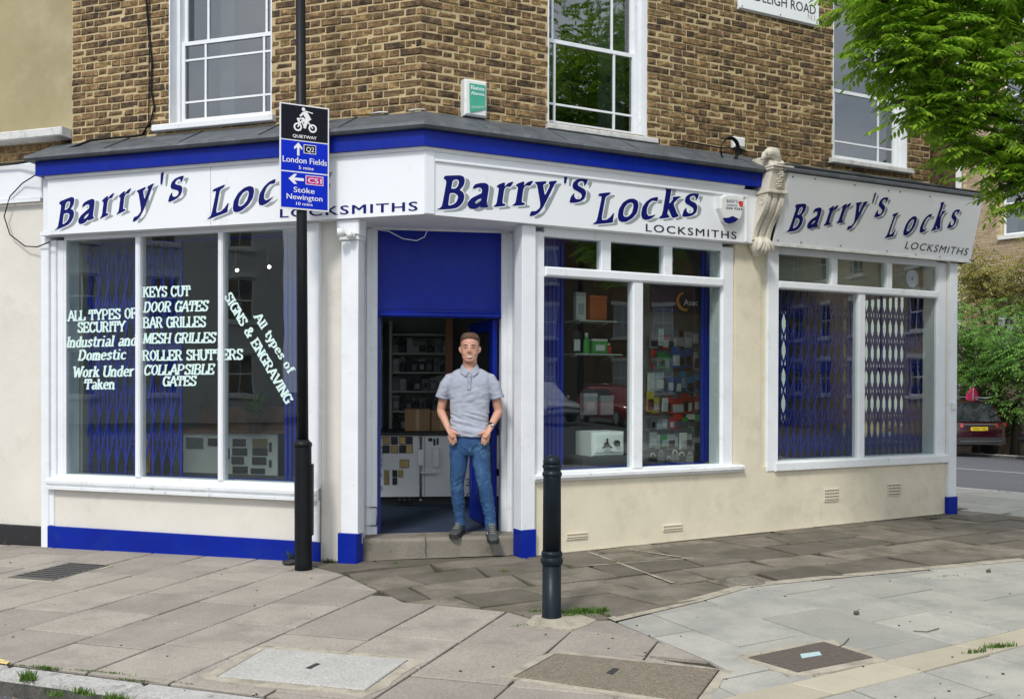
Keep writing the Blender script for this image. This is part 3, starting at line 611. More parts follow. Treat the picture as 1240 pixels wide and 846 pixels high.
def vis(b):
    F, p, q, v, z, h, t = b; c = F.pt((p+q)/2, v, z)-CAM; d = c.dot(FW); x = CX+FPX*c.dot(RT)/d; y = CY+FPX*c.dot(DN)/d
    ok = 0 < x < 1240 and 0 < y < 205 and not (x > 1040) and not (330 < x < 400 and y > 120)
    return (0 if ok else 1, -(q-p)*h/(d*d)*abs(c.normalized().dot(F.n)))
BL.sort(key=vis)
rest = {id(wA): MB(), id(wB): MB()}
for i, b in enumerate(BL):
    F, p, q, v, z, h, t = b; k = random.randrange(7)
    if i < 300:
        o_ = bpy.data.objects.new('brick', BME[k]); loc = F.pt(p, v, z); o_.rotation_euler = (0, 0, F.a); o_.scale = (q-p, .055, h); fin(o_, loc, t)
    else:
        vs, fs = BM[k]; rest[id(t)].add([F.pt(p+x*(q-p), v+y*.055, z+zz*h) for x, y, zz in vs], fs)
rest[id(wA)].build('brickwork', 'brick', wA, kind='stuff'); rest[id(wB)].build('brickwork', 'brick', wB, kind='stuff')
# roof and unseen backs
e_ = FA.pt(UAL, VA+.3, 0); f_ = FB.pt(UBR, VB+.3, 0); c0 = FA.pt(uA0, VA+.3, 0); bkA = FA.pt(UAL, 6, 0); bkB = FB.pt(UBR, 5.4, 0)
pl_ = [e_, c0, f_, bkB, bkA]
mb = MB(); mb.prism([Vector((p.x, p.y, ZT-.12)) for p in pl_], [Vector((p.x, p.y, ZT)) for p in pl_]); mb.build('roof', 'lead', bd_)
mb = MB(); mb.prism([Vector((p.x, p.y, 3.02)) for p in pl_], [Vector((p.x, p.y, 3.12)) for p in pl_]); mb.build('ceiling', 'int_wall', bd_)
inn_ = [FA.pt(-3.9, .2, 0), FA.pt(-.85, .3, 0), FD.pt(-.02, .1, 0), FD.pt(1.26, .1, 0), FB.pt(1.1, .3, 0), FB.pt(6.4, .2, 0), FB.pt(6.4, 5.4, 0), FA.pt(-3.9, 6, 0)]
mb = MB(); mb.prism([Vector((p.x, p.y, -.3)) for p in inn_], [Vector((p.x, p.y, .135)) for p in inn_]); mb.build('shop_floor', 'carpet', bd_)
def vwall(name, a, b, z0, z1, m, t=.12, parent=bd_, holes=()):
    d = Vector((b.x-a.x, b.y-a.y, 0)); F = Frame(a.x, a.y, math.degrees(math.atan2(d.y, d.x))); return wall_holes(name, F, 0, d.length, 0, t, z0, z1, list(holes), m, parent), F
vwall('back_wall', FB.pt(6.52, 5.3, 0), FA.pt(-3.95, 5.9, 0), .1, ZT-.13, 'int_wall')
vwall('left_wall', FA.pt(-3.78, 6, 0), FA.pt(-3.78, .32, 0), -.1, ZT-.13, 'int_wall', .1)
# end wall to the side street with two window openings
pA_ = FB.pt(6.44, .1, 0); pB_ = FB.pt(6.44, 5.4, 0)
vwall('end_wall', pA_, pB_, 3.2, ZT-.01, 'brick', .14)
_, FE = vwall('end_wall', pA_, pB_, -.2, 3.2, 'cream', .14, holes=[(.55, 1.5, .75, 2.55), (2.5, 3.2, .9, 2.5)])
for a, b, z0, z1 in ((.55, 1.5, .75, 2.55), (2.5, 3.2, .9, 2.5)):
    wf = MB()
    for s in ((a, a+.05, z0, z1), (b-.05, b, z0, z1), (a+.05, b-.05, z0, z0+.05), (a+.05, b-.05, z1-.05, z1), (a+.05, b-.05, (z0+z1)/2-.02, (z0+z1)/2+.02)): wf.box(FE, s[0], s[1], .03, .09, s[2], s[3])
    wo = wf.build('side_window', 'white', bd_); bx('pane', 'glass', wo, FE, a+.05, b-.05, .055, .061, z0+.05, z1-.05)
part('partition', 'int_wall', 3.55, 3.63, .25, 5.3, .14, 3.02, F=FB)
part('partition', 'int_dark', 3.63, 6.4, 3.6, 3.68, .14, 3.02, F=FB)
# ---- ground floor: left front
part('side_pier', 'white', -3.95, -3.86, .08, .34, -.12, 2.83, F=FA, bev=.006, label='flat white pier at the left end of the shop front')
part('pier_moulding', 'white', -3.86, -3.80, .105, .34, .466, 2.80, F=FA, bev=.01)
part('pier_moulding', 'white', -3.80, -3.72, .125, .34, .58, 2.80, F=FA, bev=.008)
part('pier_skirting', 'white', -3.86, -3.80, .085, .3, .12, .466, F=FA, bev=.006)
part('stall_riser', 'cream_cool', -3.86, -1.0, .10, .30, -.15, .50, F=FA)
part('plinth_board', 'blue', -3.865, -.985, .07, .098, -.12, .118, F=FA, bev=.004)
part('window_pier', 'white', -1.12, -1.00, .075, .3, .119, 2.83, F=FA, bev=.006)
part('wall_strip', 'cream_cool', -1.0, -.77, .13, .32, -.15, 3.0, F=FA)
part('pilaster', 'white', -.777, -.62, .06, .17, .21, 2.66, F=FA, bev=.004)
part('pilaster_foot', 'blue', -.80, -.625, .045, .17, -.1, .21, F=FA, bev=.003)
part('pilaster_capital', 'white', -.81, -.60, .03, .17, 2.70, 2.83, F=FA, bev=.008)
part('pilaster_capital', 'white', -.795, -.61, .045, .17, 2.66, 2.70, F=FA, bev=.006)
# sill, three mullions, glass
mb = MB(); mb.prof(FA, -3.86, -1.0, [(.12, .60), (.12, .575), (.06, .565), (.04, .55), (.04, .525), (.055, .52), (.065, .50), (.03, .495), (.03, .47), (.12, .465), (.30, .465), (.30, .60)]); mb.build('sill', 'sill', bd_)
LWu0, LWu1 = -3.72, -1.12
lw = bx('shop_window', 'white', bd_, FA, LWu0, LWu1, .13, .2, 2.795, 2.83, label='three light left shop window with white painted lettering')
for a, b in ((-2.901, -2.846), (-2.021, -1.968)): bx('mullion', 'white', lw, FA, a, b, .10, .19, .60, 2.795, bev=.012)
bx('frame', 'white', lw, FA, -3.72, -3.70, .13, .19, .6, 2.795); bx('bottom_rail', 'white', lw, FA, LWu0, LWu1, .13, .2, .575, .605)
for a, b in ((-3.70, -2.89), (-2.856, -2.01), (-1.98, -1.11)): bx('pane', 'glass', lw, FA, a, b, .145, .151, .6, 2.80)
# ---- door recess
part('door_head', 'white', -.12, 1.42, -.0, .14, 2.82, 3.0, F=FD)
part('door_jamb', 'white', -.03, .067, .0, .12, .13, 2.82, F=FD, bev=.008, label='white left door jamb')
part('door_jamb', 'white', 1.171, 1.27, .0, .12, .13, 2.82, F=FD, bev=.008, label='white right door jamb')
part('door_jamb_moulding', 'white', -.03, .02, -.02, .0, .13, 2.82, F=FD, bev=.006); part('door_jamb_moulding', 'white', 1.22, 1.27, -.02, .0, .13, 2.82, F=FD, bev=.006)
def quadwall(name, a, b, z0, z1, m, t=.03):
    d = (b-a); d.z = 0; n = Vector((-d.y, d.x, 0)).normalized()*t; mb = MB(); q = [a, b, b+n, a+n]; mb.prism([Vector((p.x, p.y, z0)) for p in q], [Vector((p.x, p.y, z1)) for p in q]); return mb.build(name, m, bd_)
quadwall('recess_lining', FA.pt(-.622, .15, 0), FD.pt(-.028, .02, 0), .12, 2.83, 'white', .03)
quadwall('recess_lining', FD.pt(1.268, .02, 0), FB.pt(.93, .13, 0), .12, 2.83, 'white', .03)
# soffit under the fascia
sof = [FA.pt(-3.9, .02, 0), FA.pt(0, .02, 0)*1, FB.pt(3.6, .02, 0), FB.pt(3.6, .32, 0), FB.pt(.9, .5, 0), FD.pt(1.35, .2, 0), FD.pt(-.1, .2, 0), FA.pt(-.9, .5, 0), FA.pt(-3.9, .3, 0)]
mb = MB(); mb.prism([Vector((p.x, p.y, 2.832)) for p in sof], [Vector((p.x, p.y, 2.87)) for p in sof]); mb.build('soffit', 'white', bd_)
tp = part('over_door_panel', 'blue', .067, 1.171, .03, .06, 2.10, 2.82, F=FD)
bx('panel_bead', 'blue', tp, FD, .10, 1.14, .022, .03, 2.125, 2.135); bx('panel_bead', 'blue', tp, FD, .10, .11, .022, .03, 2.135, 2.80); bx('panel_bead', 'blue', tp, FD, 1.13, 1.14, .022, .03, 2.135, 2.80)
part('transom', 'blue', .067, 1.171, .0, .07, 2.055, 2.10, F=FD, bev=.012)
part('door_lining', 'blue_dark', .067, .10, .07, .12, .14, 2.055, F=FD); 
# the open door leaf folded inwards on the right
dl = empty('shop_door', FD.pt(1.15, .12, .14), 'blue half glazed shop door standing open behind the man', 'door')
FDL = Frame(*FD.pt(1.15, .10, 0).xy, 10+97)
for s in ((.0, .11, .15, 2.05), (.72, .83, .15, 2.05), (.11, .72, .15, .4), (.11, .72, 1.95, 2.05), (.11, .72, .95, 1.08)): bx('door_stile', 'blue', dl, FDL, s[0], s[1], 0, .045, s[2], s[3], bev=.003)
bx('door_panel', 'blue', dl, FDL, .11, .72, .012, .033, .4, .95); bx('pane', 'glass', dl, FDL, .11, .72, .02, .026, 1.08, 1.95)
mb = MB(); mb.tube([FDL.pt(.05, .05, 1.0), FDL.pt(.05, .09, 1.0), FDL.pt(.16, .09, 1.0)], .01, 8); mb.build('handle', 'steel', dl)
# steel hold-back bracket at the left jamb
hb = empty('door_hook', FA.pt(-.6, .2, .3), 'small steel bracket fixed at the foot of the left door jamb', 'bracket')
FQ = FD
MB().box(FQ, -.075, -.045, -.12, -.09, .20, .44).build('plate', 'steel', hb); mb = MB()
for z in (.40, .24): mb.tube([FQ.pt(-.06, -.11, z), FQ.pt(.0, -.10, z-.01), FQ.pt(.06, -.04, z-.02)], .007, 6)
mb.tube([FQ.pt(.06, -.04, .38), FQ.pt(.06, -.04, .22)], .006, 6); mb.build('rods', 'steel', hb)
# step
sa, sb = FA.pt(-.635, .16, 0), FB.pt(.935, .15, 0); s1 = Vector((-1.30, 8.27, 0)); s2 = Vector((.085, 8.515, 0))
mb = MB(); stn = [s1, s1.lerp(s2, .3)+Vector((0, -.008, 0)), s1.lerp(s2, .62)+Vector((0, .006, 0)), s2, FD.pt(1.32, .05, 0), FD.pt(-.08, .05, 0)]
c_s = sum(stn, Vector())/6; mb.prism([Vector((p.x, p.y, -.12)) for p in stn], [Vector((p.x, p.y, .112)) for p in stn]); mb.f.pop(1); mb.sm.pop(); mb.mi.pop(); nb = len(mb.v)
mb.add([Vector((p.x, p.y, .14))+(c_s-p).normalized()*.02*Vector((1, 1, 0)).length for p in stn], [tuple(range(6))]); mb.f += [[6+i, 6+(i+1) % 6, nb+(i+1) % 6, nb+i] for i in range(6)]; mb.sm += [False]*6; mb.mi += [0]*6
st = mb.build('door_step', 'stone', bd_, bevel=.012)
strip('step_fillet', s1+Vector((0, -.01, 0)), s2+Vector((0, -.01, 0)), .07, 'stone', .012, parent=st)
cr1 = s1.lerp(s2, .40); mb = MB(); cpts = [cr1+Vector((0, .06, .1415)), cr1+Vector((.004, -.002, .1415)), cr1+Vector((.012, -.010, .09)), cr1+Vector((.006, -.010, .04)), cr1+Vector((.015, -.010, -.02))]; mb.tube(cpts, .0025, 4); mb.build('crack', 'dark', st)
# ---- right front
part('pilaster', 'white', .93, 1.062, .06, .2, .21, 2.83, F=FB, bev=.004); part('pilaster_foot', 'blue', .925, 1.068, .045, .2, -.1, .21, F=FB, bev=.003)
part('window_pier', 'white', 1.062, 1.176, .11, .3, .66, 2.79, F=FB, bev=.006)
part('stall_riser', 'cream', 1.062, 6.30, .10, .30, -.15, .65, F=FB)
part('wall_pier', 'cream', 3.30, 3.62, .10, .30, .65, 2.83, F=FB)
part('wall_pier', 'cream', 3.62, 3.70, .12, .34, .65, 2.86, F=FB)
part('window_pier', 'white', 3.145, 3.30, .115, .3, .66, 2.80, F=FB, bev=.02)
mb = MB(); mb.prof(FB, 1.062, 3.385, [(.13, .69), (.06, .68), (.045, .67), (.045, .645), (.06, .635), (.07, .617), (.13, .617), (.30, .63), (.30, .69)]); mb.build('sill', 'sill', bd_)
rw_ = bx('shop_window', 'white', bd_, FB, 1.176, 3.145, .115, .2, 2.755, 2.83, label='right hand shop window beside the door with three small top lights')
for a, b in ((1.762, 1.870), (2.455, 2.555)): bx('mullion', 'white', rw_, FB, a, b, .11, .19, 2.49, 2.755, bev=.008)
bx('transom_bar', 'white', rw_, FB, 1.176, 3.145, .085, .2, 2.405, 2.49, bev=.014); bx('mullion', 'white', rw_, FB, 2.103, 2.22, .10, .19, .69, 2.405, bev=.012)
bx('bottom_rail', 'white', rw_, FB, 1.176, 3.145, .125, .2, .67, .70, bev=.004)
for a, b in ((1.176, 1.765), (1.868, 2.458), (2.552, 3.145)): bx('pane', 'glass', rw_, FB, a, b, .15, .156, 2.485, 2.76)
for a, b in ((1.176, 2.106), (2.217, 3.145)): bx('pane', 'glass', rw_, FB, a, b, .15, .156, .695, 2.41)
# third window
part('window_pier', 'white', 3.70, 3.845, .09, .3, .603, 2.86, F=FB, bev=.006); part('window_pier', 'white', 6.167, 6.32, .105, .3, .64, 2.83, F=FB, bev=.02)
part('corner_pilaster', 'white', 6.31, 6.435, .06, .3, .22, 2.86, F=FB, bev=.005); part('pilaster_foot', 'blue', 6.295, 6.44, .045, .3, -.08, .22, F=FB, bev=.004)
bx('switch_box', 'plastic', None, FB, 6.335, 6.40, .03, .058, 1.19, 1.27, bev=.006, label='small white box screwed to the far right pilaster', cat='junction box')
mb = MB(); mb.prof(FB, 3.80, 6.32, [(.13, .70), (.075, .69), (.06, .68), (.06, .61), (.075, .60), (.30, .60), (.30, .70)]); mb.build('sill', 'sill', bd_)
tw = bx('shop_window', 'white', bd_, FB, 3.845, 6.167, .12, .2, 2.775, 2.84, label='far right shop window with slatted blinds behind its small top lights')
for a, b in ((4.58, 4.665), (5.385, 5.465)): bx('mullion', 'white', tw, FB, a, b, .11, .19, 2.50, 2.775, bev=.008)
bx('transom_bar', 'white', tw, FB, 3.845, 6.167, .09, .2, 2.425, 2.50, bev=.012); bx('mullion', 'white', tw, FB, 4.965, 5.065, .105, .19, .69, 2.425, bev=.012)
for a, b in ((3.845, 4.583), (4.662, 5.388), (5.462, 6.167)): bx('pane', 'glass', tw, FB, a, b, .15, .156, 2.495, 2.78)
for a, b in ((3.845, 4.968), (5.062, 6.167)): bx('pane', 'glass', tw, FB, a, b, .15, .156, .695, 2.43)
mb = MB(); cc = FB.plane(.148); u_, z_ = FB.at(1104, 337, .148)
ring = [cc.pt(u_+.095*math.cos(t*.2618), z_+.095*math.sin(t*.2618), .004) for t in range(24)]; mb.add([cc.pt(u_, z_, .012)]+ring, [(0, i+1, (i+1) % 24+1) for i in range(24)]); mb.tube(ring+[ring[0]], .004, 6, caps=False); mb.ball(cc.pt(u_, z_, .015), .014, .014, .014, 8, 5)
mb.build('suction_disc', mat('frosted_plastic', (.3, .33, .36), .3), label='round clear suction disc stuck on the top right light', cat='disc')
# ---- fascias, cornice, lead
def mitre(name, m, pts, ua, ub, parent=bd_, z0=None):
    """profile (v,z) swept along A then mitred to B"""
    mb = MB(); n = len(pts); R0 = [FA.pt(ua, v, z) for v, z in pts]; RM = []
    for v, z in pts: u = inter(FA, v, FB, v); RM.append(FA.pt(u, v, z))
    R2 = [FB.pt(ub, v, z) for v, z in pts]; vs = R0+RM+R2
    fs = [tuple(range(n))[::-1], tuple(2*n+i for i in range(n))]
    for b in (0, 1): fs += [(b*n+i, b*n+(i+1) % n, (b+1)*n+(i+1) % n, (b+1)*n+i) for i in range(n)]
    mb.add(vs, fs); return mb.build(name, m, parent)
mitre('cornice_board', 'blue', [(-.055, 3.372), (-.055, 3.50), (.28, 3.50), (.28, 3.372)], -3.88, 3.62)
mitre('cornice_moulding', 'white', [(-.02, 3.345), (-.03, 3.37), (.02, 3.37), (.02, 3.345)], -3.80, 3.30)
ld = mitre('lead_flashing', 'lead', [(-.10, 3.503), (-.115, 3.525), (-.10, 3.555), (-.055, 3.57), (.29, 3.745), (.29, 3.503)], -3.96, 3.62)
part('lead_flashing', 'lead', 3.62, 6.47, -.23, .30, 3.505, 3.55, F=FB, bev=.01)
mb = MB(); mb.prof(FB, 3.6, 6.47, [(-.20, 3.551), (-.22, 3.575), (.0, 3.63), (.30, 3.74), (.30, 3.551)]); mb.build('lead_flashing', 'lead', bd_)
for u in (-3.1, -2.3, -1.5, -.75): mb = MB(); mb.tube([FA.pt(u, -.105, 3.53), FA.pt(u, -.06, 3.572), FA.pt(u, .28, 3.747)], .006, 6); mb.build('lead_roll', 'lead', ld)
for u in (.55, 1.3, 2.05, 2.8, 3.4, 4.2, 5.0, 5.8): mb = MB(); v_ = 0 if u < 3.6 else -.1; mb.tube([FB.pt(u, -.105+v_, 3.53+(.03 if v_ else 0)), FB.pt(u, -.06+v_, 3.572+(.01 if v_ else 0)), FB.pt(u, .3, 3.747)], .006, 6); mb.build('lead_roll', 'lead', ld)
# the white flecks of old mortar above the flashing
mb = MB()
for px0, px1, py0, py1 in ((495, 515, 134, 133), (522, 552, 138, 143), (448, 470, 138, 136)):
    mb = MB(); F, v = (FA, VA) if px1 < 512 else (FB, VB); a = F.at(px0, py0, v-.01); b = F.at(px1, py1, v-.01); mb.tube([F.pt(a[0], v-.01, a[1]), F.pt((a[0]+b[0])/2, v-.012, (a[1]+b[1])/2+.006), F.pt(b[0], v-.01, b[1])], .008, 5)
    mb.build('mortar_fleck', 'old_white', bd_)
# ---- upper sash windows
def sash(F, v, u0, u1, z0, z1, wide, zm, bars, sillu, label, sillz):
    """wide: which reveal shows the broad white box frame"""
    e = bx('sash_window', 'white', bd_, F, u0, u1, v+.10, v+.2, z1-.12, z1, label=label)
    fw = .035
    for s in ((u0, u0+.05, z0, z1-.12), (u1-.05, u1, z0, z1-.12)): bx('box_frame', 'white', e, F, s[0], s[1], v+.10, v+.2, s[2], s[3])
    for s in ((u0, u0+.012, 1), (u1-.012, u1, 1)): bx('reveal', 'white', e, F, s[0], s[1], v+.004, v+.10, z0, z1)
    def one(za, zb, vv, nm, hb):
        q = empty('sash', F.pt(u0+.05, vv, za), parent=e)
        for s in ((u0+.05, u0+.05+fw, za, zb), (u1-.05-fw, u1-.05, za, zb)): bx('stile', 'white', q, F, s[0], s[1], vv, vv+.04, s[2], s[3])
        bx('rail', 'white', q, F, u0+.05+fw, u1-.05-fw, vv+.002, vv+.04, za, za+(.075 if nm else .035)); bx('rail', 'white', q, F, u0+.05+fw, u1-.05-fw, vv+.002, vv+.04, zb-.035, zb)
        for u in bars: bx('glazing_bar', 'white', q, F, u-.01, u+.01, vv+.006, vv+.032, za+(.075 if nm else .035), zb-.035)
        for z in hb: bx('glazing_bar', 'white', q, F, u0+.05+fw, u1-.05-fw, vv+.008, vv+.03, z-.009, z+.009)
        bx('pane', 'upglass', q, F, u0+.06, u1-.06, vv+.018, vv+.022, za+.02, zb-.02)
    one(z0, zm, v+.125, True, [z0+.23]+([z0+.62] if len(bars) > 1 and label.startswith('sash window to') else [])); one(zm-.03, z1-.12, v+.166, False, [])
    s = MB(); s.prof(F, sillu[0], sillu[1], [(v-.06, sillz[0]+.012), (v-.06, sillz[1]-.012), (v-.05, sillz[1]-.004), (v+.2, sillz[1]), (v+.2, sillz[0])]); s.build('stone_sill', 'old_white' if F is FB else 'sill', e, bevel=.006)
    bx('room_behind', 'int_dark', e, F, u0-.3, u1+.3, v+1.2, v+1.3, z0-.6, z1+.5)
    return e
sash(FA, VA, -2.686, -1.60, 3.84, 5.75, 'L', 4.63, (-2.38, -1.76), (-2.83, -1.555), 'sash window to the left of the lamp post sign', (3.765, 3.84))
sash(FB, VB, 1.325, 2.407, 3.80, 5.75, 'R', 4.62, (1.47, 2.12), (1.30, 2.50), 'sash window above the right shop front', (3.735, 3.80))
sash(FB, VB, 4.80, 5.93, 3.87, 5.75, 'R', 4.66, (4.95, 5.62), (4.74, 5.98), 'sash window partly hidden by the tree', (3.80, 3.87))
# curtains / blind edges behind
part('curtain', 'far_white', -2.35, -2.2, .62, .64, 3.9, 5.7, F=FA); part('curtain', mat('grey_curtain', (.25, .27, .28), .8), 2.05, 2.35, .62, .64, 3.85, 5.7, F=FB)
# air bricks
for px0, py0, px1, py1, rr_, lb in ((686, 644, 711, 653, 2, 'terracotta edged air brick, low on the wall nearest the bollard'), (803, 634, 826, 643, 2, 'low air brick under the right shop window'), (998, 591, 1015, 607, 4, 'square painted air brick under the left half of the far window'), (1075, 585, 1090, 600, 4, 'square painted air brick nearest the far corner')):
    a = FB.at(px0, py1, .095); b = FB.at(px1, py0, .095); e = empty('air_brick', FB.pt(a[0], .095, a[1]), lb, 'air brick', 'air bricks along the cream wall')
    MB().box(FB, a[0], b[0], .086, .11, a[1], b[1]).build('plate', 'brick' if False else 'cream', e); W_ = b[0]-a[0]; H2 = b[1]-a[1]; mb = MB(); nc = 9
    for r_ in range(rr_):
        for c in range(nc): mb.box(FB, a[0]+W_*(c+.22)/nc, a[0]+W_*(c+.78)/nc, .0845, .09, a[1]+H2*(r_+.3)/rr_, a[1]+H2*(r_+.7)/rr_)
    mb.build('holes', mat('air_brick_hole', (.10, .05, .035), .9) if rr_ == 2 else 'dark', e)
# ================================================================ LEFT NEIGHBOUR
nb_ = empty('neighbour_building', FA.pt(-6, .3, 0), 'ochre plastered building with cream ground floor at the left edge', 'building')
bx('upper_wall', 'plaster', nb_, FA, -10, UAL, VA+.02, 6, 3.86, 8); bx('sill_band', 'old_white', nb_, FA, -10, -3.80, .18, .35, 3.80, 3.885, bev=.01)
wn = bx('band_wall', 'mortar', nb_, FA, -10, -3.97, VA+.05, .7, 3.55, 3.80)
mb = MB()
for k in range(3):
    u = -10+(k % 2)*.17
    while u < -3.99:
        l = random.choice((.215, .1)); mb.box(FA, u, min(u+l, -3.98), VA+.04, VA+.1, 3.57+k*.0755, 3.6355+k*.0755, bev=.004); u += l+.01
mb.build('brickwork', 'brick', wn, kind='stuff')
bx('fascia_band', 'white', nb_, FA, -10, -3.955, .10, .5, 3.20, 3.545, bev=.01); bx('band_lip', 'white', nb_, FA, -10, -3.955, .08, .1, 3.17, 3.20)
bx('ground_wall', 'cream_cool', nb_, FA, -10, -3.952, .14, .6, .1, 3.20); bx('plinth', 'plinth', nb_, FA, -10, -3.952, .11, .6, -.2, .10, bev=.006)
# ================================================================ SIGNS AND LETTERING
def chaikin(p, k=.16):
    o = []
    for i in range(len(p)):
        a, b = p[i], p[(i+1) % len(p)]; o += [(a[0]+(b[0]-a[0])*k, a[1]+(b[1]-a[1])*k), (a[0]+(b[0]-a[0])*(1-k), a[1]+(b[1]-a[1])*(1-k))]
    return o
GL = {  # letter outlines read off the middle board; crop origin and scale, loops
 'B': ((520, 200, 10.333), [[(103, 553), (135, 540), (160, 510), (215, 215), (205, 185), (178, 165), (195, 138), (290, 134), (385, 132), (425, 150), (438, 190), (425, 250), (370, 312), (415, 340), (432, 380), (425, 440), (385, 500), (330, 535), (250, 547)],
    [(287, 190), (335, 172), (368, 190), (372, 225), (350, 280), (315, 300), (265, 300)], [(250, 345), (310, 345), (350, 370), (362, 400), (345, 455), (310, 490), (260, 510), (228, 505)]]),
 'a': ((520, 200, 10.333), [[(540, 293), (570, 245), (640, 228), (700, 228), (733, 250), (738, 290), (708, 490), (730, 510), (722, 522), (640, 525), (632, 505), (600, 530), (545, 545), (500, 535), (480, 500), (488, 460), (530, 415), (600, 380), (655, 355), (660, 315), (648, 285), (610, 275), (570, 290)],
    [(655, 408), (600, 430), (560, 470), (575, 490), (610, 480), (645, 450)]]),
 'r': ((520, 200, 10.333), [[(797, 520), (840, 490), (870, 300), (865, 280), (840, 270), (870, 245), (942, 218), (932, 282), (985, 228), (1048, 210), (1010, 270), (960, 265), (930, 300), (905, 480), (948, 490), (940, 508), (870, 514)]]),
 'y': ((620, 200, 10.333), [[(285, 215), (355, 210), (425, 205), (420, 228), (390, 240), (385, 260), (408, 395), (478, 255), (458, 225), (470, 208), (562, 198), (520, 250), (400, 500), (330, 595), (270, 630), (218, 635), (240, 580), (300, 580), (350, 535), (355, 480), (318, 260), (305, 235)]]),
 "'": ((620, 200, 10.333), [[(655, 135), (692, 135), (670, 228), (650, 228)]]),
 's': ((620, 200, 10.333), [[(718, 468), (738, 395), (775, 355), (772, 395), (800, 430), (850, 430), (875, 400), (870, 360), (820, 325), (770, 300), (755, 265), (770, 215), (820, 180), (880, 175), (945, 180), (930, 225), (900, 262), (905, 225), (880, 195), (835, 205), (815, 235), (830, 265), (905, 305), (925, 345), (905, 415), (850, 455), (790, 468)]]),
 'L': ((710, 210, 8.267), [[(63, 508), (105, 480), (155, 240), (145, 225), (118, 222), (130, 205), (185, 198), (240, 193), (225, 215), (200, 225), (185, 245), (145, 470), (200, 468), (240, 440), (275, 393), (262, 465), (265, 490), (165, 500)]]),
 'o': ((710, 210, 8.267), [[(315, 430), (325, 360), (365, 295), (420, 260), (470, 255), (508, 275), (520, 320), (505, 390), (460, 445), (400, 482), (350, 485), (322, 465)], [(365, 400), (375, 345), (410, 300), (445, 288), (468, 300), (472, 340), (455, 400), (420, 435), (385, 440), (368, 425)]]),
 'c': ((710, 210, 8.267), [[(548, 410), (560, 340), (600, 285), (650, 250), (715, 238), (708, 280), (660, 268), (625, 295), (603, 350), (600, 400), (620, 430), (655, 425), (690, 415), (640, 455), (590, 465), (558, 450)]]),
 'k': ((710, 210, 8.267), [[(722, 450), (760, 415), (800, 170), (785, 150), (782, 135), (858, 135), (850, 150), (822, 318), (868, 262), (862, 238), (945, 232), (910, 255), (866, 300), (905, 405), (920, 415), (915, 430), (862, 445), (850, 425), (818, 345), (805, 410), (830, 430), (822, 440), (770, 447)]]),
}
PB = FB.plane(0)
def norm_glyph(ch):
    (ox, oy, sc_), loops = GL[ch]; q = [[PB.at(ox+x/sc_, oy+y/sc_) for x, y in l] for l in loops]
    x0 = min(p[0] for p in q[0]); x1 = max(p[0] for p in q[0]); y0 = min(p[1] for p in q[0]); y1 = max(p[1] for p in q[0]); return q, (x0, x1, y0, y1)
def big_letters(pl, items, parent, thick=.045, sh=.0):
    """items: (char, picture box on this board). letters, white edge and grey shadow as thin layers"""
    for ch, box in items:
        q, (x0, x1, y0, y1) = norm_glyph(ch)
        if box is None: Q = q
        else:
            a = pl.at(box[0], box[3]); b = pl.at(box[2], box[1]); bx0, by0, bx1, by1 = a[0], a[1], b[0], b[1]
            # picture box corners are loose under perspective: use left-bottom / right-top
            w_ = bx1-bx0; rawl = [[(x, y+sh*(x-x0)) for x, y in l] for l in q]; yy0 = min(p[1] for p in rawl[0]); yy1 = max(p[1] for p in rawl[0])
            Q = [[(bx0+(x-x0)/(x1-x0)*w_, by0+(y-yy0)/(yy1-yy0)*(by1-by0)) for x, y in l] for l in rawl]
        Q = [chaikin(l) for l in Q]
        for nm, m, off, dx, dy, h in (('letter_shadow', 'shadow_grey', .002, thick, -.018, .001), ('letter_edge', 'sign', .012, 0, 0, .002), ('letter', 'navy', .003, 0, 0, .0035)):
            vs, fs = curve_mesh(Q if nm != 'letter_edge' else Q, off); mb = MB(); mb.add([pl.pt(v.x+dx, v.y+dy, h) for v in vs], fs); mb.build(nm, m, parent)
def bxs(o, s, L_): return [(c, (o[0]+b[0]/s, o[1]+b[1]/s, o[0]+b[2]/s, o[1]+b[3]/s)) for c, b in L_]
# left board
fs1 = empty('fascia_sign', FA.pt(-2, 0, 2.83), 'white shop name board with blue lettering over the left window, crossed by the lamp post', 'shop sign')
uc = inter(FA, 0, FB, 0)
MB().box(FA, -3.79, uc, .0, .06, 2.833, 3.370).build('board', 'sign', fs1); PA_ = FA.plane(0)
bx('end_board', 'white', bd_, FA, -3.87, -3.79, .03, .25, 2.83, 3.372)
big_letters(PA_, bxs((50, 190), 6.526, [('B', (112, 318, 262, 577)), ('a', (295, 333, 422, 530)), ('r', (463, 285, 577, 488)), ('r', (595, 247, 712, 455)), ('y', (725, 210, 893, 512)), ("'", (945, 120, 970, 220)), ('s', (1005, 150, 1127, 357))]) +
   bxs((230, 190), 9.4, [('L', (200, 315, 443, 712)), ('o', (492, 332, 732, 632)), ('c', (783, 252, 975, 553))]) + [('k', (338, 203, 369, 247)), ('s', (371, 206, 396, 240))], fs1, .05, .14)
mb = MB(); put_text(mb, PA_, 'LOCKSMITHS', (339.5, 263.6), (505.5, 255), 11, shear=0, offset=.008, space=1.15, lift=.003); mb.build('lettering', 'navy', fs1)
bx('board_joint', 'shadow_grey', fs1, FA, -2.02, -2.016, -.0008, .01, 2.84, 3.365)
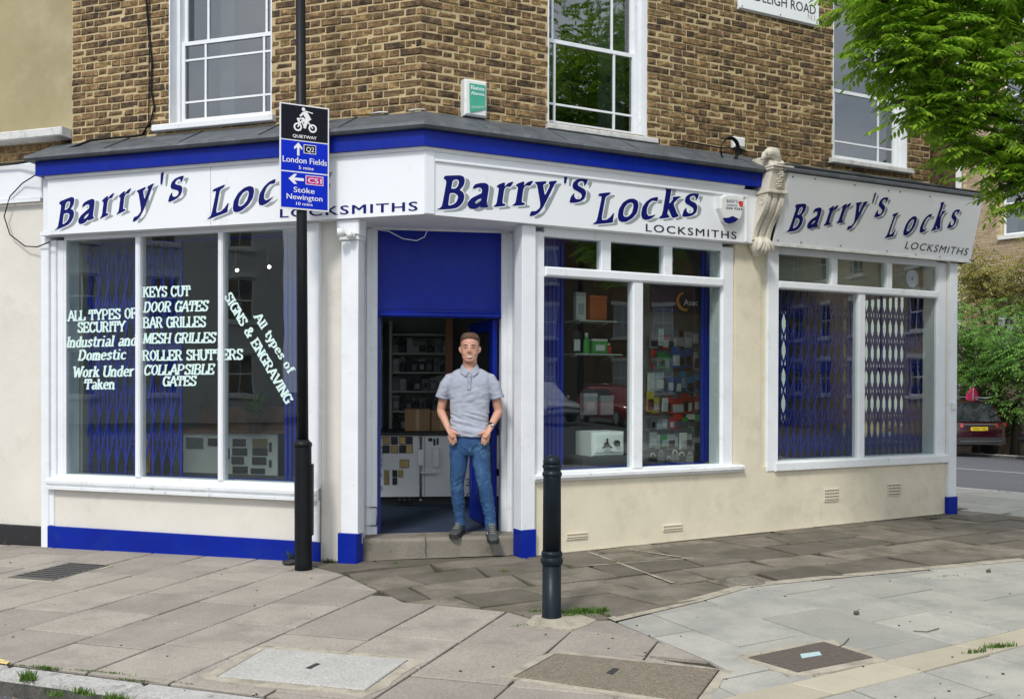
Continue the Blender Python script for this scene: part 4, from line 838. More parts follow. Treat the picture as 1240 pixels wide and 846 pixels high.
# middle board
fs2 = empty('fascia_sign', FB.pt(1.7, 0, 2.83), 'white framed shop name board over the right window beside the alarm box', 'shop sign')
MB().box(FB, uc, 3.48, .0, .06, 2.833, 3.345).build('board', 'sign', fs2)
mb = MB(); mb.box(FB, .09, 3.10, -.016, 0, 3.262, 3.285, bev=.006); mb.build('moulding', 'white', fs2); bx('moulding', 'white', fs2, FB, .0, .088, -.014, 0, 2.836, 3.345, bev=.004)
bx('moulding', 'white', fs2, FB, 3.33, 3.352, -.014, 0, 2.84, 3.262, bev=.005); bx('moulding', 'white', fs2, FB, 3.10, 3.352, -.015, 0, 3.262, 3.285, bev=.005)
big_letters(PB, [(c, None) for c in 'Ba'] + [('r', None), ('r', (620+0/10.333, 200+198/10.333, 620+262/10.333, 200+508/10.333)), ('y', None), ("'", None), ('s', None), ('L', None), ('o', None), ('c', None), ('k', None),
   ('s', (710+958/8.267, 210+207/8.267, 710+1125/8.267, 210+432/8.267))], fs2, .05)
mb = MB(); put_text(mb, PB, 'LOCKSMITHS', (782, 280), (891.5, 289.5), 9.6, offset=.006, space=1.2, lift=.003); mb.build('lettering', 'black_text', fs2)
# right tilted board
TP = Plane(FB.pt(0, 0, 2.85), FB.x, (FB.pt(0, -.21, 3.50)-FB.pt(0, 0, 2.85)))
fs3 = empty('fascia_sign', FB.pt(5, 0, 2.85), 'tilted white shop name board over the far right window', 'shop sign')
TL = (FB.pt(0, -.21, 3.50)-FB.pt(0, 0, 2.85)).length
a, b = TP.pt(3.685, 0), TP.pt(6.56, 0); c, d = TP.pt(6.49, TL), TP.pt(3.69, TL); nn = TP.n*.022
mb = MB(); mb.prism([a, b, c, d], [a-nn, b-nn, c-nn, d-nn]); mb.build('board', 'sign', fs3)
mb = MB(); mb.prism([FB.pt(3.69, .02, 2.85), FB.pt(3.69, .12, 2.86), FB.pt(3.69, .12, 3.5), FB.pt(3.69, -.185, 3.5)], [FB.pt(3.705, .02, 2.85), FB.pt(3.705, .12, 2.86), FB.pt(3.705, .12, 3.5), FB.pt(3.705, -.185, 3.5)]); mb.build('end_board', 'dark', fs3)
bx('bottom_trim', 'old_white', fs3, FB, 3.66, 6.56, -.012, .02, 2.826, 2.848); bx('sign_soffit', 'dark', fs3, FB, 6.32, 6.54, .02, .3, 2.82, 2.86)
big_letters(TP, bxs((940, 220), 9.538, [('B', (115, 258, 350, 578)), ('a', (350, 303, 527, 537)), ('r', (543, 270, 718, 505)), ('r', (692, 245, 865, 478)), ('y', (813, 228, 1055, 553)), ("'", (1105, 130, 1153, 243))]) + [('s', (1058.3, 239.5, 1075.6, 262.8))] +
   bxs((1060, 220), 8.4615, [('L', (93, 320, 248, 577)), ('o', (277, 357, 432, 548)), ('c', (445, 330, 578, 520)), ('k', (568, 215, 742, 503)), ('s', (733, 288, 865, 475))]), fs3, .045)
mb = MB(); put_text(mb, TP, 'LOCKSMITHS', (1095.2, 300.8), (1170.5, 309), 9.3, shear=.12, offset=.002, space=1.15, lift=.003); mb.build('lettering', 'black_text', fs3)
for px, py in ((960, 214), (987, 216.5), (1035, 224), (1076, 231), (1090, 232), (1126, 238), (942, 291), (970, 293.5), (1018, 297.5), (1074, 304), (1109, 308), (1138, 311), (1174, 315)):
    u, v = TP.at(px, py); mb = MB(); mb.ball(TP.pt(u, v, .001), .008, .008, .008, 6, 4); mb.build('screw', 'dark', fs3)
# painted specks on the middle board
# ---- slab serif face, drawn stroke by stroke (cap height 1)
ST = {
 'A': '.02,0 .36,1 .70,0|.16,.34 .56,.34', 'B': '.1,0 .1,1|.1,.97 .4,.97 .55,.85 .55,.64 .4,.53 .1,.53|.4,.53 .6,.4 .6,.16 .45,.03 .1,.03', 'C': '.62,.98 .62,.72|.62,.74 .5,.93 .3,.97 .12,.78 .08,.5 .12,.22 .3,.03 .5,.05 .64,.25',
 'D': '.1,0 .1,1|.1,.97 .38,.97 .58,.78 .62,.5 .58,.22 .38,.03 .1,.03', 'E': '.1,0 .1,1|.1,.96 .58,.96 .58,.74|.1,.5 .42,.5|.42,.38 .42,.62|.1,.04 .6,.04 .6,.28', 'F': '.1,0 .1,1|.1,.96 .58,.96 .58,.74|.1,.5 .42,.5|.42,.38 .42,.62',
 'G': '.62,.98 .62,.72|.62,.74 .5,.93 .3,.97 .12,.78 .08,.5 .12,.22 .3,.03 .5,.05 .62,.16|.62,.03 .62,.45|.45,.45 .76,.45', 'H': '.1,0 .1,1|.6,0 .6,1|.1,.5 .6,.5', 'I': '.14,0 .14,1', 'K': '.1,0 .1,1|.1,.4 .55,1|.28,.6 .62,0',
 'L': '.1,0 .1,1|.1,.04 .54,.04 .54,.32', 'M': '.08,0 .1,1|.12,.96 .42,.1 .72,.96|.76,1 .76,0', 'N': '.1,0 .1,1|.1,.98 .62,.02|.62,.0 .62,1', 'O': '.36,.97 .16,.84 .08,.5 .16,.16 .36,.03 .56,.16 .64,.5 .56,.84 .36,.97',
 'P': '.1,0 .1,1|.1,.97 .4,.97 .58,.84 .58,.58 .4,.45 .1,.45', 'R': '.1,0 .1,1|.1,.97 .4,.97 .56,.85 .56,.63 .4,.5 .1,.5|.36,.5 .6,.0', 'S': '.54,.99 .54,.72|.54,.75 .42,.95 .22,.96 .1,.82 .12,.64 .3,.53 .5,.42 .56,.24 .46,.06 .26,.03 .1,.2|.1,.01 .1,.3',
 'T': '.36,0 .36,.96|.06,.7 .06,.96 .66,.96 .66,.7', 'U': '.1,1 .1,.25 .22,.05 .36,.02 .5,.05 .62,.25 .62,1', 'V': '.04,1 .36,.02 .68,1', 'W': '.04,1 .26,.03 .46,.85 .66,.03 .88,1', 'Y': '.04,1 .36,.48 .68,1|.36,.5 .36,0', '&': '.72,.5 .5,.06 .24,.03 .08,.2 .14,.4 .42,.62 .46,.84 .32,.97 .18,.84 .22,.64 .68,.02',
 'a': '.14,.62 .32,.69 .46,.58 .46,.1 .56,.03|.46,.4 .2,.36 .1,.2 .2,.03 .38,.08 .46,.2', 'c': '.5,.55 .34,.68 .16,.58 .1,.34 .18,.1 .36,.03 .52,.12', 'd': '.46,0 .46,1|.46,.55 .3,.68 .14,.56 .1,.34 .14,.12 .3,.02 .46,.14', 'e': '.12,.38 .5,.38 .46,.6 .3,.68 .14,.56 .1,.34 .18,.1 .34,.03 .5,.12',
 'f': '.2,0 .2,.8 .3,.96 .46,.94|.04,.66 .4,.66', 'i': '.16,0 .16,.68|.15,.86 .17,.98', 'k': '.1,0 .1,1|.1,.28 .46,.68|.24,.42 .5,0', 'l': '.14,0 .14,1', 'm': '.1,0 .1,.68|.1,.5 .26,.66 .38,.56 .38,0|.38,.5 .54,.66 .66,.56 .66,0', 'n': '.1,0 .1,.68|.1,.5 .28,.67 .44,.58 .46,0', 'o': '.3,.68 .14,.56 .1,.34 .14,.12 .3,.02 .46,.12 .5,.34 .46,.56 .3,.68',
 'p': '.1,-.28 .1,.68|.1,.55 .26,.68 .44,.58 .48,.34 .44,.1 .26,.02 .1,.14', 'r': '.12,0 .12,.68|.12,.45 .24,.64 .42,.64', 's': '.42,.66 .42,.5|.42,.55 .28,.67 .14,.6 .16,.42 .38,.3 .42,.12 .28,.02 .12,.1|.12,.02 .12,.2', 't': '.2,.9 .2,.12 .32,.03 .42,.1|.04,.66 .4,.66', 'u': '.1,.66 .1,.18 .22,.03 .4,.1 .46,.2|.46,0 .46,.68', 'y': '.04,.68 .28,.04|.5,.68 .2,-.26 .06,-.24', 'v': '.04,.68 .28,.02 .5,.68'}
WID = {'M': .86, 'W': .92, 'I': .28, 'i': .32, 'l': .28, 'm': .76, ' ': .36, 'f': .42, 't': .44, 'r': .44, 's': .5, '&': .8, 'L': .6, 'a': .58, 'c': .56, 'e': .58, 'n': .58, 'u': .58, 'o': .6, 'd': .58, 'k': .54, 'p': .58, 'y': .54, 'E': .66, 'F': .64, 'S': .64}
def slab_text(s, sw=.20):
    """list of (x,y) quads; returns quads and total width"""
    quads = []; x = 0
    def seg(a, b, w_, ext=0):
        d = Vector((b[0]-a[0], b[1]-a[1])); l = d.length
        if l < 1e-6: return
        d /= l; n_ = Vector((-d.y, d.x))*w_/2; A = Vector(a)-d*ext; B = Vector(b)+d*ext; quads.append([A-n_, B-n_, B+n_, A+n_])
    for ch in s:
        if ch != ' ':
            for stx in ST[ch].split('|'):
                p = [tuple(map(float, t.split(','))) for t in stx.split()]; p = [(q[0]+x, q[1]) for q in p]
                for i in range(len(p)-1):
                    d = (abs(p[i+1][0]-p[i][0]), abs(p[i+1][1]-p[i][1])); w_ = sw*(.62 if d[0] > d[1]*1.2 else 1); seg(p[i], p[i+1], w_, .03 if 0 < i < len(p)-1 or len(p) > 2 else 0)
                for e0, e1 in ((p[0], p[1]), (p[-1], p[-2])):
                    if abs(e1[1]-e0[1]) > abs(e1[0]-e0[0])*1.1 and abs(e1[1]-e0[1]) > .24 and ch not in '&S' and (min(abs(e0[1]-t) for t in (0, 1, .68, -.28)) < .03):
                        up_ = e0[1] > .4; hw = .16 if not (ch.islower() and up_) else .1; yy = e0[1]-.05 if up_ else e0[1]+.05; xo = -.06 if ch.islower() and up_ else 0
                        quads.append([Vector((e0[0]-hw+xo, yy-.055)), Vector((e0[0]+hw+xo, yy-.055)), Vector((e0[0]+hw+xo, yy+.055)), Vector((e0[0]-hw+xo, yy+.055))])
        x += WID.get(ch, .72)+.03
    return quads, x
def win_text(pl, s, p0, p1, h, shear, parent, lift=.001):
    """lettering on glass, one mesh per word"""
    a = Vector(pl.at(*p0)); b = Vector(pl.at(*p1)); d = b-a; ex = d.normalized(); ey = Vector((-ex.y, ex.x)); _, W_ = slab_text(s); sx = d.length/W_; x = 0
    mpp = (Vector(pl.at(p0[0], p0[1]))-Vector(pl.at(p0[0], p0[1]-10))).length/10; sy = h*mpp
    for w_ in s.split(' '):
        qd, ww = slab_text(w_); mb = MB()
        for i, q in enumerate(qd):
            P = [a+ex*((x+v.x)*sx+shear*v.y*sy)+ey*v.y*sy for v in q]; mb.add([pl.pt(p.x, p.y, lift+i*.00004) for p in P], [(0, 1, 2, 3)])
        mb.build('window_lettering', 'text_white', parent); x += ww+WID[' ']+.03
GA = FA.plane(.143)
for s, p0, p1, h, sh in (('ALL TYPES OF', (82.7, 388.8), (166.5, 385.2), 12.4, 0), ('SECURITY', (94, 402.6), (152, 401.2), 12.4, .03), ('Industrial and', (80.3, 420.8), (165, 418.4), 13, .22), ('Domestic', (94.8, 436.3), (152.8, 435), 12.6, .22),
   ('Work Under', (88.2, 456.8), (162, 455.4), 13, .2), ('Taken', (102, 471.2), (139, 471), 12.4, .12), ('KEYS CUT', (173.4, 359.9), (230.6, 358.4), 12.5, 0), ('DOOR GATES', (173.9, 378.2), (252, 376.5), 12.6, .18), ('BAR GRILLES', (173.4, 397), (250, 395.8), 12.8, 0),
   ('MESH GRILLES', (173.4, 415.9), (261.5, 414.9), 12.4, .16), ('ROLLER SHUTTERS', (172.9, 436.6), (295, 435.3), 12.5, 0), ('COLLAPSIBLE', (174, 454.1), (259.5, 453), 12.4, .18), ('GATES', (196.8, 467.3), (238, 466.8), 11.8, .14),
   ('SIGNS & ENGRAVING', (271.1, 359.5), (346.8, 490), 12, 0), ('All types of', (307.5, 384), (350, 453.5), 11, 0)):
    win_text(GA, s, p0, p1, h, sh, lw)
# ---- street name plate
u0, z0 = FB.at(895, 12, VB-.02); u1, z1 = FB.at(991, 30, VB-.02); zb = FB.at(991, 30, VB-.02)[1]; zb2 = FB.at(895, 11.5, VB-.02)[1]; zb = (zb+zb2)/2
e = empty('street_sign', FB.pt((u0+u1)/2, VB, zb), 'white enamel street name plate screwed high on the brick wall', 'street sign')
bx('plate', 'sign', e, FB, u0, u1, VB-.03, VB-.012, zb, zb+.31, bev=.004); bx('backing', 'old_white', e, FB, u0-.012, u1+.012, VB-.012, VB+.002, zb-.012, zb+.322)
PS = FB.plane(VB-.03); mb = MB(); put_text(mb, PS, 'ARDLEIGH ROAD', (u0+.03, zb+.105), (u1-.05, zb+.105), .10, px=False, offset=.004, lift=.0015); mb.build('lettering', 'black_text', e)
mb = MB(); put_text(mb, PS, 'N1', (u1-.16, zb+.04), (u1-.06, zb+.04), .06, px=False, offset=0, lift=.0015); mb.build('lettering', mat('faded_red', (.5, .4, .42), .6), e)
for u in (u0+.03, u1-.03, (u0+u1)/2): mb = MB(); mb.ball(PS.pt(u, zb+.02, .001), .008, .008, .006, 6, 4); mb.build('screw', 'dark', e)
# ---- green and white alarm box
a = FB.at(563, 139, VB-.09); b = FB.at(589, 99, VB-.09); e = empty('alarm_box', FB.pt(a[0], VB, a[1]), 'weathered white alarm box with a torn green front on the brick corner', 'alarm box')
bx('casing', 'plastic', e, FB, a[0], b[0]+.01, VB-.09, VB+.005, a[1]-.0, b[1], bev=.015); bx('base', 'dark', e, FB, a[0]+.02, b[0], VB-.06, VB, a[1]-.045, a[1])
P_ = FB.plane(VB-.0915); mb = MB(); f = [FB.at(x, y, VB-.0915) for x, y in ((568.5, 101), (587.5, 104), (587, 130), (589.5, 131.5), (582, 134), (569, 136.5), (568.5, 118))]; mb.prism([P_.pt(u, z, .0) for u, z in f], [P_.pt(u, z, .006) for u, z in f]); mb.build('front_label', 'green', e)
P_ = FB.plane(VB-.0985); mb = MB(); put_text(mb, P_, 'Bates', (570.3, 108.2), (586.5, 110.6), 5.2, offset=.02); mb.build('lettering', 'text_white', e); mb = MB(); put_text(mb, P_, 'Alarms', (570.3, 114.6), (586.3, 116.8), 4.2, offset=.02); mb.build('lettering', 'text_white', e); mb = MB()
put_text(mb, P_, '020 8254', (571, 131.5), (586, 131.5), 3.2, offset=.01); mb.build('lettering', mat('faded_print', (.5, .68, .55), .6), e)
# ---- hexagonal alarm box on the middle board
P_ = FB.plane(-.055); e = empty('alarm_box', FB.pt(3.1, 0, 2.99), 'white shield shaped alarm box with a blue lower half on the middle sign board', 'alarm box')
o_ = [(871, 238.5), (877.5, 235.5), (890, 235.5), (900.5, 238.5), (900.5, 252), (897, 265), (890, 270.5), (882, 271.5), (877, 267), (871, 252)]
f = [P_.at(x, y) for x, y in o_]; c_ = (sum(p[0] for p in f)/len(f), sum(p[1] for p in f)/len(f)); mb = MB(); inn = [P_.pt(c_[0]+(u-c_[0])*.86, c_[1]+(z-c_[1])*.88, .018) for u, z in f]; out = [P_.pt(u, z, 0) for u, z in f]; bk = [P_.pt(u, z, -.055) for u, z in f]; n = len(f)
mb.add(inn+out+bk, [tuple(range(n))]+[(i, (i+1) % n, n+(i+1) % n, n+i) for i in range(n)]+[(n+i, n+(i+1) % n, 2*n+(i+1) % n, 2*n+i) for i in range(n)]); mb.build('casing', 'plastic', e)
P_ = FB.plane(-.0735); f = [P_.at(x, y) for x, y in ((874.8, 264), (882, 263.6), (887, 261.6), (894, 265), (890, 269), (883, 271), (878, 269.5))]; mb = MB(); mb.prism([P_.pt(u, z, .0) for u, z in f], [P_.pt(u, z, .004) for u, z in f]); mb.build('lens', 'navy', e)
mb = MB(); put_text(mb, P_, "BARRY'S", (880, 245.3), (893, 246.2), 4.2, offset=-.01, lift=.001); put_text(mb, P_, 'LOCKSMITHS', (880, 249), (892.5, 250), 1.8, lift=.001); put_text(mb, P_, '020 7254', (879.5, 253), (899, 254.6), 2.6, lift=.001); mb.build('lettering', 'navy', e)
f = [P_.at(x, y) for x, y in ((894.2, 243.3), (899.8, 244), (899.3, 250.8), (897, 251), (894.4, 247))]; mb = MB(); mb.add([P_.pt(u, z, .001) for u, z in f], [tuple(range(5))]); mb.build('red_mark', mat('red_print', (.6, .03, .05), .5), e)
# ---- white junction box, coiled cable, cctv
a = FB.at(889.5, 178, VB-.05); bx('cable_box', 'plastic', None, FB, a[0], a[0]+.15, VB-.05, VB+.003, a[1], a[1]+.11, bev=.02, label='small white cable box on the brick wall above the carved bracket', cat='junction box')
u, z = FB.at(882.5, 182, VB-.22); mb = MB()
for k in range(4): mb.tube([FB.pt(u+(.098+.005*k)*math.cos(t/24*6.2832), VB-.22-.008*k-.02*math.sin(t/24*6.28), z+(.105+.004*k)*math.sin(t/24*6.2832)) for t in range(25)], .0055, 6, caps=False)
mb.build('coiled_cable', 'black', label='coil of black cable hanging on the flashing below the white cable box', cat='cable')
def cable(path, r, label, m='black'):
    mb = MB(); mb.tube(path, r, 6); mb.build('cable', m, label=label, cat='cable')
def onA(px, py, v): u, z = FA.at(px, py, v); return FA.pt(u, v, z)
def onB(px, py, v): u, z = FB.at(px, py, v); return FB.pt(u, v, z)
cable([onA(*p, VA-.014) for p in ((176, -60), (177, 0), (180, 40), (184, 75), (183, 110), (187, 130), (182, 148), (172, 164))], .009, 'thick black cable running down the brick beside the left sash window')
cable([onA(*p, VA-.014) for p in ((180, -60), (180.5, 0), (181, 60), (180, 150))], .005, 'thin black cable beside the thicker one on the brick')
cable([onA(*p, v) for p, v in (((172, 164), .2), ((150, 166), .18), ((110, 170), .14), ((72, 184), .12), ((40, 195), .0), ((20, 198), .05), ((-20, 202), .06))], .011, 'black cable sagging along the lead flashing to the left')
cable([onA(*p, v) for p, v in (((43, 212), .0), ((27, 222), .07), ((12, 238), .08), ((5, 262), .085), ((12, 284), .085), ((30, 298), .08), ((45, 299), .06), ((60, 293), .03))], .006, 'thin black wire looping out over the cream wall at the left edge')
cable([onB(*p, v) for p, v in (((820, 170), VB-.015), ((850, 175), VB-.02), ((872, 179), VB-.03), ((895, 180), VB-.03), ((905, 184), VB-.02))], .007, 'black cable along the foot of the brick wall towards the coil')
cable([FD.pt(*p) for p in ((.02, -.09, 2.805), (.16, -.09, 2.79), (.28, -.09, 2.73), (.40, -.09, 2.715), (.47, -.09, 2.75), (.50, -.085, 2.82))], .0045, 'pale wire drooping across the top of the blue panel', 'plastic')
e = empty('security_camera', onA(422, 285, .03), 'small white security camera under the left end of the sign by the door', 'security camera')
c = FA.at(424, 284.5, .0); mb = MB(); mb.tube([FA.pt(c[0], .05, c[1]), FA.pt(c[0], -.0, c[1])], .034, 14); mb.ball(FA.pt(c[0], -.01, c[1]), .03, .03, .03, 12, 8); mb.build('mount', 'plastic', e)
q = FA.at(409, 281.5, -.05); p0 = FA.pt(c[0]-.02, -.02, c[1]+.01); p1 = FA.pt(q[0], -.06, q[1]); p2 = p0.lerp(p1, .3); mb = MB(); mb.tube([p0, p2], .014, 8); mb.build('arm', 'plastic', e)
mb = MB(); mb.tube([p2, p2.lerp(p1, .1), p1, p1.lerp(p2, -.06)], [.026, .034, .036, .034], 14); mb.build('body', 'plastic', e); mb = MB(); mb.tube([p1.lerp(p2, -.05), p1.lerp(p2, -.075)], .027, 14); mb.build('lens', 'dark', e)
# ---- carved console bracket
e = empty('console_bracket', FB.pt(3.55, -.05, 2.68), 'aged cream carved console bracket with a knob top between the two right sign boards', 'carved bracket')
def sl(z): return 3.40+(z-2.75)*.13   # the bracket leans with the tilted board
def spiral(mb, c_u, c_z, v0, turns, r0, r1, w0, w1, th, sgn=1):
    """a flat volute: ribbon winding in the v-z plane"""
    n = int(turns*14); A = []; 
    for i in range(n+1):
        t = i/n; a = sgn*t*turns*6.2832; r_ = r0+(r1-r0)*t; A.append((v0+r_*math.cos(a), c_z+r_*math.sin(a)))
    return A
def ribbon(mb, path, th, u_of, w0, w1):
    """thick band following (v,z) points, from w0 to w1 across the bracket"""
    L1, L2 = [], []
    for i, (v, z) in enumerate(path):
        a = path[max(0, i-1)]; b = path[min(len(path)-1, i+1)]; d = Vector((b[0]-a[0], b[1]-a[1])).normalized(); n_ = Vector((-d.y, d.x))*th*(1 if 0 < i < len(path)-1 else .5)
        L1.append((v+n_.x, z+n_.y)); L2.append((v-n_.x, z-n_.y))
    n = len(path); vs = [FB.pt(u_of(z)+w, v, z) for w in (w0, w1) for l in (L1, L2) for v, z in l]; fs = []
    for i in range(n-1):
        a, b, c, d = i, n+i, 2*n+i, 3*n+i
        fs += [(a, a+1, c+1, c), (b, d, d+1, b+1), (a, b, b+1, a+1), (c, c+1, d+1, d)]
    fs += [(0, 2*n, 3*n, n), (n-1, 2*n-1, 4*n-1, 3*n-1)]; mb.add(vs, fs)
W_ = .205
# S curve of the front face
sc = []
for i in range(15):
    t = i/14; z = 3.30-.44*t; v = -.155+.135*(t**1.2)-.022*math.sin(t*3.1416*2); sc.append((v, z))
mb = MB(); body_p = sc+[(.12, 2.86), (.12, 3.30)]
def lprism(mb, pts, w0, w1, du=0): mb.prism([FB.pt(sl(z)+w0, v, z) for v, z in pts], [FB.pt(sl(z)+w1, v, z) for v, z in pts], False)
for a, b, dv in ((.0, .045, 0), (.045, .075, .022), (.075, .13, .006), (.13, .16, .022), (.16, W_, 0)): lprism(mb, [(v+dv, z) for v, z in sc]+[(.12, 2.86), (.12, 3.30)], a, b)
mb.build('scroll_body', 'corbel', e, bevel=.006)
for a, b in ((-.006, .012), (W_-.012, W_+.006)):
    mb = MB(); ribbon(mb, spiral(mb, 0, 3.235, -.085, 1.6, .062, .012, a, b, .008), .007, sl, a, b); ribbon(mb, [(v+.012, z) for v, z in sc], .010, sl, a, b); mb.build('scroll_edge', 'corbel', e)
mb = MB(); lprism(mb, [(-.155, 3.33), (-.16, 3.36), (-.185, 3.50), (-.19, 3.52), (.14, 3.52), (.14, 3.33)], .0, .215); mb.build('capital_block', 'corbel', e, bevel=.006)
for z, o_v, h in ((3.30, .02, .03), (3.52, .018, .022), (3.545, .03, .018)):
    mb = MB(); vv = -.165-(z-3.3)*.12-o_v; lprism(mb, [(vv, z), (vv, z+h), (.14, z+h), (.14, z)], -.012-o_v*.3, .227+o_v*.3); mb.build('moulding', 'corbel', e, bevel=.006)
mb = MB(); lprism(mb, [(-.16, 3.562), (-.10, 3.64), (.05, 3.68), (.14, 3.68), (.14, 3.562)], .01, .205); mb.build('sloped_cap', 'corbel', e, bevel=.01)
mb = MB()
for i in range(3):
    z = 3.385+i*.048; c = FB.pt(sl(z)+.107, -.168-(z-3.33)*.17, z)
    for k in range(6): a = k*1.047; d = FB.x*math.cos(a)+Vector((0, 0, math.sin(a))); mb.tube([c+d*.006, c+d*.022-FB.n*.012, c+d*.040+FB.n*.004], [.006, .010, .003], 5)
    mb.ball(c-FB.n*.008, .008, .008, .008, 6, 4)
mb.build('carved_rosettes', 'corbel', e, kind='stuff')
mb = MB()   # ridge ornament on top, bending over to the left
hp = [FB.pt(sl(3.6)+.13, -.02, 3.60), FB.pt(sl(3.6)+.12, -.05, 3.66), FB.pt(sl(3.6)+.09, -.08, 3.70), FB.pt(sl(3.6)+.03, -.10, 3.70), FB.pt(sl(3.6)-.04, -.11, 3.665), FB.pt(sl(3.6)-.085, -.115, 3.615)]
mb.tube(hp, [.088, .082, .068, .052, .034, .010], 12)
for k in range(5): a = hp[1].lerp(hp[4], k/4); mb.tube([a+Vector((0, 0, .0))+FB.n*(-.075+.012*k), a+Vector((.0, 0, .035))+FB.n*(-.055+.01*k), a+Vector((0, 0, .06-.006*k))], [.016, .018, .010], 6)
mb.build('ridge_ornament', 'corbel', e)
mb = MB()
for i in range(5):
    a_ = (-.9, -.45, 0, .45, .9)[i]; p0 = FB.pt(sl(2.88)+.10+a_*.045, -.045, 2.885); ln = .17-.03*abs(a_)
    mb.tube([p0, p0+FB.x*(a_*.03)-FB.n*.035+Vector((0, 0, -ln*.35)), p0+FB.x*(a_*.055)-FB.n*.04+Vector((0, 0, -ln*.7)), p0+FB.x*(a_*.065)-FB.n*.015+Vector((0, 0, -ln))], [(.026, .014), (.030, .014), (.022, .012), .006], 8)
mb.tube([FB.pt(sl(2.86)+.10, .03, 2.88), FB.pt(sl(2.8)+.10, .03, 2.79), FB.pt(sl(2.75)+.10, .04, 2.71)], [.10, .075, .03], 12); mb.build('leaf_foot', 'corbel', e)

# ================================================================ STREET FURNITURE
# lamp post with cycle route sign
b0 = ground(367.5, 689); b0z = b0.z
lp = empty('lamp_post', b0, 'tall black lamp post standing in front of the left shop window', 'lamp post')
top = CAM+ray(364, 0)*(b0.y/ray(364, 0).y); lean = (top.x-b0.x)/(top.z-b0.z)
def lpz(z): return Vector((b0.x+lean*z, b0.y, b0z+z))
mb = MB(); mb.tube([lpz(-.05), lpz(.05), lpz(.98), lpz(1.02), lpz(1.06)], [.072, .071, .070, .068, .048], 20); mb.build('base_column', 'black', lp)
mb = MB(); mb.tube([lpz(1.0), lpz(1.03), lpz(1.055)], [.076, .076, .05], 8); mb.build('collar', 'black', lp)
mb = MB(); mb.tube([lpz(1.04), lpz(2.5), lpz(5.9)], [.046, .044, .036], 18); mb.build('shaft', 'black', lp)
mb = MB(); mb.tube([lpz(5.88), lpz(6.2), lpz(6.35)+Vector((.12, -.1, 0)), lpz(6.4)+Vector((.4, -.35, 0))], .028, 10); mb.build('arm', 'black', lp)
mb = MB(); q = lpz(6.38)+Vector((.4, -.35, 0)); mb.ball(q+Vector((.16, -.14, 0)), .24, .13, .07, 14, 8); mb.build('lantern', 'steel', lp)
mb = MB(); mb.box(W0, b0.x+.052, b0.x+.078, b0.y-.03, b0.y+.03, b0z+.28, b0z+.86, bev=.004); mb.build('door_edge', 'black', lp)
FS = Frame(lpz(2.8).x, b0.y-.06, 27.4)
P_ = FS.plane(0); cs = [P_.at(*p) for p in ((336.5, 123.5), (397, 131), (400, 257), (340.5, 252))]; uL = (cs[0][0]+cs[3][0])/2; uR = (cs[1][0]+cs[2][0])/2; zT = (cs[0][1]+cs[1][1])/2; zB = (cs[2][1]+cs[3][1])/2
rs = empty('cycle_route_sign', FS.pt((uL+uR)/2, 0, zB), 'three panel black and blue cycle route direction sign clamped to the lamp post', 'direction sign')
SW = uR-uL; H3 = zT-zB; fz = lambda f_: zT-f_*H3; dt = math.tan(R(1.2))
def spt(u, z, h): return P_.pt(u+ (zT-z)*.0, z, h)
bx('backing_plate', 'pure_white', rs, FS, uL, uR, 0, .004, zB, zT, bev=.001)
for nm, m, f0, f1 in (('panel', 'sign_black', .012, .338), ('panel', 'sign_blue', .350, .636), ('panel', 'sign_blue', .650, .985)):
    mb = MB(); mb.box(FS, uL+.012, uR-.012, -.0022, 0, fz(f1), fz(f0)); mb.build(nm, m, rs)
def stx(s, f0, x0, x1, hh, off=.006): mb = MB(); put_text(mb, P_, s, (uL+SW*x0, fz(f0)), (uL+SW*x1, fz(f0)), hh, px=False, offset=off, lift=.0032); mb.build('lettering', 'pure_white', rs)
stx('QUIETWAY', .318, .26, .74, .026, .012); stx('London Fields', .558, .06, .95, .05); stx('5 mins', .615, .38, .68, .028); stx('Stoke', .838, .28, .70, .045); stx('Newington', .905, .14, .86, .045); stx('10 mins', .958, .33, .66, .026)
def badge(f0, f1, x0, x1, s, m):
    mb = MB(); mb.box(FS, uL+SW*x0, uL+SW*x1, -.0030, -.0022, fz(f1), fz(f0)); mb.build('badge_rim', 'pure_white', rs); mb = MB(); mb.box(FS, uL+SW*x0+.005, uL+SW*x1-.005, -.0036, -.0030, fz(f1)+.005, fz(f0)-.005); mb.build('badge', m, rs)
    mb = MB(); put_text(mb, P_, s, (uL+SW*(x0+.05), fz(f1)+.016), (uL+SW*(x1-.04), fz(f1)+.016), fz(f0)-fz(f1)-.032, px=False, offset=.006, lift=.0045); mb.build('lettering', 'pure_white', rs)
badge(.375, .46, .48, .73, 'Q2', 'sign_black'); badge(.668, .755, .52, .88, 'CS1', 'magenta')
def arrow(cx_, cy_, L_, ang):
    pts = [(-.5, -.09), (.12, -.09), (-.05, -.32), (.14, -.32), (.5, 0), (.14, .32), (-.05, .32), (.12, .09), (-.5, .09)]; c_, s_ = math.cos(ang), math.sin(ang)
    vs, fs = curve_mesh([[(L_*(x*c_-y*s_), L_*(x*s_+y*c_)) for x, y in pts]]); mb = MB(); mb.add([P_.pt(uL+SW*cx_+v.x, fz(cy_)+v.y, .0034) for v in vs], fs); mb.build('arrow', 'pure_white', rs)
arrow(.37, .425, .105, math.pi/2); arrow(.33, .713, .125, math.pi)
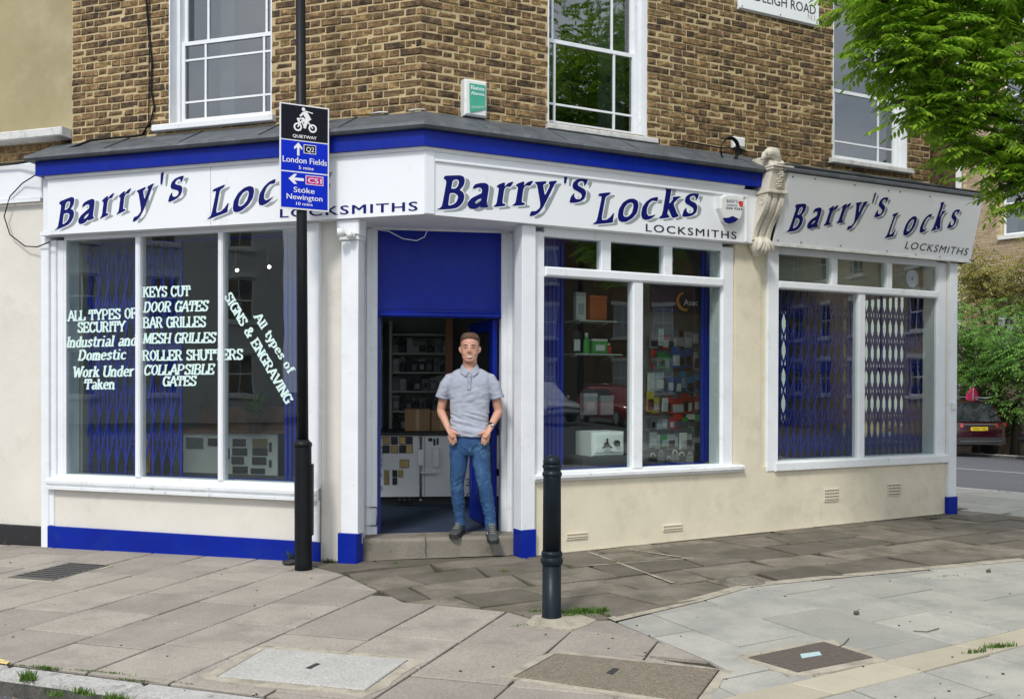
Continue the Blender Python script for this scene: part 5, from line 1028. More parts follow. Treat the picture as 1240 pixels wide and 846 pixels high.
# rider and bicycle pictogram
mb = MB(); cxp, r_w = uL+SW*.49, SW*.085
def pic(x, y, h=.0033): return P_.pt(uL+SW*x, fz(y-.03), h)
for wx in (.36, .66):
    n = 20; c = (wx, .245); ro, ri = .085, .052
    vs = [pic(c[0]+r_*math.cos(t*6.2832/n), c[1]+r_*SW/H3*math.sin(t*6.2832/n)) for r_ in (ro, ri) for t in range(n)]; mb.add(vs, [(i, (i+1) % n, n+(i+1) % n, n+i) for i in range(n)])
def pstroke(pts, w_):
    for a, b in zip(pts[:-1], pts[1:]):
        A = Vector((a[0]*SW, -(a[1]-.03)*H3)); B = Vector((b[0]*SW, -(b[1]-.03)*H3)); d = (B-A).normalized(); n_ = Vector((-d.y, d.x))*w_/2; q = [A-n_-d*w_*.2, B-n_+d*w_*.2, B+n_+d*w_*.2, A+n_-d*w_*.2]; mb.add([P_.pt(uL+v.x, zT+v.y, .0034+random.random()*.0003) for v in q], [(0, 1, 2, 3)])
pstroke([(.36, .245), (.44, .185), (.56, .185), (.66, .245)], .010); pstroke([(.44, .185), (.50, .25), (.56, .185)], .010); pstroke([(.36, .175), (.43, .16)], .012); pstroke([(.45, .16), (.52, .19), (.50, .245)], .022)
pstroke([(.50, .10), (.58, .165)], .040); pstroke([(.47, .105), (.41, .14)], .016); pstroke([(.58, .165), (.50, .175)], .022); pstroke([(.55, .09), (.66, .10)], .008); pstroke([(.36, .165), (.39, .20)], .018)
n = 14; mb.add([pic(.475+.035*math.cos(t*6.2832/n), .072+.035*SW/H3*math.sin(t*6.2832/n)*1.1) for t in range(n)], [tuple(range(n))]); mb.build('rider_pictogram', 'pure_white', rs)
for f_ in (.2, .8): z = fz(f_); mb = MB(); c = lpz(z-b0z); mb.tube([c+Vector((-.052, 0, 0)), c+Vector((-.03, -.045, 0)), c+Vector((.03, -.045, 0)), c+Vector((.052, 0, 0)), c+Vector((.03, .045, 0)), c+Vector((-.03, .045, 0)), c+Vector((-.052, 0, 0))], .008, 6); mb.box(FS, -.03, .03, .004, .04, z-.012, z+.012); mb.build('clamp', 'steel', rs)
# bollard
bb = ground(668, 747.5); bo = empty('bollard', bb, 'dark blue black cast iron bollard with ringed collar on the pavement edge', 'bollard')
r = .0665*1.0
MB().lathe(bb, [(.066, -.1), (.066, .0), (.064, .012), (.061, .02), (.060, .34)], 28).build('foot', 'iron', bo)
MB().lathe(bb, [(.060, .34), (.066, .345), (.072, .36), (.072, .375), (.065, .388), (.063, .395), (.067, .402), (.069, .412), (.065, .424), (.059, .432)], 28).build('lower_ring', 'iron', bo)
MB().lathe(bb, [(.059, .432), (.057, .9), (.057, .905)], 28).build('shaft', 'iron', bo)
MB().lathe(bb, [(.057, .905), (.062, .91), (.064, .922), (.060, .932), (.056, .938), (.056, .955), (.061, .96), (.063, .972), (.059, .982)], 28).build('upper_ring', 'iron', bo)
MB().lathe(bb, [(.057, .982), (.059, 1.0), (.055, 1.018), (.043, 1.032), (.022, 1.04), (.001, 1.042)], 28).build('cap', 'iron', bo)
cb = [G(*p) for p in ((640, 752), (590+32, 757), (604+40, 770-8), (718, 757.5), (716, 751), (700, 748))]
mb = MB(); pts = [G(*p) for p in ((648, 745), (700, 744), (722, 751), (712, 757), (692, 763), (650, 760), (636, 755))]; mb.prism([(x, y, gz(x, y)-.03) for x, y in pts], [(x, y, gz(x, y)+.007) for x, y in pts]); mb.build('cement_patch', 'cement', pav)
# black pot shard and weeds at lamp post
mb = MB(); c = ground(351, 683); mb.lathe(c, [(.045, 0), (.06, .01), (.065, .03), (.055, .032), (.05, .015), (.001, .012)], 14); mb.build('saucer', 'dark', label='small black saucer on the ground beside the foot of the lamp post', cat='saucer')
# ================================================================ INSIDE THE SHOP
# ---- folding security gates
def gate(F, u0, u1, v, z0, z1, n, label, levels=5, straps=True, r=.011, gmat='blue_gate', group='blue folding gates'):
    e = empty('folding_gate', F.pt((u0+u1)/2, v, z0), label, 'security gate', group)
    sp_ = (u1-u0)/(n-1); mb = MB(); mb.box(W0, -r, r, -.008, .008, 0, z1-z0); bar = mb.mesh('gate_bar', gmat, (0, 0, 0))
    for i in range(n):
        o_ = bpy.data.objects.new('gate_bar', bar); o_.rotation_euler = (0, 0, F.a); fin(o_, F.pt(u0+i*sp_, v, z0), e)
    if straps:
        H_ = (z1-z0-.1)/levels; L_ = math.hypot(sp_, H_); mb = MB(); w_ = .009
        mb.add([(-w_, -.003, 0), (w_, -.003, 0), (sp_+w_, -.003, H_), (sp_-w_, -.003, H_), (-w_, .003, 0), (w_, .003, 0), (sp_+w_, .003, H_), (sp_-w_, .003, H_)], [(0, 1, 2, 3), (7, 6, 5, 4), (0, 4, 5, 1), (2, 6, 7, 3), (1, 5, 6, 2), (0, 3, 7, 4)]); s1_ = mb.mesh('strap', gmat, (0, 0, 0))
        mb = MB(); mb.add([(sp_-w_, -.003, 0), (sp_+w_, -.003, 0), (w_, -.003, H_), (-w_, -.003, H_), (sp_-w_, .003, 0), (sp_+w_, .003, 0), (w_, .003, H_), (-w_, .003, H_)], [(0, 1, 2, 3), (7, 6, 5, 4), (0, 4, 5, 1), (2, 6, 7, 3), (1, 5, 6, 2), (0, 3, 7, 4)]); s2_ = mb.mesh('strap', gmat, (0, 0, 0))
        for i in range(n-1):
            for k in range(levels):
                for m_, dv in ((s1_, -.014), (s2_, .014)):
                    o_ = bpy.data.objects.new('strap', m_); o_.rotation_euler = (0, 0, F.a); fin(o_, F.pt(u0+i*sp_, v+dv, z0+.05+k*H_), e)
    return e
gate(FA, -3.76, -2.62, .40, .60, 2.78, 12, 'blue folding lattice gate drawn across the left half of the left window', 5)
gate(FA, -1.52, -1.20, .42, .60, 2.78, 8, 'folded pack of blue gate bars at the right end of the left window', 5, False, .013)
gate(FB, 1.20, 1.50, .36, .70, 2.78, 8, 'folded pack of blue gate bars next to the door', 5, False, .013)
gate(FB, FB.at(850, 450, .36)[0], FB.at(892, 450, .36)[0], .36, .70, 2.78, 12, 'folded pack of blue gate bars at the right end of the middle window', 5, False, .012)
gate(FB, 3.90, 5.06, .34, .70, 2.46, 13, 'blue folding lattice gate behind the left pane of the far window', 6, True, .014, 'blue_dark')  # both far gates coloured darker to paint in their backlit silhouette
gate(FB, 5.10, 6.38, .34, .70, 2.46, 15, 'blue folding lattice gate behind the right pane of the far window', 6, True, .014, 'blue_dark')
for F, a, b, v in ((FA, -3.7, -1.15, .44), (FB, 1.18, 3.14, .38), (FB, 3.85, 6.38, .34)):
    for z in (.595 if F is FA else .70, 2.48 if a == 3.85 else 2.80): bx('gate_track', 'blue_gate', bd_, F, a, b, v-.02, v+.02, z-.02, z)
# slatted blind behind the far top lights (stays a row of slats)
bl = empty('slatted_blind', FB.pt(5, .55, 2.4), 'grey slatted blind behind the top lights of the far window', 'blind')
mb = MB(); mb.add([(-1.12, 0, 0), (1.12, 0, 0), (1.12, .004, .013), (-1.12, .004, .013)], [(0, 1, 2, 3)]); slat = mb.mesh('slat', 'blind', (0, 0, 0))
for i in range(20): o_ = bpy.data.objects.new('slat', slat); o_.rotation_euler = (0, 0, FB.a); fin(o_, FB.pt(5.02, .33, 2.44+i*.019), bl)
# ---- counter and lock displays in the doorway and behind the left window
FC = Frame(-1.95, 10.55, 5)
ct = empty('display_counter', FC.pt(.9, 0, .135), 'white fronted shop counter covered with sample locks, seen through the doorway', 'counter')
bx('front_panel', 'pure_white', ct, FC, .0, 2.2, 0, .03, .14+.09, .90); bx('kick_board', 'int_dark', ct, FC, .0, 2.2, .08, .12, .135, .23); bx('counter_top', 'dark', ct, FC, -.05, 2.25, -.04, .7, .90, .935, bev=.006); bx('side_panel', 'pure_white', ct, FC, 2.17, 2.2, .03, .65, .14, .90)
bx('panel_joint', 'shadow_grey', ct, FC, 1.0, 1.006, -.001, .0, .24, .89)
def atC(px, py, v=0): return FC.at(px, py, v)
def lockplate(px, py, w_, h_, m, name='lock_sample', parent=ct, F=FC, v=0):
    u, z = F.at(px, py, v); mb = MB(); mb.box(F, u-w_/2, u+w_/2, v-.018, v, z-h_/2, z+h_/2, bev=.006); mb.box(F, u-w_*.18, u+w_*.18, v-.026, v-.017, z-h_*.2, z+h_*.25); return mb.build(name, m, parent)
brass = mat('brass', (.4, .3, .12), .4, .7)
for r_, y in enumerate((533, 543.5)):
    for c_, x in enumerate((467.5, 477.5, 487.5, 495.5)): lockplate(x, y, .075, .085, 'int_dark' if (r_+c_) % 2 else brass)
for r_, y in enumerate((573, 582)):
    for c_, x in enumerate((468, 478, 485)[:3-r_]): lockplate(x, y, .05, .075, 'dark' if c_ % 2 else brass)
lockplate(489.5, 561, .1, .09, brass)
for i, y in enumerate((530, 541, 548, 556, 563, 574, 589)): u, z = atC(460, y); mb = MB(); mb.tube([FC.pt(u, -.03, z), FC.pt(u, 0, z)], .022, 10); mb.build('door_knob', 'steel', ct)
for i, x in enumerate((484, 490, 496.5)): u, z = atC(x, 605); mb = MB(); mb.tube([FC.pt(u, -.04, z), FC.pt(u, 0, z)], .022, 10); mb.ball(FC.pt(u, -.045, z), .026, .02, .026, 8, 6); mb.build('door_knob', 'dark', ct)
u, z = atC(509.5, 528); u2, z2 = atC(509.5, 605); mb = MB(); mb.tube([FC.pt(u, -.02, z), FC.pt(u, -.02, z2)], .012, 8)
for t in (0, .28, .72, 1): mb.ball(FC.pt(u, -.02, z+(z2-z)*t), .022, .016, .018, 8, 5)
mb.box(FC, u-.03, u+.03, -.05, 0, z+(z2-z)*.35-.07, z+(z2-z)*.35+.1); mb.build('panic_bolt', 'steel', ct)
mb = MB(); mb.box(FC, u, u+.18, -.06, -.03, z+(z2-z)*.56-.012, z+(z2-z)*.56+.012); mb.box(FC, u+.14, u+.2, -.06, 0, z+(z2-z)*.36-.08, z+(z2-z)*.36+.12); mb.build('push_bar', 'steel', ct)
lockplate(521, 532, .04, .035, 'dark'); lockplate(526, 535, .02, .07, 'dark'); lockplate(530, 534, .02, .07, 'dark')
PC = FC.plane(-.001); mb = MB()
for s, px, py, h in (('3', 565, 588, 9), ('C', 565, 603, 7), ('D', 571.5, 606, 7)): put_text(mb, PC, s, (px, py), (px+5.5, py), h, offset=.02)
mb.build('panel_lettering', 'black_text', ct)
# counter face behind the left window
FC2 = Frame(-3.62, 10.75, -8)
c2 = empty('display_counter', FC2.pt(.6, 0, .135), 'pale counter front behind the left window, hung with grey lock cases', 'counter')
a0 = FC2.at(222, 560)[0]; a1_ = FC2.at(336, 560)[0]
bx('front_panel', 'pure_white', c2, FC2, a0, a1_, 0, .03, .14, .91); bx('counter_top', 'wood', c2, FC2, a0-.9, a1_+.1, -.03, .8, .912, .95)
for px, py, w_, h_, m in ((236, 536, .2, .12, 'steel'), (259, 535, .13, .08, 'int_dark'), (270, 536, .04, .09, 'int_dark'), (290, 535.5, .15, .08, 'int_dark'), (290.5, 546.5, .17, .08, 'int_dark'), (288, 557, .14, .08, 'int_dark'), (291, 568.5, .17, .08, 'int_dark'),
    (315, 536, .17, .09, brass), (315, 546.5, .17, .08, 'int_dark'), (314, 557.5, .16, .08, 'int_dark'), (312.5, 570, .16, .06, 'int_dark'), (276.5, 549, .03, .12, 'int_dark'), (327.5, 541, .03, .1, 'int_dark'), (327.5, 561, .025, .08, 'int_dark')): lockplate(px, py, w_, h_, m, parent=c2, F=FC2)
for a, b in ((228, 276), (279, 328)):
    u0 = FC2.at(a, 575)[0]; u1 = FC2.at(b, 575)[0]; z = FC2.at(a, 577)[1]; rk = bx('key_rail', 'pure_white', c2, FC2, u0, u1, -.03, 0, z-.02, z+.02)
    for i in range(7): u = u0+(u1-u0)*(i+.5)/7; mb = MB(); mb.box(FC2, u-.012, u+.012, -.034, -.028, z-.1, z-.02); mb.build('key_blank', 'pure_white' if i % 2 else 'steel', c2)
# work bench seen behind the left gate, and odds and ends
wb = empty('work_bench', FA.pt(-2.9, 2.2, .14), 'brown wooden work bench seen through the left window', 'bench')
bx('bench_top', 'wood', wb, FA, -3.7, -1.9, 2.1, 2.8, .94, 1.02); bx('bench_front', 'wood', wb, FA, -3.7, -1.9, 2.14, 2.18, 1.02, 1.20)
for u in (-3.65, -1.97): bx('bench_leg', 'wood', wb, FA, u, u+.07, 2.15, 2.25, .14, .94)
mb = MB(); u, z = FA.at(89, 470, .36); mb.box(FA, u-.018, u+.018, .33, .35, .62, z+.45, bev=.004); lv = mb.build('level_body', 'hi_yellow', None, 'yellow spirit level standing upright at the left edge of the left window', 'spirit level')
for zz in (.8, 1.1, 1.5): bx('vial', 'green', lv, FA, u-.012, u+.012, .325, .331, zz, zz+.05)
lv.name = 'spirit_level'
bx('timber_batten', 'wood', None, FA, -3.10, -3.05, .50, .53, .605, .97, bev=.004, label='short brown timber offcut standing behind the lattice gate', cat='timber')
bn = empty('waste_bin', FA.pt(-3.3, .8, .6), 'dark green ribbed bin standing low behind the left lattice gate', 'bin')
mb = MB(); c = FA.pt(-3.3, .85, .3); mb.lathe(c, [(.16, 0), (.2, .55), (.21, .56), (.21, .58), (.19, .58), (.15, .1)], 18); mb.build('body', mat('dark_green', (.01, .07, .035), .5), bn)
sh0 = bx('window_board', 'int_dark', bd_, FA, -3.7, -1.15, .2, .95, .54, .575); bx('window_board', 'int_dark', bd_, FB, 1.1, 3.3, .25, .95, .60, .66); bx('window_board', 'int_dark', bd_, FB, 3.7, 6.3, .25, .6, .60, .66)
# plant added inside the room in place of a reflection in the pane
pp = empty('reflection_plant', FA.pt(-1.95, 1.0, .6), 'leafy plant in a pot added behind the right pane of the left window in place of a reflection', 'plant')
u, z = FA.at(309, 508, 1.9); MB().lathe(FA.pt(u, 1.9, .93), [(.07, 0), (.1, .16), (.11, .16), (.11, .18), (.09, .17)], 14).build('pot', 'brown', pp); mb = MB()
for i in range(60):
    a_ = random.random()*6.28; l = random.uniform(.12, .3); b0_ = FA.pt(u, 1.9, 1.1); t = b0_+Vector((math.cos(a_)*l*.7, math.sin(a_)*l*.7, l*random.uniform(.3, 1))); s_ = Vector((-math.sin(a_), math.cos(a_), 0))*.025; m_ = b0_.lerp(t, .6)+Vector((0, 0, .04)); mb.add([b0_, m_-s_, t, m_+s_], [(0, 1, 2, 3)])
mb.build('foliage', 'leaf2', pp)
# two lit spot lamps inside, seen through the left window
for i, (px, py, lb) in enumerate(((287, 327, 'lit white spot lamp inside, left of the two in the left window'), (326, 323, 'lit white spot lamp inside, right of the two in the left window'))):
    u, z = FA.at(px, py, 2.5); c = FA.pt(u, 2.5, z); mb = MB(); d = Vector((.5, -.6, -.6)).normalized(); mb.tube([c, c-d*.07], [.022, .018], 12); mb.tube([c-d*.05, c-d*.05+Vector((0, 0, 3.02-z))], .006, 5); o_ = mb.build('spot_lamp', 'plastic', None, lb, 'lamp', 'spot lamps inside the shop'); mb = MB(); mb.tube([c+d*.002, c+d*.006], .019, 12); mb.build('bulb', emit_mat('lamp_glow', (1, .97, .9), 9), o_)
# ---- packaged goods: a card with a clear-fronted bulge, six shapes
def pack_mesh(kind, m1, m2):
    mb = MB(); W2 = Frame(0, 0, 0)
    if kind == 'pack': mb.box(W2, -.5, .5, .0, .06, 0, 1, bev=.02); mb.m(1).box(W2, -.34, .34, -.32, .0, .12, .62, bev=.08); mb.m(0).box(W2, -.12, .12, -.02, .0, .82, .92)
    elif kind == 'lockbox': mb.box(W2, -.5, .5, -.4, .4, 0, .86, bev=.05); mb.m(1).box(W2, -.52, .52, -.42, .42, .86, 1, bev=.05); mb.box(W2, -.3, .3, -.43, -.39, .2, .6)
    elif kind == 'padlock':
        mb.box(W2, -.5, .5, -.25, .25, 0, .6, bev=.08); mb.m(1).tube([(-.3, 0, .55), (-.3, 0, .8), (-.15, 0, .97), (.15, 0, .97), (.3, 0, .8), (.3, 0, .55)], .09, 6)
    elif kind == 'bottle': mb.lathe((0, 0, 0), [(.4, 0), (.42, .05), (.42, .6), (.2, .78), (.15, .8)], 10); mb.m(1).lathe((0, 0, .8), [(.2, 0), (.2, .18), (.15, .2)], 10)
    return mb.mesh(kind, [m1, m2], (0, 0, 0))
PM = {}
def goods(kind, F, u, v, z, w_, h_, m1, m2, label, cat, group, d=None):
    k = (kind, m1 if isinstance(m1, str) else m1.name, m2 if isinstance(m2, str) else m2.name)
    if k not in PM: PM[k] = pack_mesh(kind, m1, m2)
    o_ = bpy.data.objects.new({'pack': 'hanging_pack', 'lockbox': 'carton', 'padlock': 'padlock', 'bottle': 'spray_can'}[kind], PM[k]); o_.scale = (w_, d or w_*.6, h_); o_.rotation_euler = (0, 0, F.a); return fin(o_, F.pt(u, v, z), None, label, cat, group)
gm = {n: mat('card_'+n, c, .5, var=.1) for n, c in dict(red=(.45, .03, .03), blue=(.02, .12, .4), cyan=(.03, .25, .45), white=(.6, .6, .58), grey=(.2, .21, .22), black=(.02, .02, .022), orange=(.5, .12, .03), yellow=(.55, .42, .04), green=(.04, .3, .06), silver=(.4, .41, .42)).items()}
# shelving behind the counter
FK = Frame(-2.6, 13.1, 4)
sh = empty('shelving_unit', FK.pt(1.2, .2, .14), 'white shelving unit full of boxed locks at the back of the shop', 'shelves')
uu = [FK.at(x, 460)[0] for x in (461, 473, 545)]; zs = [FK.at(500, y)[1] for y in (404, 427, 450, 473, 497, 520)]
bx('back_board', 'int_wall', sh, FK, uu[0]-.2, uu[2]+.9, .32, .34, .14, 2.6)
for u in (uu[0], uu[1], uu[2]): bx('upright', 'far_white', sh, FK, u-.02, u+.02, -.0, .32, .14, 2.3)
for z in zs: bx('shelf', 'far_white', sh, FK, uu[1], uu[2], 0, .32, z-.025, z)
kk = ['black', 'black', 'grey', 'black', 'silver', 'grey', 'black']
rg = random.Random(21)
for r_, z in enumerate(zs[1:]):
    u = uu[1]+.07; i = 0
    while u < uu[2]-.05 and not (r_ == 4 and u > uu[1]+.2):
        w_ = rg.uniform(.07, .11); c_ = rg.choice(kk); goods(rg.choice(['pack', 'lockbox', 'pack', 'padlock']), FK, u, .05, z, w_, rg.uniform(.15, .21), gm[c_], gm[rg.choice(['silver', 'grey', 'black'])], '%s packaged lock, %s from the left on the %s back shelf' % (c_, ['first', 'second', 'third', 'fourth', 'fifth', 'sixth', 'seventh', 'eighth', 'ninth', 'tenth', 'eleventh', 'twelfth', 'thirteenth', 'fourteenth'][i], ['top', 'second', 'third', 'fourth', 'lowest'][r_]), 'lock', 'packaged locks on the back shelves'); u += w_+.003; i += 1
def carton(px0, px1, py0, py1, v, F, lb):
    a = F.at(px0, py1, v); b = F.at(px1, py0, v); e = bx('cardboard_box', 'cardboard', None, F, a[0], b[0], v, v+.3, a[1], b[1], bev=.005, label=lb, cat='cardboard box', group='cardboard boxes on the counter'); m_ = (a[0]+b[0])/2; bx('tape', mat('tape', (.45, .3, .16), .4), e, F, m_-.02, m_+.02, v-.001, v, a[1]+.01, b[1]-.005); return e
FC3 = Frame(FC.o.x, FC.o.y, 5); carton(490, 521, 495, 523.5, .25, FC3, 'brown cardboard box on the counter, left one by the doorway'); carton(522, 548, 497, 523.5, .28, FC3, 'brown cardboard box on the counter, partly behind the man')
part('timber_post', mat('pine_post', (.22, .09, .03), .5, var=.2), .0, .085, 0, .1, .14, 3.0, F=Frame(FC.pt(1.24, .75, 0).x, FC.pt(1.24, .75, 0).y, 5)); part('timber_beam', 'wood', -1.0, 1.5, 0, .1, 2.30, 2.40, F=Frame(FC.pt(1.02, .86, 0).x, FC.pt(1.02, .86, 0).y, 5))
# ---- middle window: glass shelves, safe on a plinth
FW_ = FB
def atB(px, py, v): return FB.at(px, py, v)
sf = empty('safe', FB.pt(1.9, .6, .95), 'white key safe with a black three spoke handle in the middle window', 'safe')
a = atB(717, 552.5, .45); b = atB(756, 522, .45); bx('body', 'pure_white', sf, FB, a[0], b[0], .45, .75, a[1], b[1], bev=.012); dz_ = .012
FSf = FB; dpl = bx('door', 'pure_white', sf, FB, a[0]+.03, b[0]-.02, .437, .45, a[1]+.03, b[1]-.02, bev=.008)
c = ((a[0]+b[0])/2-.04, (a[1]+b[1])/2-.005); mb = MB(); mb.tube([FB.pt(c[0], .437, c[1]), FB.pt(c[0], .40, c[1])], .02, 10)
for k in range(3): t = R(90+120*k); mb.tube([FB.pt(c[0], .405, c[1]), FB.pt(c[0]+.06*math.cos(t), .405, c[1]+.06*math.sin(t))], [.012, .008], 6)
mb.build('handle', 'black', sf); mb = MB(); mb.tube([FB.pt(c[0]+.12, .437, c[1]+.01), FB.pt(c[0]+.12, .41, c[1]+.01)], .03, 14); mb.build('dial', 'black', sf)
pb_ = bx('plinth_box', 'int_dark', None, FB, a[0]-.12, b[0]+.12, .42, .95, .665, a[1]-.002, bev=.006, label='dark grey plinth under the white safe in the middle window', cat='plinth')
for zi, (py, x0, x1) in enumerate(((388, 693, 738), (428, 688, 745))):
    u0, z = atB(x0, py, .75); u1, _ = atB(x1, py, .75); e = bx('shelf', mat('glass_shelf_edge', (.45, .5, .48), .2), None, FB, u0, u1, .62, .95, z-.012, z, label=('upper' if zi == 0 else 'lower')+' glass display shelf in the left half of the middle window', cat='shelf')
    mb = MB()
    for u in (u0+.06, u1-.06): mb.tube([FB.pt(u, .95, z-.06), FB.pt(u, .7, z-.015)], .008, 5)
    mb.build('bracket', 'steel', e)
def shelfgoods(px, py, w_, h_, kind, m1, m2, lb, cat, v=.72): u, z = atB(px, py, v); goods(kind, FB, u, v, z, w_, h_, gm[m1], gm[m2], lb, cat, None)
shelfgoods(702, 388, .11, .27, 'lockbox', 'white', 'silver', 'tall white carton on the upper glass shelf', 'carton'); shelfgoods(722, 388, .19, .24, 'lockbox', 'orange', 'orange', 'orange red carton on the upper glass shelf', 'carton')
shelfgoods(698, 428, .1, .22, 'pack', 'black', 'white', 'black and white pack on the lower glass shelf', 'pack'); shelfgoods(710, 428, .09, .2, 'bottle', 'green', 'white', 'green spray can on the lower glass shelf', 'spray can'); shelfgoods(724, 428, .17, .14, 'lockbox', 'green', 'white', 'wide green carton on the lower glass shelf', 'carton'); shelfgoods(737, 428, .08, .1, 'bottle', 'red', 'white', 'small red can on the lower glass shelf', 'spray can')
shelfgoods(713, 502, .16, .22, 'lockbox', 'silver', 'white', 'grey white carton behind the safe, on the left', 'carton', 1.2); shelfgoods(733, 502, .16, .2, 'lockbox', 'silver', 'silver', 'grey white carton behind the safe, on the right', 'carton', 1.2)
# peg board with hanging packs
pg = empty('peg_board', FB.pt(2.7, 1.0, .7), 'pale peg board hung with tools and packs behind the right pane of the middle window', 'peg board')
PV = 1.0; u0 = atB(776, 450, PV)[0]; u1 = atB(868, 450, PV)[0]; bx('board', mat('peg_board_grey', (.22, .225, .22), .7), pg, FB, u0, u1, PV, PV+.02, .68, 2.6)
bx('partition', 'int_dark', bd_, FB, atB(656, 450, 1.9)[0], u0, 1.9, 1.93, .14, 3.0)
rows_ = [(398, 420, ['grey', 'white', 'red', 'grey', 'black', 'silver', 'grey'], 'pack'), (420, 445, ['red', 'green', 'green', 'blue', 'blue', 'blue', 'silver'], 'pack'), (450, 474, ['white', 'silver', 'black', 'blue', 'blue', 'cyan', 'cyan', 'cyan'], 'pack'),
   (476, 499, ['yellow', 'yellow', 'white', 'red', 'red', 'red', 'red', 'red', 'red'], 'pack'), (502, 519, ['grey', 'grey', 'silver', 'red', 'red', 'green', 'white', 'green'], 'pack'), (522, 542, ['silver', 'white', 'green', 'silver', 'grey', 'white', 'silver', 'grey'], 'pack'), (546, 560, ['black', 'grey', 'black', 'grey', 'black', 'grey', 'black'], 'padlock')]
names = ['upper', 'second', 'third', 'fourth', 'fifth', 'sixth', 'lowest']
for r_, (y0, y1, cs_, kd) in enumerate(rows_):
    for i, c_ in enumerate(cs_):
        px = 785+(i+.5)*(846-785)/len(cs_)+rg.uniform(-1, 1); u, z = atB(px, y1, PV-.06); h_ = abs(atB(px, y0, PV-.06)[1]-z)*rg.uniform(.8, 1)
        goods(kd, FB, u, PV-.05-rg.uniform(0, .05), z-rg.uniform(-.02, .03), rg.uniform(.06, .115), h_*rg.uniform(.85, 1.15), gm[c_], gm[rg.choice(['silver', 'black', 'white'])], '%s %s, %s from the left in the %s row of the peg board' % (c_, 'padlock' if kd == 'padlock' else 'blister pack', ['first', 'second', 'third', 'fourth', 'fifth', 'sixth', 'seventh', 'eighth', 'ninth'][i], names[r_]), 'padlock' if kd == 'padlock' else 'pack', '%s row of peg board goods' % names[r_])
    z = atB(810, y1, PV)[1]; bx('peg_rail', 'silver' if False else 'steel', pg, FB, u0+.02, u1-.02, PV-.03, PV, z-.02, z-.01)
# Asec sign
a = atB(808, 378, .7); b = atB(852, 346, .7); ag = bx('shop_brand_sign', mat('sign_navy', (.01, .01, .06), .4), None, FB, a[0]-.2, b[0], .7, .72, a[1], b[1], label='dark panel with orange crescent and white letters above the peg board', cat='sign')
P_ = FB.plane(.699); mb = MB(); put_text(mb, P_, 'Asec', (828, 369.5), (845, 370), 7.5, offset=.01, lift=.002); mb.build('lettering', 'pure_white', ag)
c = P_.at(830, 365); pts = [(c[0]+.115*math.cos(t), c[1]+.10*math.sin(t)) for t in [1.9+i*.25 for i in range(13)]]+[(c[0]+.012+.095*math.cos(t), c[1]+.007+.08*math.sin(t)) for t in [1.9+i*.25 for i in range(12, -1, -1)]]
vs, fs = curve_mesh([pts]); mb = MB(); mb.add([P_.pt(v.x, v.y, .0015) for v in vs], fs); mb.build('crescent', mat('orange_print', (.7, .3, .02), .5), ag)
# ---- far room: brown boards low down, pale leaves of a door, monitor shape
cb_ = empty('low_cupboard', FB.pt(4.4, 1.2, .14), 'low brown board fronted cupboard behind the far window', 'cupboard')
bx('carcass', 'brown', cb_, FB, 3.95, 5.35, 1.15, 1.6, .14, .98); 
for i in range(5): bx('board', 'brown', cb_, FB, 3.96+i*.278, 4.225+i*.278, 1.13, 1.15, .2, .96, bev=.006)
dr = empty('white_door', FB.pt(3.75, .6, .14), 'tall white panelled door leaf at the left side of the far room', 'door'); FDr = FB
bx('leaf', 'pure_white', dr, FB, 3.66, 4.28, 1.0, 1.04, .14, 2.5); bx('panel_moulding', 'far_white', dr, FB, 3.76, 4.18, .99, 1.0, 1.2, 2.3)
# ================================================================ THE MAN IN THE DOORWAY
def fused(name, mb, m, parent, vox=.006, smooth=6, folds=None, fac=.5):
    """melt overlapping limbs into one continuous skin"""
    me = mb.mesh('tmp', m, (0, 0, 0)); ob = bpy.data.objects.new('tmp', me); col.objects.link(ob)
    r = ob.modifiers.new('r', 'REMESH'); r.mode = 'VOXEL'; r.voxel_size = vox; r.use_smooth_shade = True
    s = ob.modifiers.new('s', 'SMOOTH'); s.factor = fac; s.iterations = smooth
    dg = bpy.context.evaluated_depsgraph_get(); dg.update(); ev_ = ob.evaluated_get(dg); me2 = bpy.data.meshes.new_from_object(ev_, depsgraph=dg)
    bpy.data.objects.remove(ob)
    if folds:
        me2.update(); ns = [v.normal.copy() for v in me2.vertices]
        for v, n in zip(me2.vertices, ns): v.co += n*folds(v.co)
        me2.update()
    vs = [v.co for v in me2.vertices]; lo = Vector([min(p[i] for p in vs) for i in range(3)]); hi = Vector([max(p[i] for p in vs) for i in range(3)]); org = Vector(((lo.x+hi.x)/2, (lo.y+hi.y)/2, lo.z))
    me2.transform(Matrix.Translation(-org)); me2.name = name
    me2.materials.clear(); me2.materials.append(MT[m] if isinstance(m, str) else m)
    o_ = bpy.data.objects.new(name, me2); return fin(o_, org, parent)
PX, PY, PZ = -.371, 8.56, .14
def q(x, y, z): return Vector((PX+x, PY+y, PZ+z))     # x to the right of the picture, -y towards the street
man = empty('person', (PX, PY, PZ), 'smiling man in grey polo shirt and blue jeans standing in the doorway, hands in pockets', 'person')
def ztube(mb, rings, n=20, e_=2.3):
    """rings: (z, xc, yc, rx, ry)"""
    vs = []; fs = []
    for z, xc, yc, rx, ry in rings:
        for k in range(n): t = 6.28318*k/n; c_, s_ = math.cos(t), math.sin(t); c2 = math.copysign(abs(c_)**(2/e_), c_); s2 = math.copysign(abs(s_)**(2/e_), s_); vs.append(q(xc+rx*c2, yc+ry*s2, z))
    m_ = len(rings)
    for i in range(m_-1):
        for k in range(n): fs.append((i*n+k, i*n+(k+1) % n, (i+1)*n+(k+1) % n, (i+1)*n+k))
    fs += [tuple(range(n))[::-1], tuple((m_-1)*n+k for k in range(n))]; mb.add(vs, fs, True)
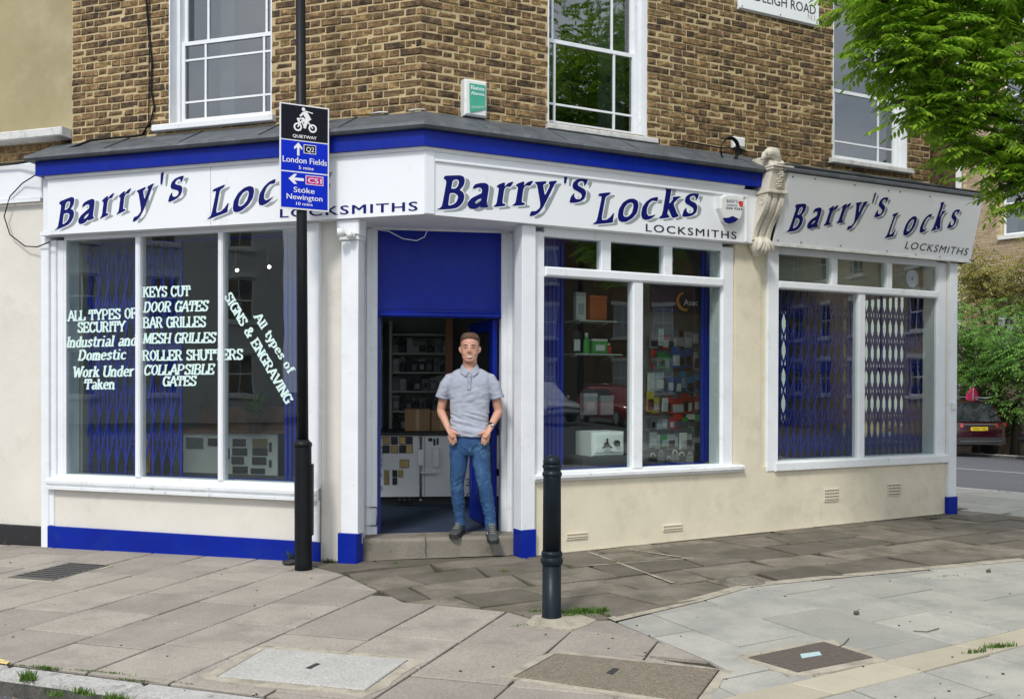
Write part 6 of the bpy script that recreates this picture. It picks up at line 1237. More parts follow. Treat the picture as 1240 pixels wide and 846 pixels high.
# body: head, neck, trunk, arms, hands as one surface
mb = MB()
HZ = 1.515    # chin
hd = [(HZ-.008, .0, -.046, .032, .030), (HZ+.008, .0, -.040, .050, .050), (HZ+.035, 0, -.025, .064, .068), (HZ+.07, 0, -.012, .072, .084), (HZ+.105, 0, -.006, .076, .091), (HZ+.14, 0, 0, .078, .096), (HZ+.175, 0, .004, .077, .095), (HZ+.205, 0, .008, .066, .086), (HZ+.228, 0, .01, .048, .064), (HZ+.238, 0, .01, .02, .03)]
ztube(mb, hd, 24, 2.05)
mb.tube([q(0, .02, 1.42), q(0, .01, 1.48), q(0, .0, 1.56)], [.070, .062, .060], 16)
ztube(mb, [(.95, 0, 0, .14, .095), (1.1, 0, 0, .15, .10), (1.3, 0, 0, .16, .10), (1.40, 0, 0, .15, .08), (1.45, 0, 0, .09, .06)])
for s, el, wr in ((-1, (-.255, .035, 1.09), (-.186, -.105, .945)), (1, (.252, .035, 1.085), (.184, -.105, .945))):
    sh_ = (s*.175, .0, 1.36); md = (s*.222, .02, 1.25)
    mb.tube([q(*sh_), q(*md), q(*el), q(el[0]*.86+wr[0]*.14, el[1]*.8+wr[1]*.2, el[2]*.8+wr[2]*.2), q((el[0]+wr[0])/2, (el[1]+wr[1])/2, (el[2]+wr[2])/2), q(*wr)], [.048, .045, .037, .039, .033, (.023, .027)], 14)
    # palm and fingers slid into the pocket, thumb and first finger showing
    p0 = q(*wr); p1 = q(s*.152, -.130, .895); p2 = q(s*.13, -.133, .86)
    mb.tube([p0, p0.lerp(p1, .5), p1, p2], [(.027, .024), (.036, .02), (.040, .018), (.036, .016)], 12)
    for i, (dx, l) in enumerate(((-.030, .075), (-.010, .085), (.010, .08), (.030, .065))):
        a = p1+Vector((dx*.9, -.004, -.02+abs(dx)*.2)); b = a+Vector((-s*.012, .0, -l*.55)); c = b+Vector((-s*.004, .012, -l*.45)); mb.tube([a, b, c], [.0095, .009, .0075], 8)
    ta = p0.lerp(p1, .35)+Vector((-s*.02, -.012, 0)); mb.tube([ta, ta+Vector((-s*.035, -.012, -.026)), ta+Vector((-s*.064, -.006, -.038)), ta+Vector((-s*.082, .002, -.043))], [.014, .0125, .0105, .007], 8)
# ears and nose
for s in (-1, 1): mb.tube([q(s*.074, .004, HZ+.080), q(s*.085, .010, HZ+.10), q(s*.088, .012, HZ+.12), q(s*.078, .006, HZ+.138)], [.009, .012, .013, .008], 8)
mb.tube([q(0, -.094, HZ+.138), q(0, -.103, HZ+.118), q(0, -.111, HZ+.094), q(0, -.104, HZ+.081)], [.008, .010, .0135, .010], 8)
for s in (-1, 1): mb.ball(q(s*.014, -.096, HZ+.085), .010, .010, .008, 8, 6); mb.ball(q(s*.036, -.066, HZ+.075), .024, .022, .02, 10, 7); mb.tube([q(s*.012, -.090, HZ+.143), q(s*.034, -.087, HZ+.149), q(s*.052, -.074, HZ+.143)], [.008, .009, .007], 8)
mb.ball(q(0, -.066, HZ+.008), .026, .02, .016, 10, 6)
body = fused('body', mb, 'skin', man, .0048, 4)
MT['eye'] = mat('eye', (.09, .05, .04), .3)
for s in (-1, 1):
    mb = MB(); mb.tube([q(s*.018, -.0925, HZ+.121), q(s*.030, -.0945, HZ+.1255), q(s*.044, -.084, HZ+.121)], [.002, .0034, .002], 8); mb.build('eye', 'eye', body)
    mb = MB(); mb.tube([q(s*.014, -.0985, HZ+.146), q(s*.032, -.0985, HZ+.1515), q(s*.052, -.083, HZ+.144)], [.0018, .0028, .0018], 8); mb.build('eyebrow', 'hair', body)
mb = MB(); mb.tube([q(-.028, -.080, HZ+.050), q(-.014, -.0925, HZ+.040), q(0, -.0955, HZ+.037), q(.014, -.0925, HZ+.040), q(.028, -.080, HZ+.050)], [(.003, .002), (.006, .008), (.006, .009), (.006, .008), (.003, .002)], 8); mb.build('lips', 'lips', body)
mb = MB(); mb.tube([q(-.025, -.0885, HZ+.050), q(-.012, -.098, HZ+.043), q(0, -.1005, HZ+.041), q(.012, -.098, HZ+.043), q(.025, -.0885, HZ+.050)], [.0015, .0038, .0045, .0038, .0015], 8); mb.build('teeth', 'pure_white', body)
# hair
mb = MB(); rings = [(HZ+.09, 0, .050, .074, .056), (HZ+.13, 0, .036, .083, .076), (HZ+.17, 0, .024, .086, .086), (HZ+.205, 0, .012, .084, .094), (HZ+.228, 0, .006, .077, .089), (HZ+.247, 0, .0, .062, .074), (HZ+.258, 0, -.006, .038, .05)]
ztube(mb, rings, 24, 2.0)
for i in range(80):
    a = rg.uniform(-1.2, 1.2); x = math.sin(a)*.062; k_ = rg.uniform(0, .09); b = q(x*(1-k_*2), -.078+abs(a)*.02+k_, HZ+.192+.018*math.cos(a)+k_*.22); mb.tube([b+Vector((-.004, .03, .0)), b+Vector((rg.uniform(-.01, .01), .0, .014)), b+Vector((.014+rg.uniform(-.014, .01), -.016, .014+rg.uniform(-.01, .008)))], [.012, .009, .003], 6)
for s in (-1, 1): mb.tube([q(s*.077, .005, HZ+.165), q(s*.079, .004, HZ+.12)], [.012, .006], 6)
fused('hair', mb, 'hair', body, .0055, 2, lambda c: .003*noise.noise(c*90))
# polo shirt
def fold(c):
    z = c.z-PZ; x = c.x-PX
    f_ = .006*noise.noise(Vector((x*9, (c.y-PY)*6, z*13)))+.003*noise.noise(Vector((x*22, c.y*20, z*30)))
    if z < 1.08: f_ += .011*noise.noise(Vector((x*7+3, c.y*8, z*42+x*12)))
    f_ += .007*noise.noise(Vector((x*9+z*16, 1, z*30-x*12)))*max(0, 1-abs(z-1.2)/.18)
    return f_
mb = MB()
ztube(mb, [(.862, 0, -.012, .184, .120), (.90, 0, -.012, .184, .122), (.96, 0, -.008, .177, .118), (1.05, 0, -.004, .170, .112), (1.15, 0, 0, .174, .113), (1.25, 0, 0, .185, .117), (1.32, 0, .0, .186, .113), (1.375, 0, .0, .190, .104), (1.412, 0, .002, .176, .093), (1.440, 0, .008, .135, .080), (1.458, 0, .014, .096, .066)], 26)
for s in (-1, 1): mb.tube([q(s*.12, 0, 1.385), q(s*.168, .004, 1.362), q(s*.205, .008, 1.31), q(s*.230, .014, 1.25), q(s*.244, .018, 1.205)], [.048, .062, .062, .060, .061], 16)
shirt = fused('shirt', mb, 'shirt', man, .0065, 5, fold)
# collar, placket, buttons
mb = MB()
for s in (-1, 1):
    a = [(0.0, -.085, 1.425), (s*.040, -.080, 1.465), (s*.066, -.02, 1.495), (s*.055, .055, 1.50), (0, .075, 1.50)]; lo = [(s*.032, -.112, 1.385), (s*.078, -.092, 1.418), (s*.093, -.03, 1.44), (s*.075, .065, 1.45), (0, .092, 1.455)]
    A = [q(*p) for p in a]; B = [q(*p) for p in lo]
    for d in (0, 1): mb.add([p+Vector((0, -.004*d, .004*d)) for p in A+B], [(i, i+1, 6+i, 5+i) for i in range(4)], True)
mb.build('collar', 'collar', shirt)
mb = MB(); mb.box(W0, PX-.016, PX+.016, PY-.123, PY-.108, PZ+1.27, PZ+1.40, bev=.004); mb.build('placket', 'collar', shirt)
for z in (1.30, 1.36): mb = MB(); mb.ball(q(0, -.125, z), .005, .003, .005, 8, 5); mb.build('button', 'pure_white', shirt)
for s in (-1, 1): mb = MB(); mb.tube([q(s*.2395, .017, 1.218), q(s*.244, .019, 1.20)], [.0615, .0625], 18); mb.build('cuff', 'collar', shirt)
# watch
mb = MB(); wr = q(.192, -.088, .962); ax = (q(.184, -.105, .945)-q(.252, .035, 1.085)).normalized(); mb.tube([wr-ax*.009, wr+ax*.009], [(.030, .034)]*2, 16); wt = mb.build('watch_strap', 'black', man); mb = MB(); mb.ball(wr+Vector((.012, -.034, .004)), .016, .008, .016, 12, 6); mb.build('watch_case', 'steel', wt)
# jeans
def jf(c):
    z = c.z-PZ; x = c.x-PX; f_ = .004*noise.noise(Vector((x*14, c.y*10, z*16)))
    k = max(0, 1-abs(z-.22)/.16); f_ += .009*k*noise.noise(Vector((x*26, c.y*12, z*46+x*20)))
    k = max(0, 1-abs(z-.47)/.10); f_ += .007*k*noise.noise(Vector((x*22+4, c.y*14, z*40-x*25)))
    k = max(0, 1-abs(z-.76)/.07); f_ += .004*k*math.sin(z*70-abs(x)*90+3*noise.noise(c*20))
    return f_
mb = MB(); ztube(mb, [(.88, 0, 0, .168, .108), (.84, 0, 0, .174, .113), (.79, 0, 0, .176, .115), (.74, 0, 0, .168, .108), (.70, 0, 0, .15, .09)], 24)
def leg(pts): mb.tube([q(*p[:3]) for p in pts], [(p[3], p[4]) for p in pts], 18)
leg([(-.088, 0, .80, .088, .105), (-.092, -.005, .70, .085, .095), (-.098, -.015, .58, .073, .080), (-.108, -.030, .47, .062, .066), (-.106, -.020, .40, .060, .063), (-.098, .0, .30, .058, .062), (-.088, .01, .2, .050, .055), (-.078, .012, .115, .047, .056), (-.077, .010, .075, .049, .058)])
leg([(.088, -.005, .80, .088, .105), (.096, -.02, .70, .084, .094), (.112, -.045, .58, .073, .078), (.130, -.07, .46, .063, .066), (.142, -.068, .40, .061, .064), (.162, -.06, .29, .059, .063), (.180, -.07, .18, .051, .056), (.190, -.085, .09, .048, .057), (.192, -.090, .045, .050, .059)])
jn = fused('jeans', mb, 'jeans', man, .0065, 4, jf)
for s in (-1, 1):
    mb = MB(); mb.tube([q(s*.085, -.1165, .885), q(s*.115, -.122, .855), q(s*.155, -.113, .835), q(s*.176, -.07, .83)], .0035, 5); mb.build('pocket_seam', mat('denim_seam', (.012, .05, .13), .8) if s < 0 else bpy.data.materials['denim_seam'], jn)
# shoes
def shoe(x, y, z, ang, pitch, lb):
    e = empty('shoe', q(x, y, z), parent=man); ca, sa_ = math.cos(R(ang)), math.sin(R(ang)); cpt, spt_ = math.cos(R(pitch)), math.sin(R(pitch))
    def T(p):   # local: x across, y forward(-y world), z up, pivot at heel
        px_, f_, pz_ = p; f2 = f_*cpt+pz_*spt_; z2 = -f_*spt_+pz_*cpt; return q(x+px_*ca+f2*sa_, y+px_*sa_-f2*ca, z+z2)
    def rings(mb, rs, n=16):
        vs = []; fs = []
        for f_, w_, zb, zt in rs:
            for k in range(n): t = 6.28318*k/n; c_, s_ = math.cos(t), math.sin(t); vs.append(T((w_*c_, f_, (zb+zt)/2+(zt-zb)/2*s_)))
        for i in range(len(rs)-1):
            for k in range(n): fs.append((i*n+k, i*n+(k+1) % n, (i+1)*n+(k+1) % n, (i+1)*n+k))
        fs += [tuple(range(n))[::-1], tuple((len(rs)-1)*n+k for k in range(n))]; mb.add(vs, fs, True)
    mb = MB(); rings(mb, [(-.075, .018, .02, .06), (-.068, .032, .012, .095), (-.04, .038, .012, .115), (.0, .039, .012, .125), (.035, .039, .012, .115), (.08, .041, .012, .090), (.125, .047, .012, .072), (.165, .048, .012, .060), (.195, .040, .014, .050), (.212, .022, .018, .036)])
    mb.build('upper', 'shoe', e)
    mb = MB(); fp_ = [(-.080, .0), (-.07, .034), (-.03, .041), (.04, .042), (.12, .050), (.17, .051), (.2, .042), (.218, .018)]; out = [T((w_, f_, 0)) for f_, w_ in fp_]+[T((-w_, f_, 0)) for f_, w_ in fp_[::-1]]; up_ = [T((w_, f_, .022)) for f_, w_ in fp_]+[T((-w_, f_, .022)) for f_, w_ in fp_[::-1]]
    mb.prism(out, up_); mb.build('sole', 'sole', e)
    mb = MB()
    for i in range(5): f_ = .045+i*.022; zt = .113-i*.0105; mb.tube([T((-.024, f_, zt-.008)), T((0, f_+.004, zt+.004)), T((.024, f_, zt-.008))], .0035, 5)
    mb.tube([T((0, .04, .118)), T((-.018, .03, .128)), T((-.026, .045, .108))], .003, 5); mb.tube([T((0, .04, .118)), T((.018, .03, .128)), T((.026, .045, .108))], .003, 5); mb.build('laces', 'lace', e)
    mb = MB(); mb.tube([T((-.045, .10, .05)), T((-.041, .06, .07)), T((-.038, .03, .055))], .004, 5); mb.build('side_stripe', 'steel', e)
shoe(-.085, .015, .002, -12, 0, ''); shoe(.192, -.085, .0, 8, 9, '')
# ================================================================ TREES, SIDE STREET, FAR SIDE
def leaflets(mb, base, d, up, L_, n, lw_, ll, rn_, droop=.25):
    """one feather leaf: midrib along d, pairs of narrow leaflets"""
    d = d.normalized(); s_ = d.cross(up).normalized()
    for i in range(n):
        t = (i+1)/n; c = base+d*(L_*t)-Vector((0, 0, droop*L_*t*t))
        dd = (d-Vector((0, 0, 2*droop*t*.5))).normalized()
        for sd_ in ((-1, 1) if i < n-1 else (0,)):
            o_ = (dd*.45+s_*sd_*.9-Vector((0, 0, rn_.uniform(.1, .5)))).normalized() if sd_ else dd
            k = ll*(1-.35*abs(t-.45))*rn_.uniform(.8, 1.15); w_ = dd*lw_*.5 if sd_ else s_*lw_*.5; m_ = c+o_*k*.5+Vector((0, 0, .004)); e1_ = c+o_*k*.3; e2_ = c+o_*k*.72-Vector((0, 0, .1*k)); mb.add([c, e1_-w_*.9, e2_-w_*.85, c+o_*k-Vector((0, 0, .22*k)), e2_+w_*.85, e1_+w_*.9], [(0, 1, 2, 5), (5, 2, 4), (2, 3, 4)])
def tree(name, label, loc, limbs, blobs, leafm, dens, Ls, group=None, lw_=.022, ll=.05, n=7, tr=.14, seed=1, vis_dens=None):
    rn_ = random.Random(seed); e = empty(name, loc, label, 'tree', group); loc = Vector(loc)
    mb = MB()
    for l in limbs: mb.tube([Vector(p[:3]) for p in l], [p[3] for p in l], 9)
    mb.build('trunk', 'bark', e)
    mb = MB(); tw = MB()
    for (x, y, z, r, k) in blobs:
        c = Vector((x, y, z)); N_ = int(dens*k*r*r*r*4.2)+4
        for i in range(N_):
            v = Vector((rn_.gauss(0, 1), rn_.gauss(0, 1), rn_.gauss(0, 1))).normalized()*(rn_.random()**.42)*r
            b = c+Vector((v.x, v.y, v.z*.85)); d = Vector((v.x*.8+rn_.uniform(-.6, .6), v.y*.8+rn_.uniform(-.6, .6), rn_.uniform(-.45, .25)*r)); leaflets(mb, b, d, Vector((0, 0, 1)), Ls*rn_.uniform(.7, 1.2), n, lw_, ll, rn_)
        for i in range(int(6*k)+2):
            v = Vector((rn_.gauss(0, 1), rn_.gauss(0, 1), rn_.gauss(0, 1))).normalized()*r*.8; tw.tube([c, c+v*.5+Vector((0, 0, .03)), c+v], [.012*r+.003, .007, .003], 4)
    tw.build('twigs', 'bark', e, kind='stuff'); return mb.build('crown', leafm, e)
T0 = Vector((6.3, 7.4, 0)); tz = gz(6.3, 7.4)
limbs = [[(6.3, 7.4, tz-.1, .17), (6.28, 7.4, 1.2, .14), (6.2, 7.4, 2.6, .12), (6.1, 7.35, 3.8, .10), (5.9, 7.3, 5.4, .07), (5.6, 7.2, 7.2, .03)],
 [(6.15, 7.4, 3.2, .08), (5.4, 7.3, 4.0, .06), (4.5, 7.25, 4.4, .04), (3.4, 7.2, 4.3, .02), (2.7, 7.2, 4.15, .008)], [(6.1, 7.4, 3.7, .07), (5.2, 7.4, 4.9, .045), (4.0, 7.4, 5.4, .025), (3.0, 7.4, 5.2, .01)],
 [(5.4, 7.3, 4.0, .05), (4.6, 7.3, 3.8, .03), (3.9, 7.3, 3.4, .015), (3.6, 7.3, 3.0, .008)], [(6.1, 7.4, 3.9, .06), (6.8, 7.9, 5.0, .04), (7.4, 8.3, 5.8, .02)], [(6.2, 7.4, 3.0, .05), (6.5, 6.6, 4.2, .035), (6.6, 5.8, 5.0, .02)], [(6.0, 7.3, 4.6, .05), (5.0, 6.4, 5.6, .03), (4.2, 5.8, 6.2, .015)]]
blobs = [(2.72, 7.2, 4.28, .34, 1), (2.80, 7.25, 3.92, .30, 1), (2.74, 7.2, 4.05, .26, .8), (3.05, 7.3, 4.45, .45, 1), (3.10, 7.2, 3.95, .38, 1), (2.98, 7.3, 3.62, .26, .8), (3.26, 7.3, 3.52, .30, 1.1), (3.08, 7.3, 3.48, .16, .8), (3.45, 7.3, 3.75, .45, 1), (3.45, 7.2, 4.35, .5, 1), (3.42, 7.35, 3.28, .22, 1),
 (3.62, 7.3, 3.22, .30, 1.1), (3.74, 7.3, 2.98, .20, 1.1), (3.80, 7.3, 2.86, .14, 1), (3.72, 7.3, 3.45, .36, .9), (3.95, 7.35, 3.0, .2, 1), (3.95, 7.3, 3.20, .32, .8), (4.15, 7.3, 3.05, .36, 1), (4.5, 7.3, 3.2, .5, 1), (3.92, 7.3, 4.45, .42, .7), (4.5, 7.4, 4.6, .6, .8), (4.4, 7.3, 3.9, .4, .35), (3.98, 7.4, 3.75, .34, .22),
 (5.2, 7.4, 4.2, .8, .5), (3.2, 7.4, 5.2, .7, .35), (4.2, 7.4, 5.5, .9, .25), (2.8, 7.2, 4.75, .4, .9), (5.2, 7.3, 5.9, 1.1, .16), (6.2, 7.4, 6.2, 1.2, .14), (5.6, 7.2, 7.2, 1.1, .12), (7.3, 8.2, 5.9, 1.0, .14), (6.6, 5.9, 5.1, .9, .16), (4.3, 5.9, 6.2, 1.0, .14), (5.4, 6.2, 5.2, .9, .16), (6.6, 6.8, 7.0, 1.0, .12)]
tree('street_tree', 'leafy green tree with feathery drooping leaves hanging in from the top right', (6.3, 7.4, tz), limbs, blobs, 'leaf', 480, .22, lw_=.030, ll=.075, n=7, seed=4)
# far side of the side street
def at_s(px, s, z=0):
    """plan point where the picture column px meets the line s metres across the side street"""
    r = ray(px, 463); k = s/(r.x*.78+r.y*.62); return Vector((r.x*k, r.y*k, 0))
FR_ = Frame(*rp_(34.2, 0), math.degrees(math.atan2(-rd.y, -rd.x)))   # u runs up-left along the facade
FR_ = Frame(*rp_(34.4, 0), math.degrees(math.atan2(rd.y, rd.x)))     # u along the street, into the houses = +n
def house(name, label, u0, u1, h, wins, m='far_brick', stucco=0, z0=-1.6, depth=8, F=FR_, group='houses across the side street', roof=True, course=True):
    e = empty(name, F.pt((u0+u1)/2, 0, z0), label, 'house', group)
    wall_holes('wall', F, u0, u1, 0, .35, z0, h, [(a, b, c, d) for a, b, c, d in wins], 'mortar' if course else m, e)
    if course:
        mb = MB(); z = z0; k = 0
        while z < h:
            u = u0+(k % 2)*.15
            while u < u1-.02:
                w_ = min(.3, u1-u)
                if not any(z+.09 > c and z < d and u+w_ > a and u < b for a, b, c, d in wins): mb.add([F.pt(u, -.01, z), F.pt(u+w_-.015, -.01, z), F.pt(u+w_-.015, -.01, z+.085), F.pt(u, -.01, z+.085)], [(0, 1, 2, 3)])
                u += .3
            z += .1; k += 1
        mb.build('brickwork', m, e, kind='stuff')
    bx('roof', 'lead', e, F, u0-.1, u1+.1, -.15, depth, h, h+.3); bx('side_wall', m, e, F, u0, u0+.3, .35, depth, z0, h); bx('side_wall', m, e, F, u1-.3, u1, .35, depth, z0, h); bx('rear_wall', m, e, F, u0, u1, depth-.3, depth, z0, h)
    for a, b, c, d in wins:
        w_ = bx('window', 'white', e, F, a, b, .10, .2, (c+d)/2-.03, (c+d)/2+.03)
        for s in ((a, a+.07, c, d), (b-.07, b, c, d), (a+.07, b-.07, c, c+.08), (a+.07, b-.07, d-.08, d), ((a+b)/2-.015, (a+b)/2+.015, c, d)): bx('frame', 'white', w_, F, s[0], s[1], .11, .2, s[2], s[3])
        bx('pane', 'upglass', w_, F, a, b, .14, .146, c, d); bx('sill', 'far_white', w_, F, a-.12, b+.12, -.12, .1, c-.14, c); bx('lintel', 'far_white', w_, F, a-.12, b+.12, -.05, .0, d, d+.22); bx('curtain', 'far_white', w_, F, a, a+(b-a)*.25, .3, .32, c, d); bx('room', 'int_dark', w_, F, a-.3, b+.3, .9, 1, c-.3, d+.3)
    return e
def uz(px, py): return FR_.at(px, py, 0)
wu0, wz0 = uz(1214, 290); wu1, wz1 = uz(1262, 240); w0 = min(wu0, wu1); w1_ = max(wu0, wu1)
l0, lz = uz(1199, 333); l1_, _ = uz(1236, 333); 
sgn = 1 if uz(1240, 300)[0] > uz(1150, 300)[0] else -1
ue = uz(1172, 300)[0]; wz0 = 6.6
wins = []
uw = uz(1214, 290)[0]; ww = 1.5
for k in range(-1, 5): a = uw+k*3.4*1.0; 
for k in range(0, 5):
    a = uw+k*3.6; wins += [(a, a+1.5, wz0, wz0+2.2), (a, a+1.5, wz0+3.8, wz0+5.8), (a, a+1.5, wz0+7.2, wz0+9)]
    a2_ = uz(1200, 333)[0]+k*3.6; wins += [(a2_+.1, a2_+1.4, 2.6, 4.9)]
ga = uz(1158, 300)[0]
house('brick_house', 'yellow brick house with white framed windows beyond the trees across the road', ue-.2, ue+18, 19.0, wins)
house('stucco_house', 'pale stuccoed house front with white frame behind the trees, left of the brick house', ue-16, ue-.25, 9.5, [(ue-2.1, ue-.9, 2.6, 5.2)], 'far_white', course=False)
# small trees in front of them
def bush(name, label, px, s, z0, zc, r, m, seed, k=1, lw_=.05, ll=.13, Ls=.4, dens=16, cat_g='trees on the far pavement', ext=()):
    p = at_s(px, s); rn_ = random.Random(seed); g = gz(p.x, p.y); bl_ = []
    for i in range(18): v = Vector((rn_.gauss(0, 1), rn_.gauss(0, 1), rn_.gauss(0, .8))).normalized()*r*rn_.uniform(.3, .95); bl_.append((p.x+v.x, p.y+v.y, zc+v.z*1.1, r*rn_.uniform(.28, .48), k))
    for (dx, dz, rr2) in ext: q_ = p+Vector((rd.x, rd.y, 0))*dx; bl_.append((q_.x, q_.y, zc+dz, rr2, k))
    tree(name, label, (p.x, p.y, g), [[(p.x, p.y, g-.1, .12), (p.x+.05, p.y, (g+zc)/2, .09), (p.x, p.y, zc, .05)], [(p.x, p.y, (g+zc)/2, .06), (p.x+.5, p.y-.4, zc+.3, .03)], [(p.x, p.y, (g+zc)/2+.2, .06), (p.x-.5, p.y+.4, zc+.2, .03)]], bl_, m, dens, Ls, cat_g, lw_, ll, 5, seed=seed)
bush('small_tree', 'bright green bushy tree behind the maroon car', 1182, 29.9, 0, 2.7, 1.55, 'leaf2', 11, dens=52, ext=((-.6, -.9, .7), (.5, -1.0, .7)))
bush('small_tree', 'bright green tree standing at the right edge, beside the maroon car', 1238, 29.9, 0, 2.3, 1.5, 'leaf2', 12, dens=48)
bush('small_tree', 'thin olive leaved tree above the green bush, before the brick house', 1205, 32.2, 0, 4.6, 1.8, 'leaf3', 13, k=.6, dens=40, ext=((-2.0, -.2, .8), (-1.4, .3, .7)))
bush('small_tree', 'olive leaved tree at the right edge, before the brick house', 1250, 32.0, 0, 4.5, 1.7, 'leaf3', 14, k=.7, dens=40)
bush('dark_shrub', 'dark green shrub mass over the low wall to the right of the maroon car', 1228, 31.2, 0, .9, 1.35, 'leaf4', 15, dens=40, cat_g='shrubs behind the far wall'); bush('dark_shrub', 'dark green shrub directly behind the maroon car roof', 1186, 31.6, 0, 1.0, 1.4, 'leaf4', 16, dens=36, cat_g='shrubs behind the far wall')
FWL = Frame(*rp_(FARK+2.9, 0), math.degrees(math.atan2(rd.y, rd.x))); cu_ = FWL.at(1200, 500)[0]
gw = bx('garden_wall', 'far_brick', None, FWL, cu_-22, cu_+16, 0, .25, -1.4, .35, label='low brick garden wall along the far pavement below the shrubs', cat='wall'); bx('coping', 'far_white', gw, FWL, cu_-22, cu_+16, -.04, .3, .35, .42)
p = at_s(1178.5, 29.6); pk = empty('pink_banner', (p.x, p.y, gz(p.x, p.y)), 'bright pink feather shaped flag standing behind the maroon car', 'flag')
MB().tube([(p.x, p.y, gz(p.x, p.y)), (p.x, p.y, 1.9)], .02, 6).build('pole', 'steel', pk); mb = MB(); o2 = [(-.16, .0), (-.22, .35), (-.2, .7), (-.02, 1.0), (.12, .8), (.22, .4), (.1, -.1), (-.05, -.25)]; Z = .45
mb.prism([Vector((p.x+a, p.y, Z+b)) for a, b in o2], [Vector((p.x+a, p.y+.03, Z+b)) for a, b in o2]); mb.build('cloth', 'pink', pk)
# ---- cars
def car(loc, ang, paint, label, group=None, plate=None, estate=True, L_=4.5, W_=1.84, H_=1.68):
    e = empty('parked_car', loc, label, 'car', group); e.rotation_euler = (0, 0, R(ang)); hw = W_/2
    # profile of the side, x along (rear at 0), z up
    secs = [(0.0, .42, .95, .80, .97), (.04, .34, 1.0, .9, 1.02), (.15, .3, 1.02, .96, 1.05), (.9, .28, 1.0, 1.0, 1.02), (2.2, .27, .97, 1.0, .98), (3.2, .28, .94, 1.0, .95), (3.9, .3, .86, .97, .88), (4.3, .34, .76, .9, .8), (4.46, .42, .68, .78, .7)]
    def lofted(name, rings, m, par=e):
        n = len(rings[0]); mb = MB(); vs = [Vector(p) for r_ in rings for p in r_]; fs = [tuple(range(n))[::-1], tuple((len(rings)-1)*n+k for k in range(n))]
        for i in range(len(rings)-1): fs += [(i*n+k, i*n+(k+1) % n, (i+1)*n+(k+1) % n, (i+1)*n+k) for k in range(n)]
        mb.add(vs, fs, True); me = mb.mesh(name, m, (0, 0, 0)); o_ = bpy.data.objects.new(name, me); o_.parent = par; col.objects.link(o_); WL[o_.name] = Vector(loc); b = o_.modifiers.new('b', 'BEVEL'); b.width = .03; b.segments = 2; b.limit_method = 'ANGLE'; return o_
    rings = []
    for x, zb, zt, k, zs_ in secs:
        w_ = hw*k; rings.append([(x-2.2, -w_*.9, zb), (x-2.2, -w_, zb+.18), (x-2.2, -w_, zt-.12), (x-2.2, -w_*.92, zt), (x-2.2, w_*.92, zt), (x-2.2, w_, zt-.12), (x-2.2, w_, zb+.18), (x-2.2, w_*.9, zb)])
    body_ = lofted('body', rings, paint)
    cab = [(.10, .98, .86), (.38, H_-.08, .74), (.9, H_, .72), (1.9, H_-.01, .72), (2.5, H_-.1, .72), (3.25, .95, .84)]; rings = []
    for x, z, k in cab: w_ = hw*k; rings.append([(x-2.2, -hw*.9, .93), (x-2.2, -w_, z-.03), (x-2.2, -w_*.85, z), (x-2.2, w_*.85, z), (x-2.2, w_, z-.03), (x-2.2, hw*.9, .93)])
    lofted('cabin', rings, paint)
    def ad(name, mb, m, par=e):
        o_ = bpy.data.objects.new(name, mb.mesh(name, m, (0, 0, 0))); o_.parent = par; col.objects.link(o_); return o_
    mb = MB(); y1 = hw*.70; mb.prism([Vector((-2.085, -y1*1.05, 1.02)), Vector((-2.085, y1*1.05, 1.02)), Vector((-1.87, y1*.9, H_-.10)), Vector((-1.87, -y1*.9, H_-.10))], [Vector((-2.12, -y1*1.05, 1.03)), Vector((-2.12, y1*1.05, 1.03)), Vector((-1.90, y1*.9, H_-.15)), Vector((-1.90, -y1*.9, H_-.15))]); ad('rear_window', mb, 'carglass')
    for s in (-1, 1):
        for a, b in ((-1.75, -.95), (-.88, .0), (.06, .72)):
            mb = MB(); t0 = 1.0; zt = H_-.14; zz = zt if b < .5 else zt-.12; ya, yb = s*(hw*.905), s*(hw*.735); mb.prism([Vector((a, ya, t0)), Vector((b+.1*(b > .5), ya, t0)), Vector((b-.2*(b > .5), yb, zz)), Vector((a+.03, yb, zt))], [Vector((a, ya+s*.01, t0)), Vector((b+.1*(b > .5), ya+s*.01, t0)), Vector((b-.2*(b > .5), yb+s*.014, zz)), Vector((a+.03, yb+s*.014, zt))]); ad('side_window', mb, 'carglass')
        mb = MB(); mb.prism([Vector((-2.17, s*hw*.55, .86)), Vector((-2.08, s*hw*.97, .88)), Vector((-2.05, s*hw*.97, .99)), Vector((-2.17, s*hw*.55, .96))], [Vector((-2.23, s*hw*.55, .86)), Vector((-2.11, s*hw*1.0, .88)), Vector((-2.09, s*hw*1.0, 1.0)), Vector((-2.21, s*hw*.55, .97))]); ad('tail_lamp', mb, 'lamp_red')
        mb = MB(); mb.box(W0, 2.12, 2.24, s*hw*.6-.2, s*hw*.6+.12, .58, .72, bev=.02); ad('headlight', mb, 'pure_white')
        for x in (-1.45, 1.3):
            mb = MB(); c = Vector((x, s*(hw-.11), .34)); mb.tube([c-Vector((0, .1, 0)), c+Vector((0, .1, 0))], .34, 22); t_ = ad('wheel', mb, 'tyre'); mb = MB(); mb.tube([c+Vector((0, s*.09, 0)), c+Vector((0, s*.108, 0))], .22, 16); ad('rim', mb, 'steel', t_)
        mb = MB(); mb.tube([(-1.7, s*hw*.66, H_+.03), (-.2, s*hw*.68, H_+.04), (.2, s*hw*.66, H_)], .02, 6); ad('roof_rail', mb, 'steel')
        mb = MB(); mb.ball((.75, s*(hw+.08), 1.02), .06, .1, .07, 8, 6); ad('mirror', mb, paint)
    mb = MB(); mb.box(W0, -2.30, -2.1, -hw*.86, hw*.86, .36, .56, bev=.03); bmp = ad('bumper', mb, 'dark'); mb = MB(); mb.box(W0, -2.315, -2.3, -hw*.7, hw*.7, .44, .465); ad('bumper_trim', mb, 'steel', bmp)
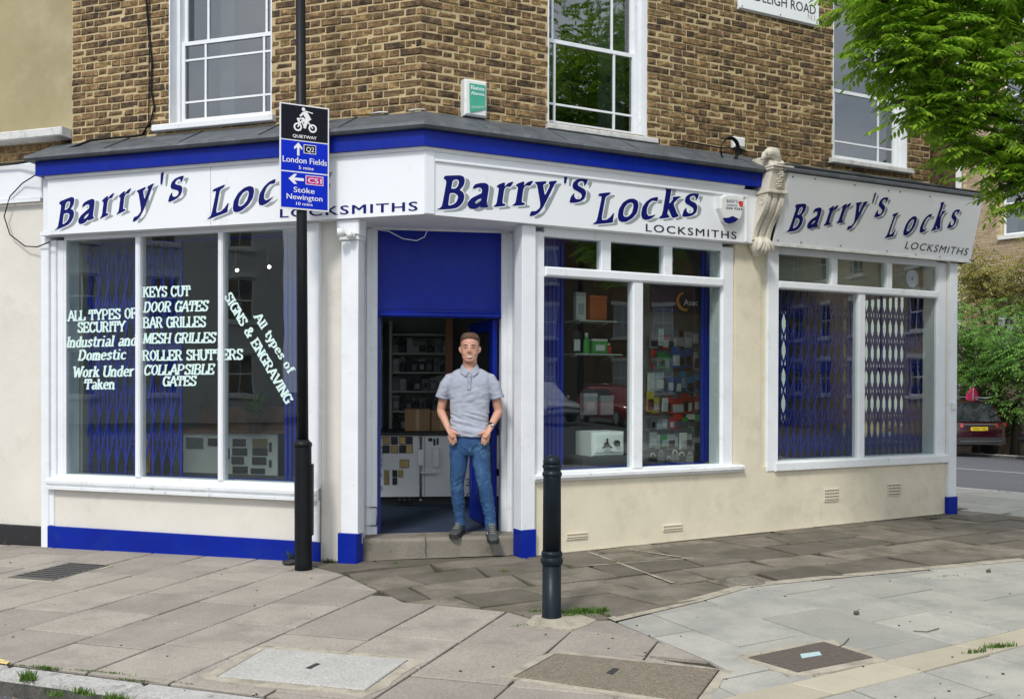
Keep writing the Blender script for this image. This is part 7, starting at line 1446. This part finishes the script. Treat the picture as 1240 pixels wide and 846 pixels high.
    mb = MB(); mb.box(W0, -2.235, -2.2, -.5, .5, .93, .955); ad('tailgate_trim', mb, 'steel')
    mb = MB(); mb.box(W0, -2.225, -2.2, -.26, .26, .76, .87); pl = ad('number_plate', mb, 'plate_y')
    if plate:
        P_ = Plane(Vector((-2.2262, 0, 0)), Vector((0, -1, 0)), Vector((0, 0, 1))); mb = MB(); put_text(mb, P_, plate, (-.23, .78), (.23, .78), .075, px=False, offset=.01, lift=.002); ad('plate_lettering', mb, 'black_text', pl)
    return e
road_ang = math.degrees(math.atan2(-rd.y, -rd.x))     # heading up the side street, away
s_car = FARK-1.05
rc = ray(1186, 463); rc = rc/rc.y; hd_ = Vector((math.cos(R(96)), math.sin(R(96)), 0)); ctr = Vector((rc.x*28.6, 28.6, 0))+hd_*2.2
car((ctr.x, ctr.y, gz(ctr.x, ctr.y-2)-.08), 96, 'maroon', 'maroon car parked across the road, seen from behind beside the shop corner', 'cars parked along the kerbs', 'YP67 NLJ')
rc = ray(1233, 463); rc = rc/rc.y; ctr = Vector((15.4, 25.6, 0))
car((ctr.x, ctr.y, gz(ctr.x, ctr.y-2)-.08), 96, 'car_dark', 'dark car just entering the picture at the right edge', 'cars parked along the kerbs')
# ---- the street behind the camera, seen only as reflections in the glass
def bhouse(ox, oy, deg, W_, h, label, m, n, fl=3, course=False):
    F = Frame(ox, oy, deg); wn_ = []
    for i in range(n):
        for k in range(fl): a = 1.2+i*(W_-1.6)/n; wn_.append((a, a+1.1, .9+k*3.1, .9+k*3.1+1.8))
    return house('terraced_house', label, 0, W_, h, wn_, m, z0=-3, depth=7, F=F, group='houses round the junction', course=course)
bhouse(-27.9, -13.6, 125, 20, 11.5, 'grey rendered terraced house reflected in the left shop window', mat('grey_render', (.45, .46, .46), .85), 6, 3)
bhouse(-18.5, -27.0, 125, 15, 4.2, 'low grey building reflected at the right of the left shop window', mat('grey_render_low', (.16, .17, .18), .85), 4, 1)
bhouse(35, -24, 50+180, 10, 11.5, 'x', MT['brick'], 3) if False else None
bhouse(47.2, -6.5, 232, 11, 12, 'brown brick terraced house reflected in the middle shop window', MT['brick'], 4, 3)
bhouse(40.2, -15.4, 232, 12, 12, 'brick terraced house next along, reflected beside its neighbour', MT['brick'], 4, 3)
for k in range(3): bhouse(FR_.pt(ue+18.3+k*13, 0, 0).x, FR_.pt(ue+18.3+k*13, 0, 0).y, math.degrees(FR_.a), 12.8, 12, ('first', 'second', 'third')[k]+' brick terraced house down the side street beyond the picture', MT['far_brick'], 4, 3)
car((25.6, -8.4, gz(25, -8)-.10), 120, 'car_white', 'white car parked behind the camera, reflected in the middle shop window', 'cars parked along the kerbs')
car((29.0, -6.6, gz(29, -6)-.10), 120, 'car_red', 'red car parked behind the camera, reflected in the middle shop window', 'cars parked along the kerbs')
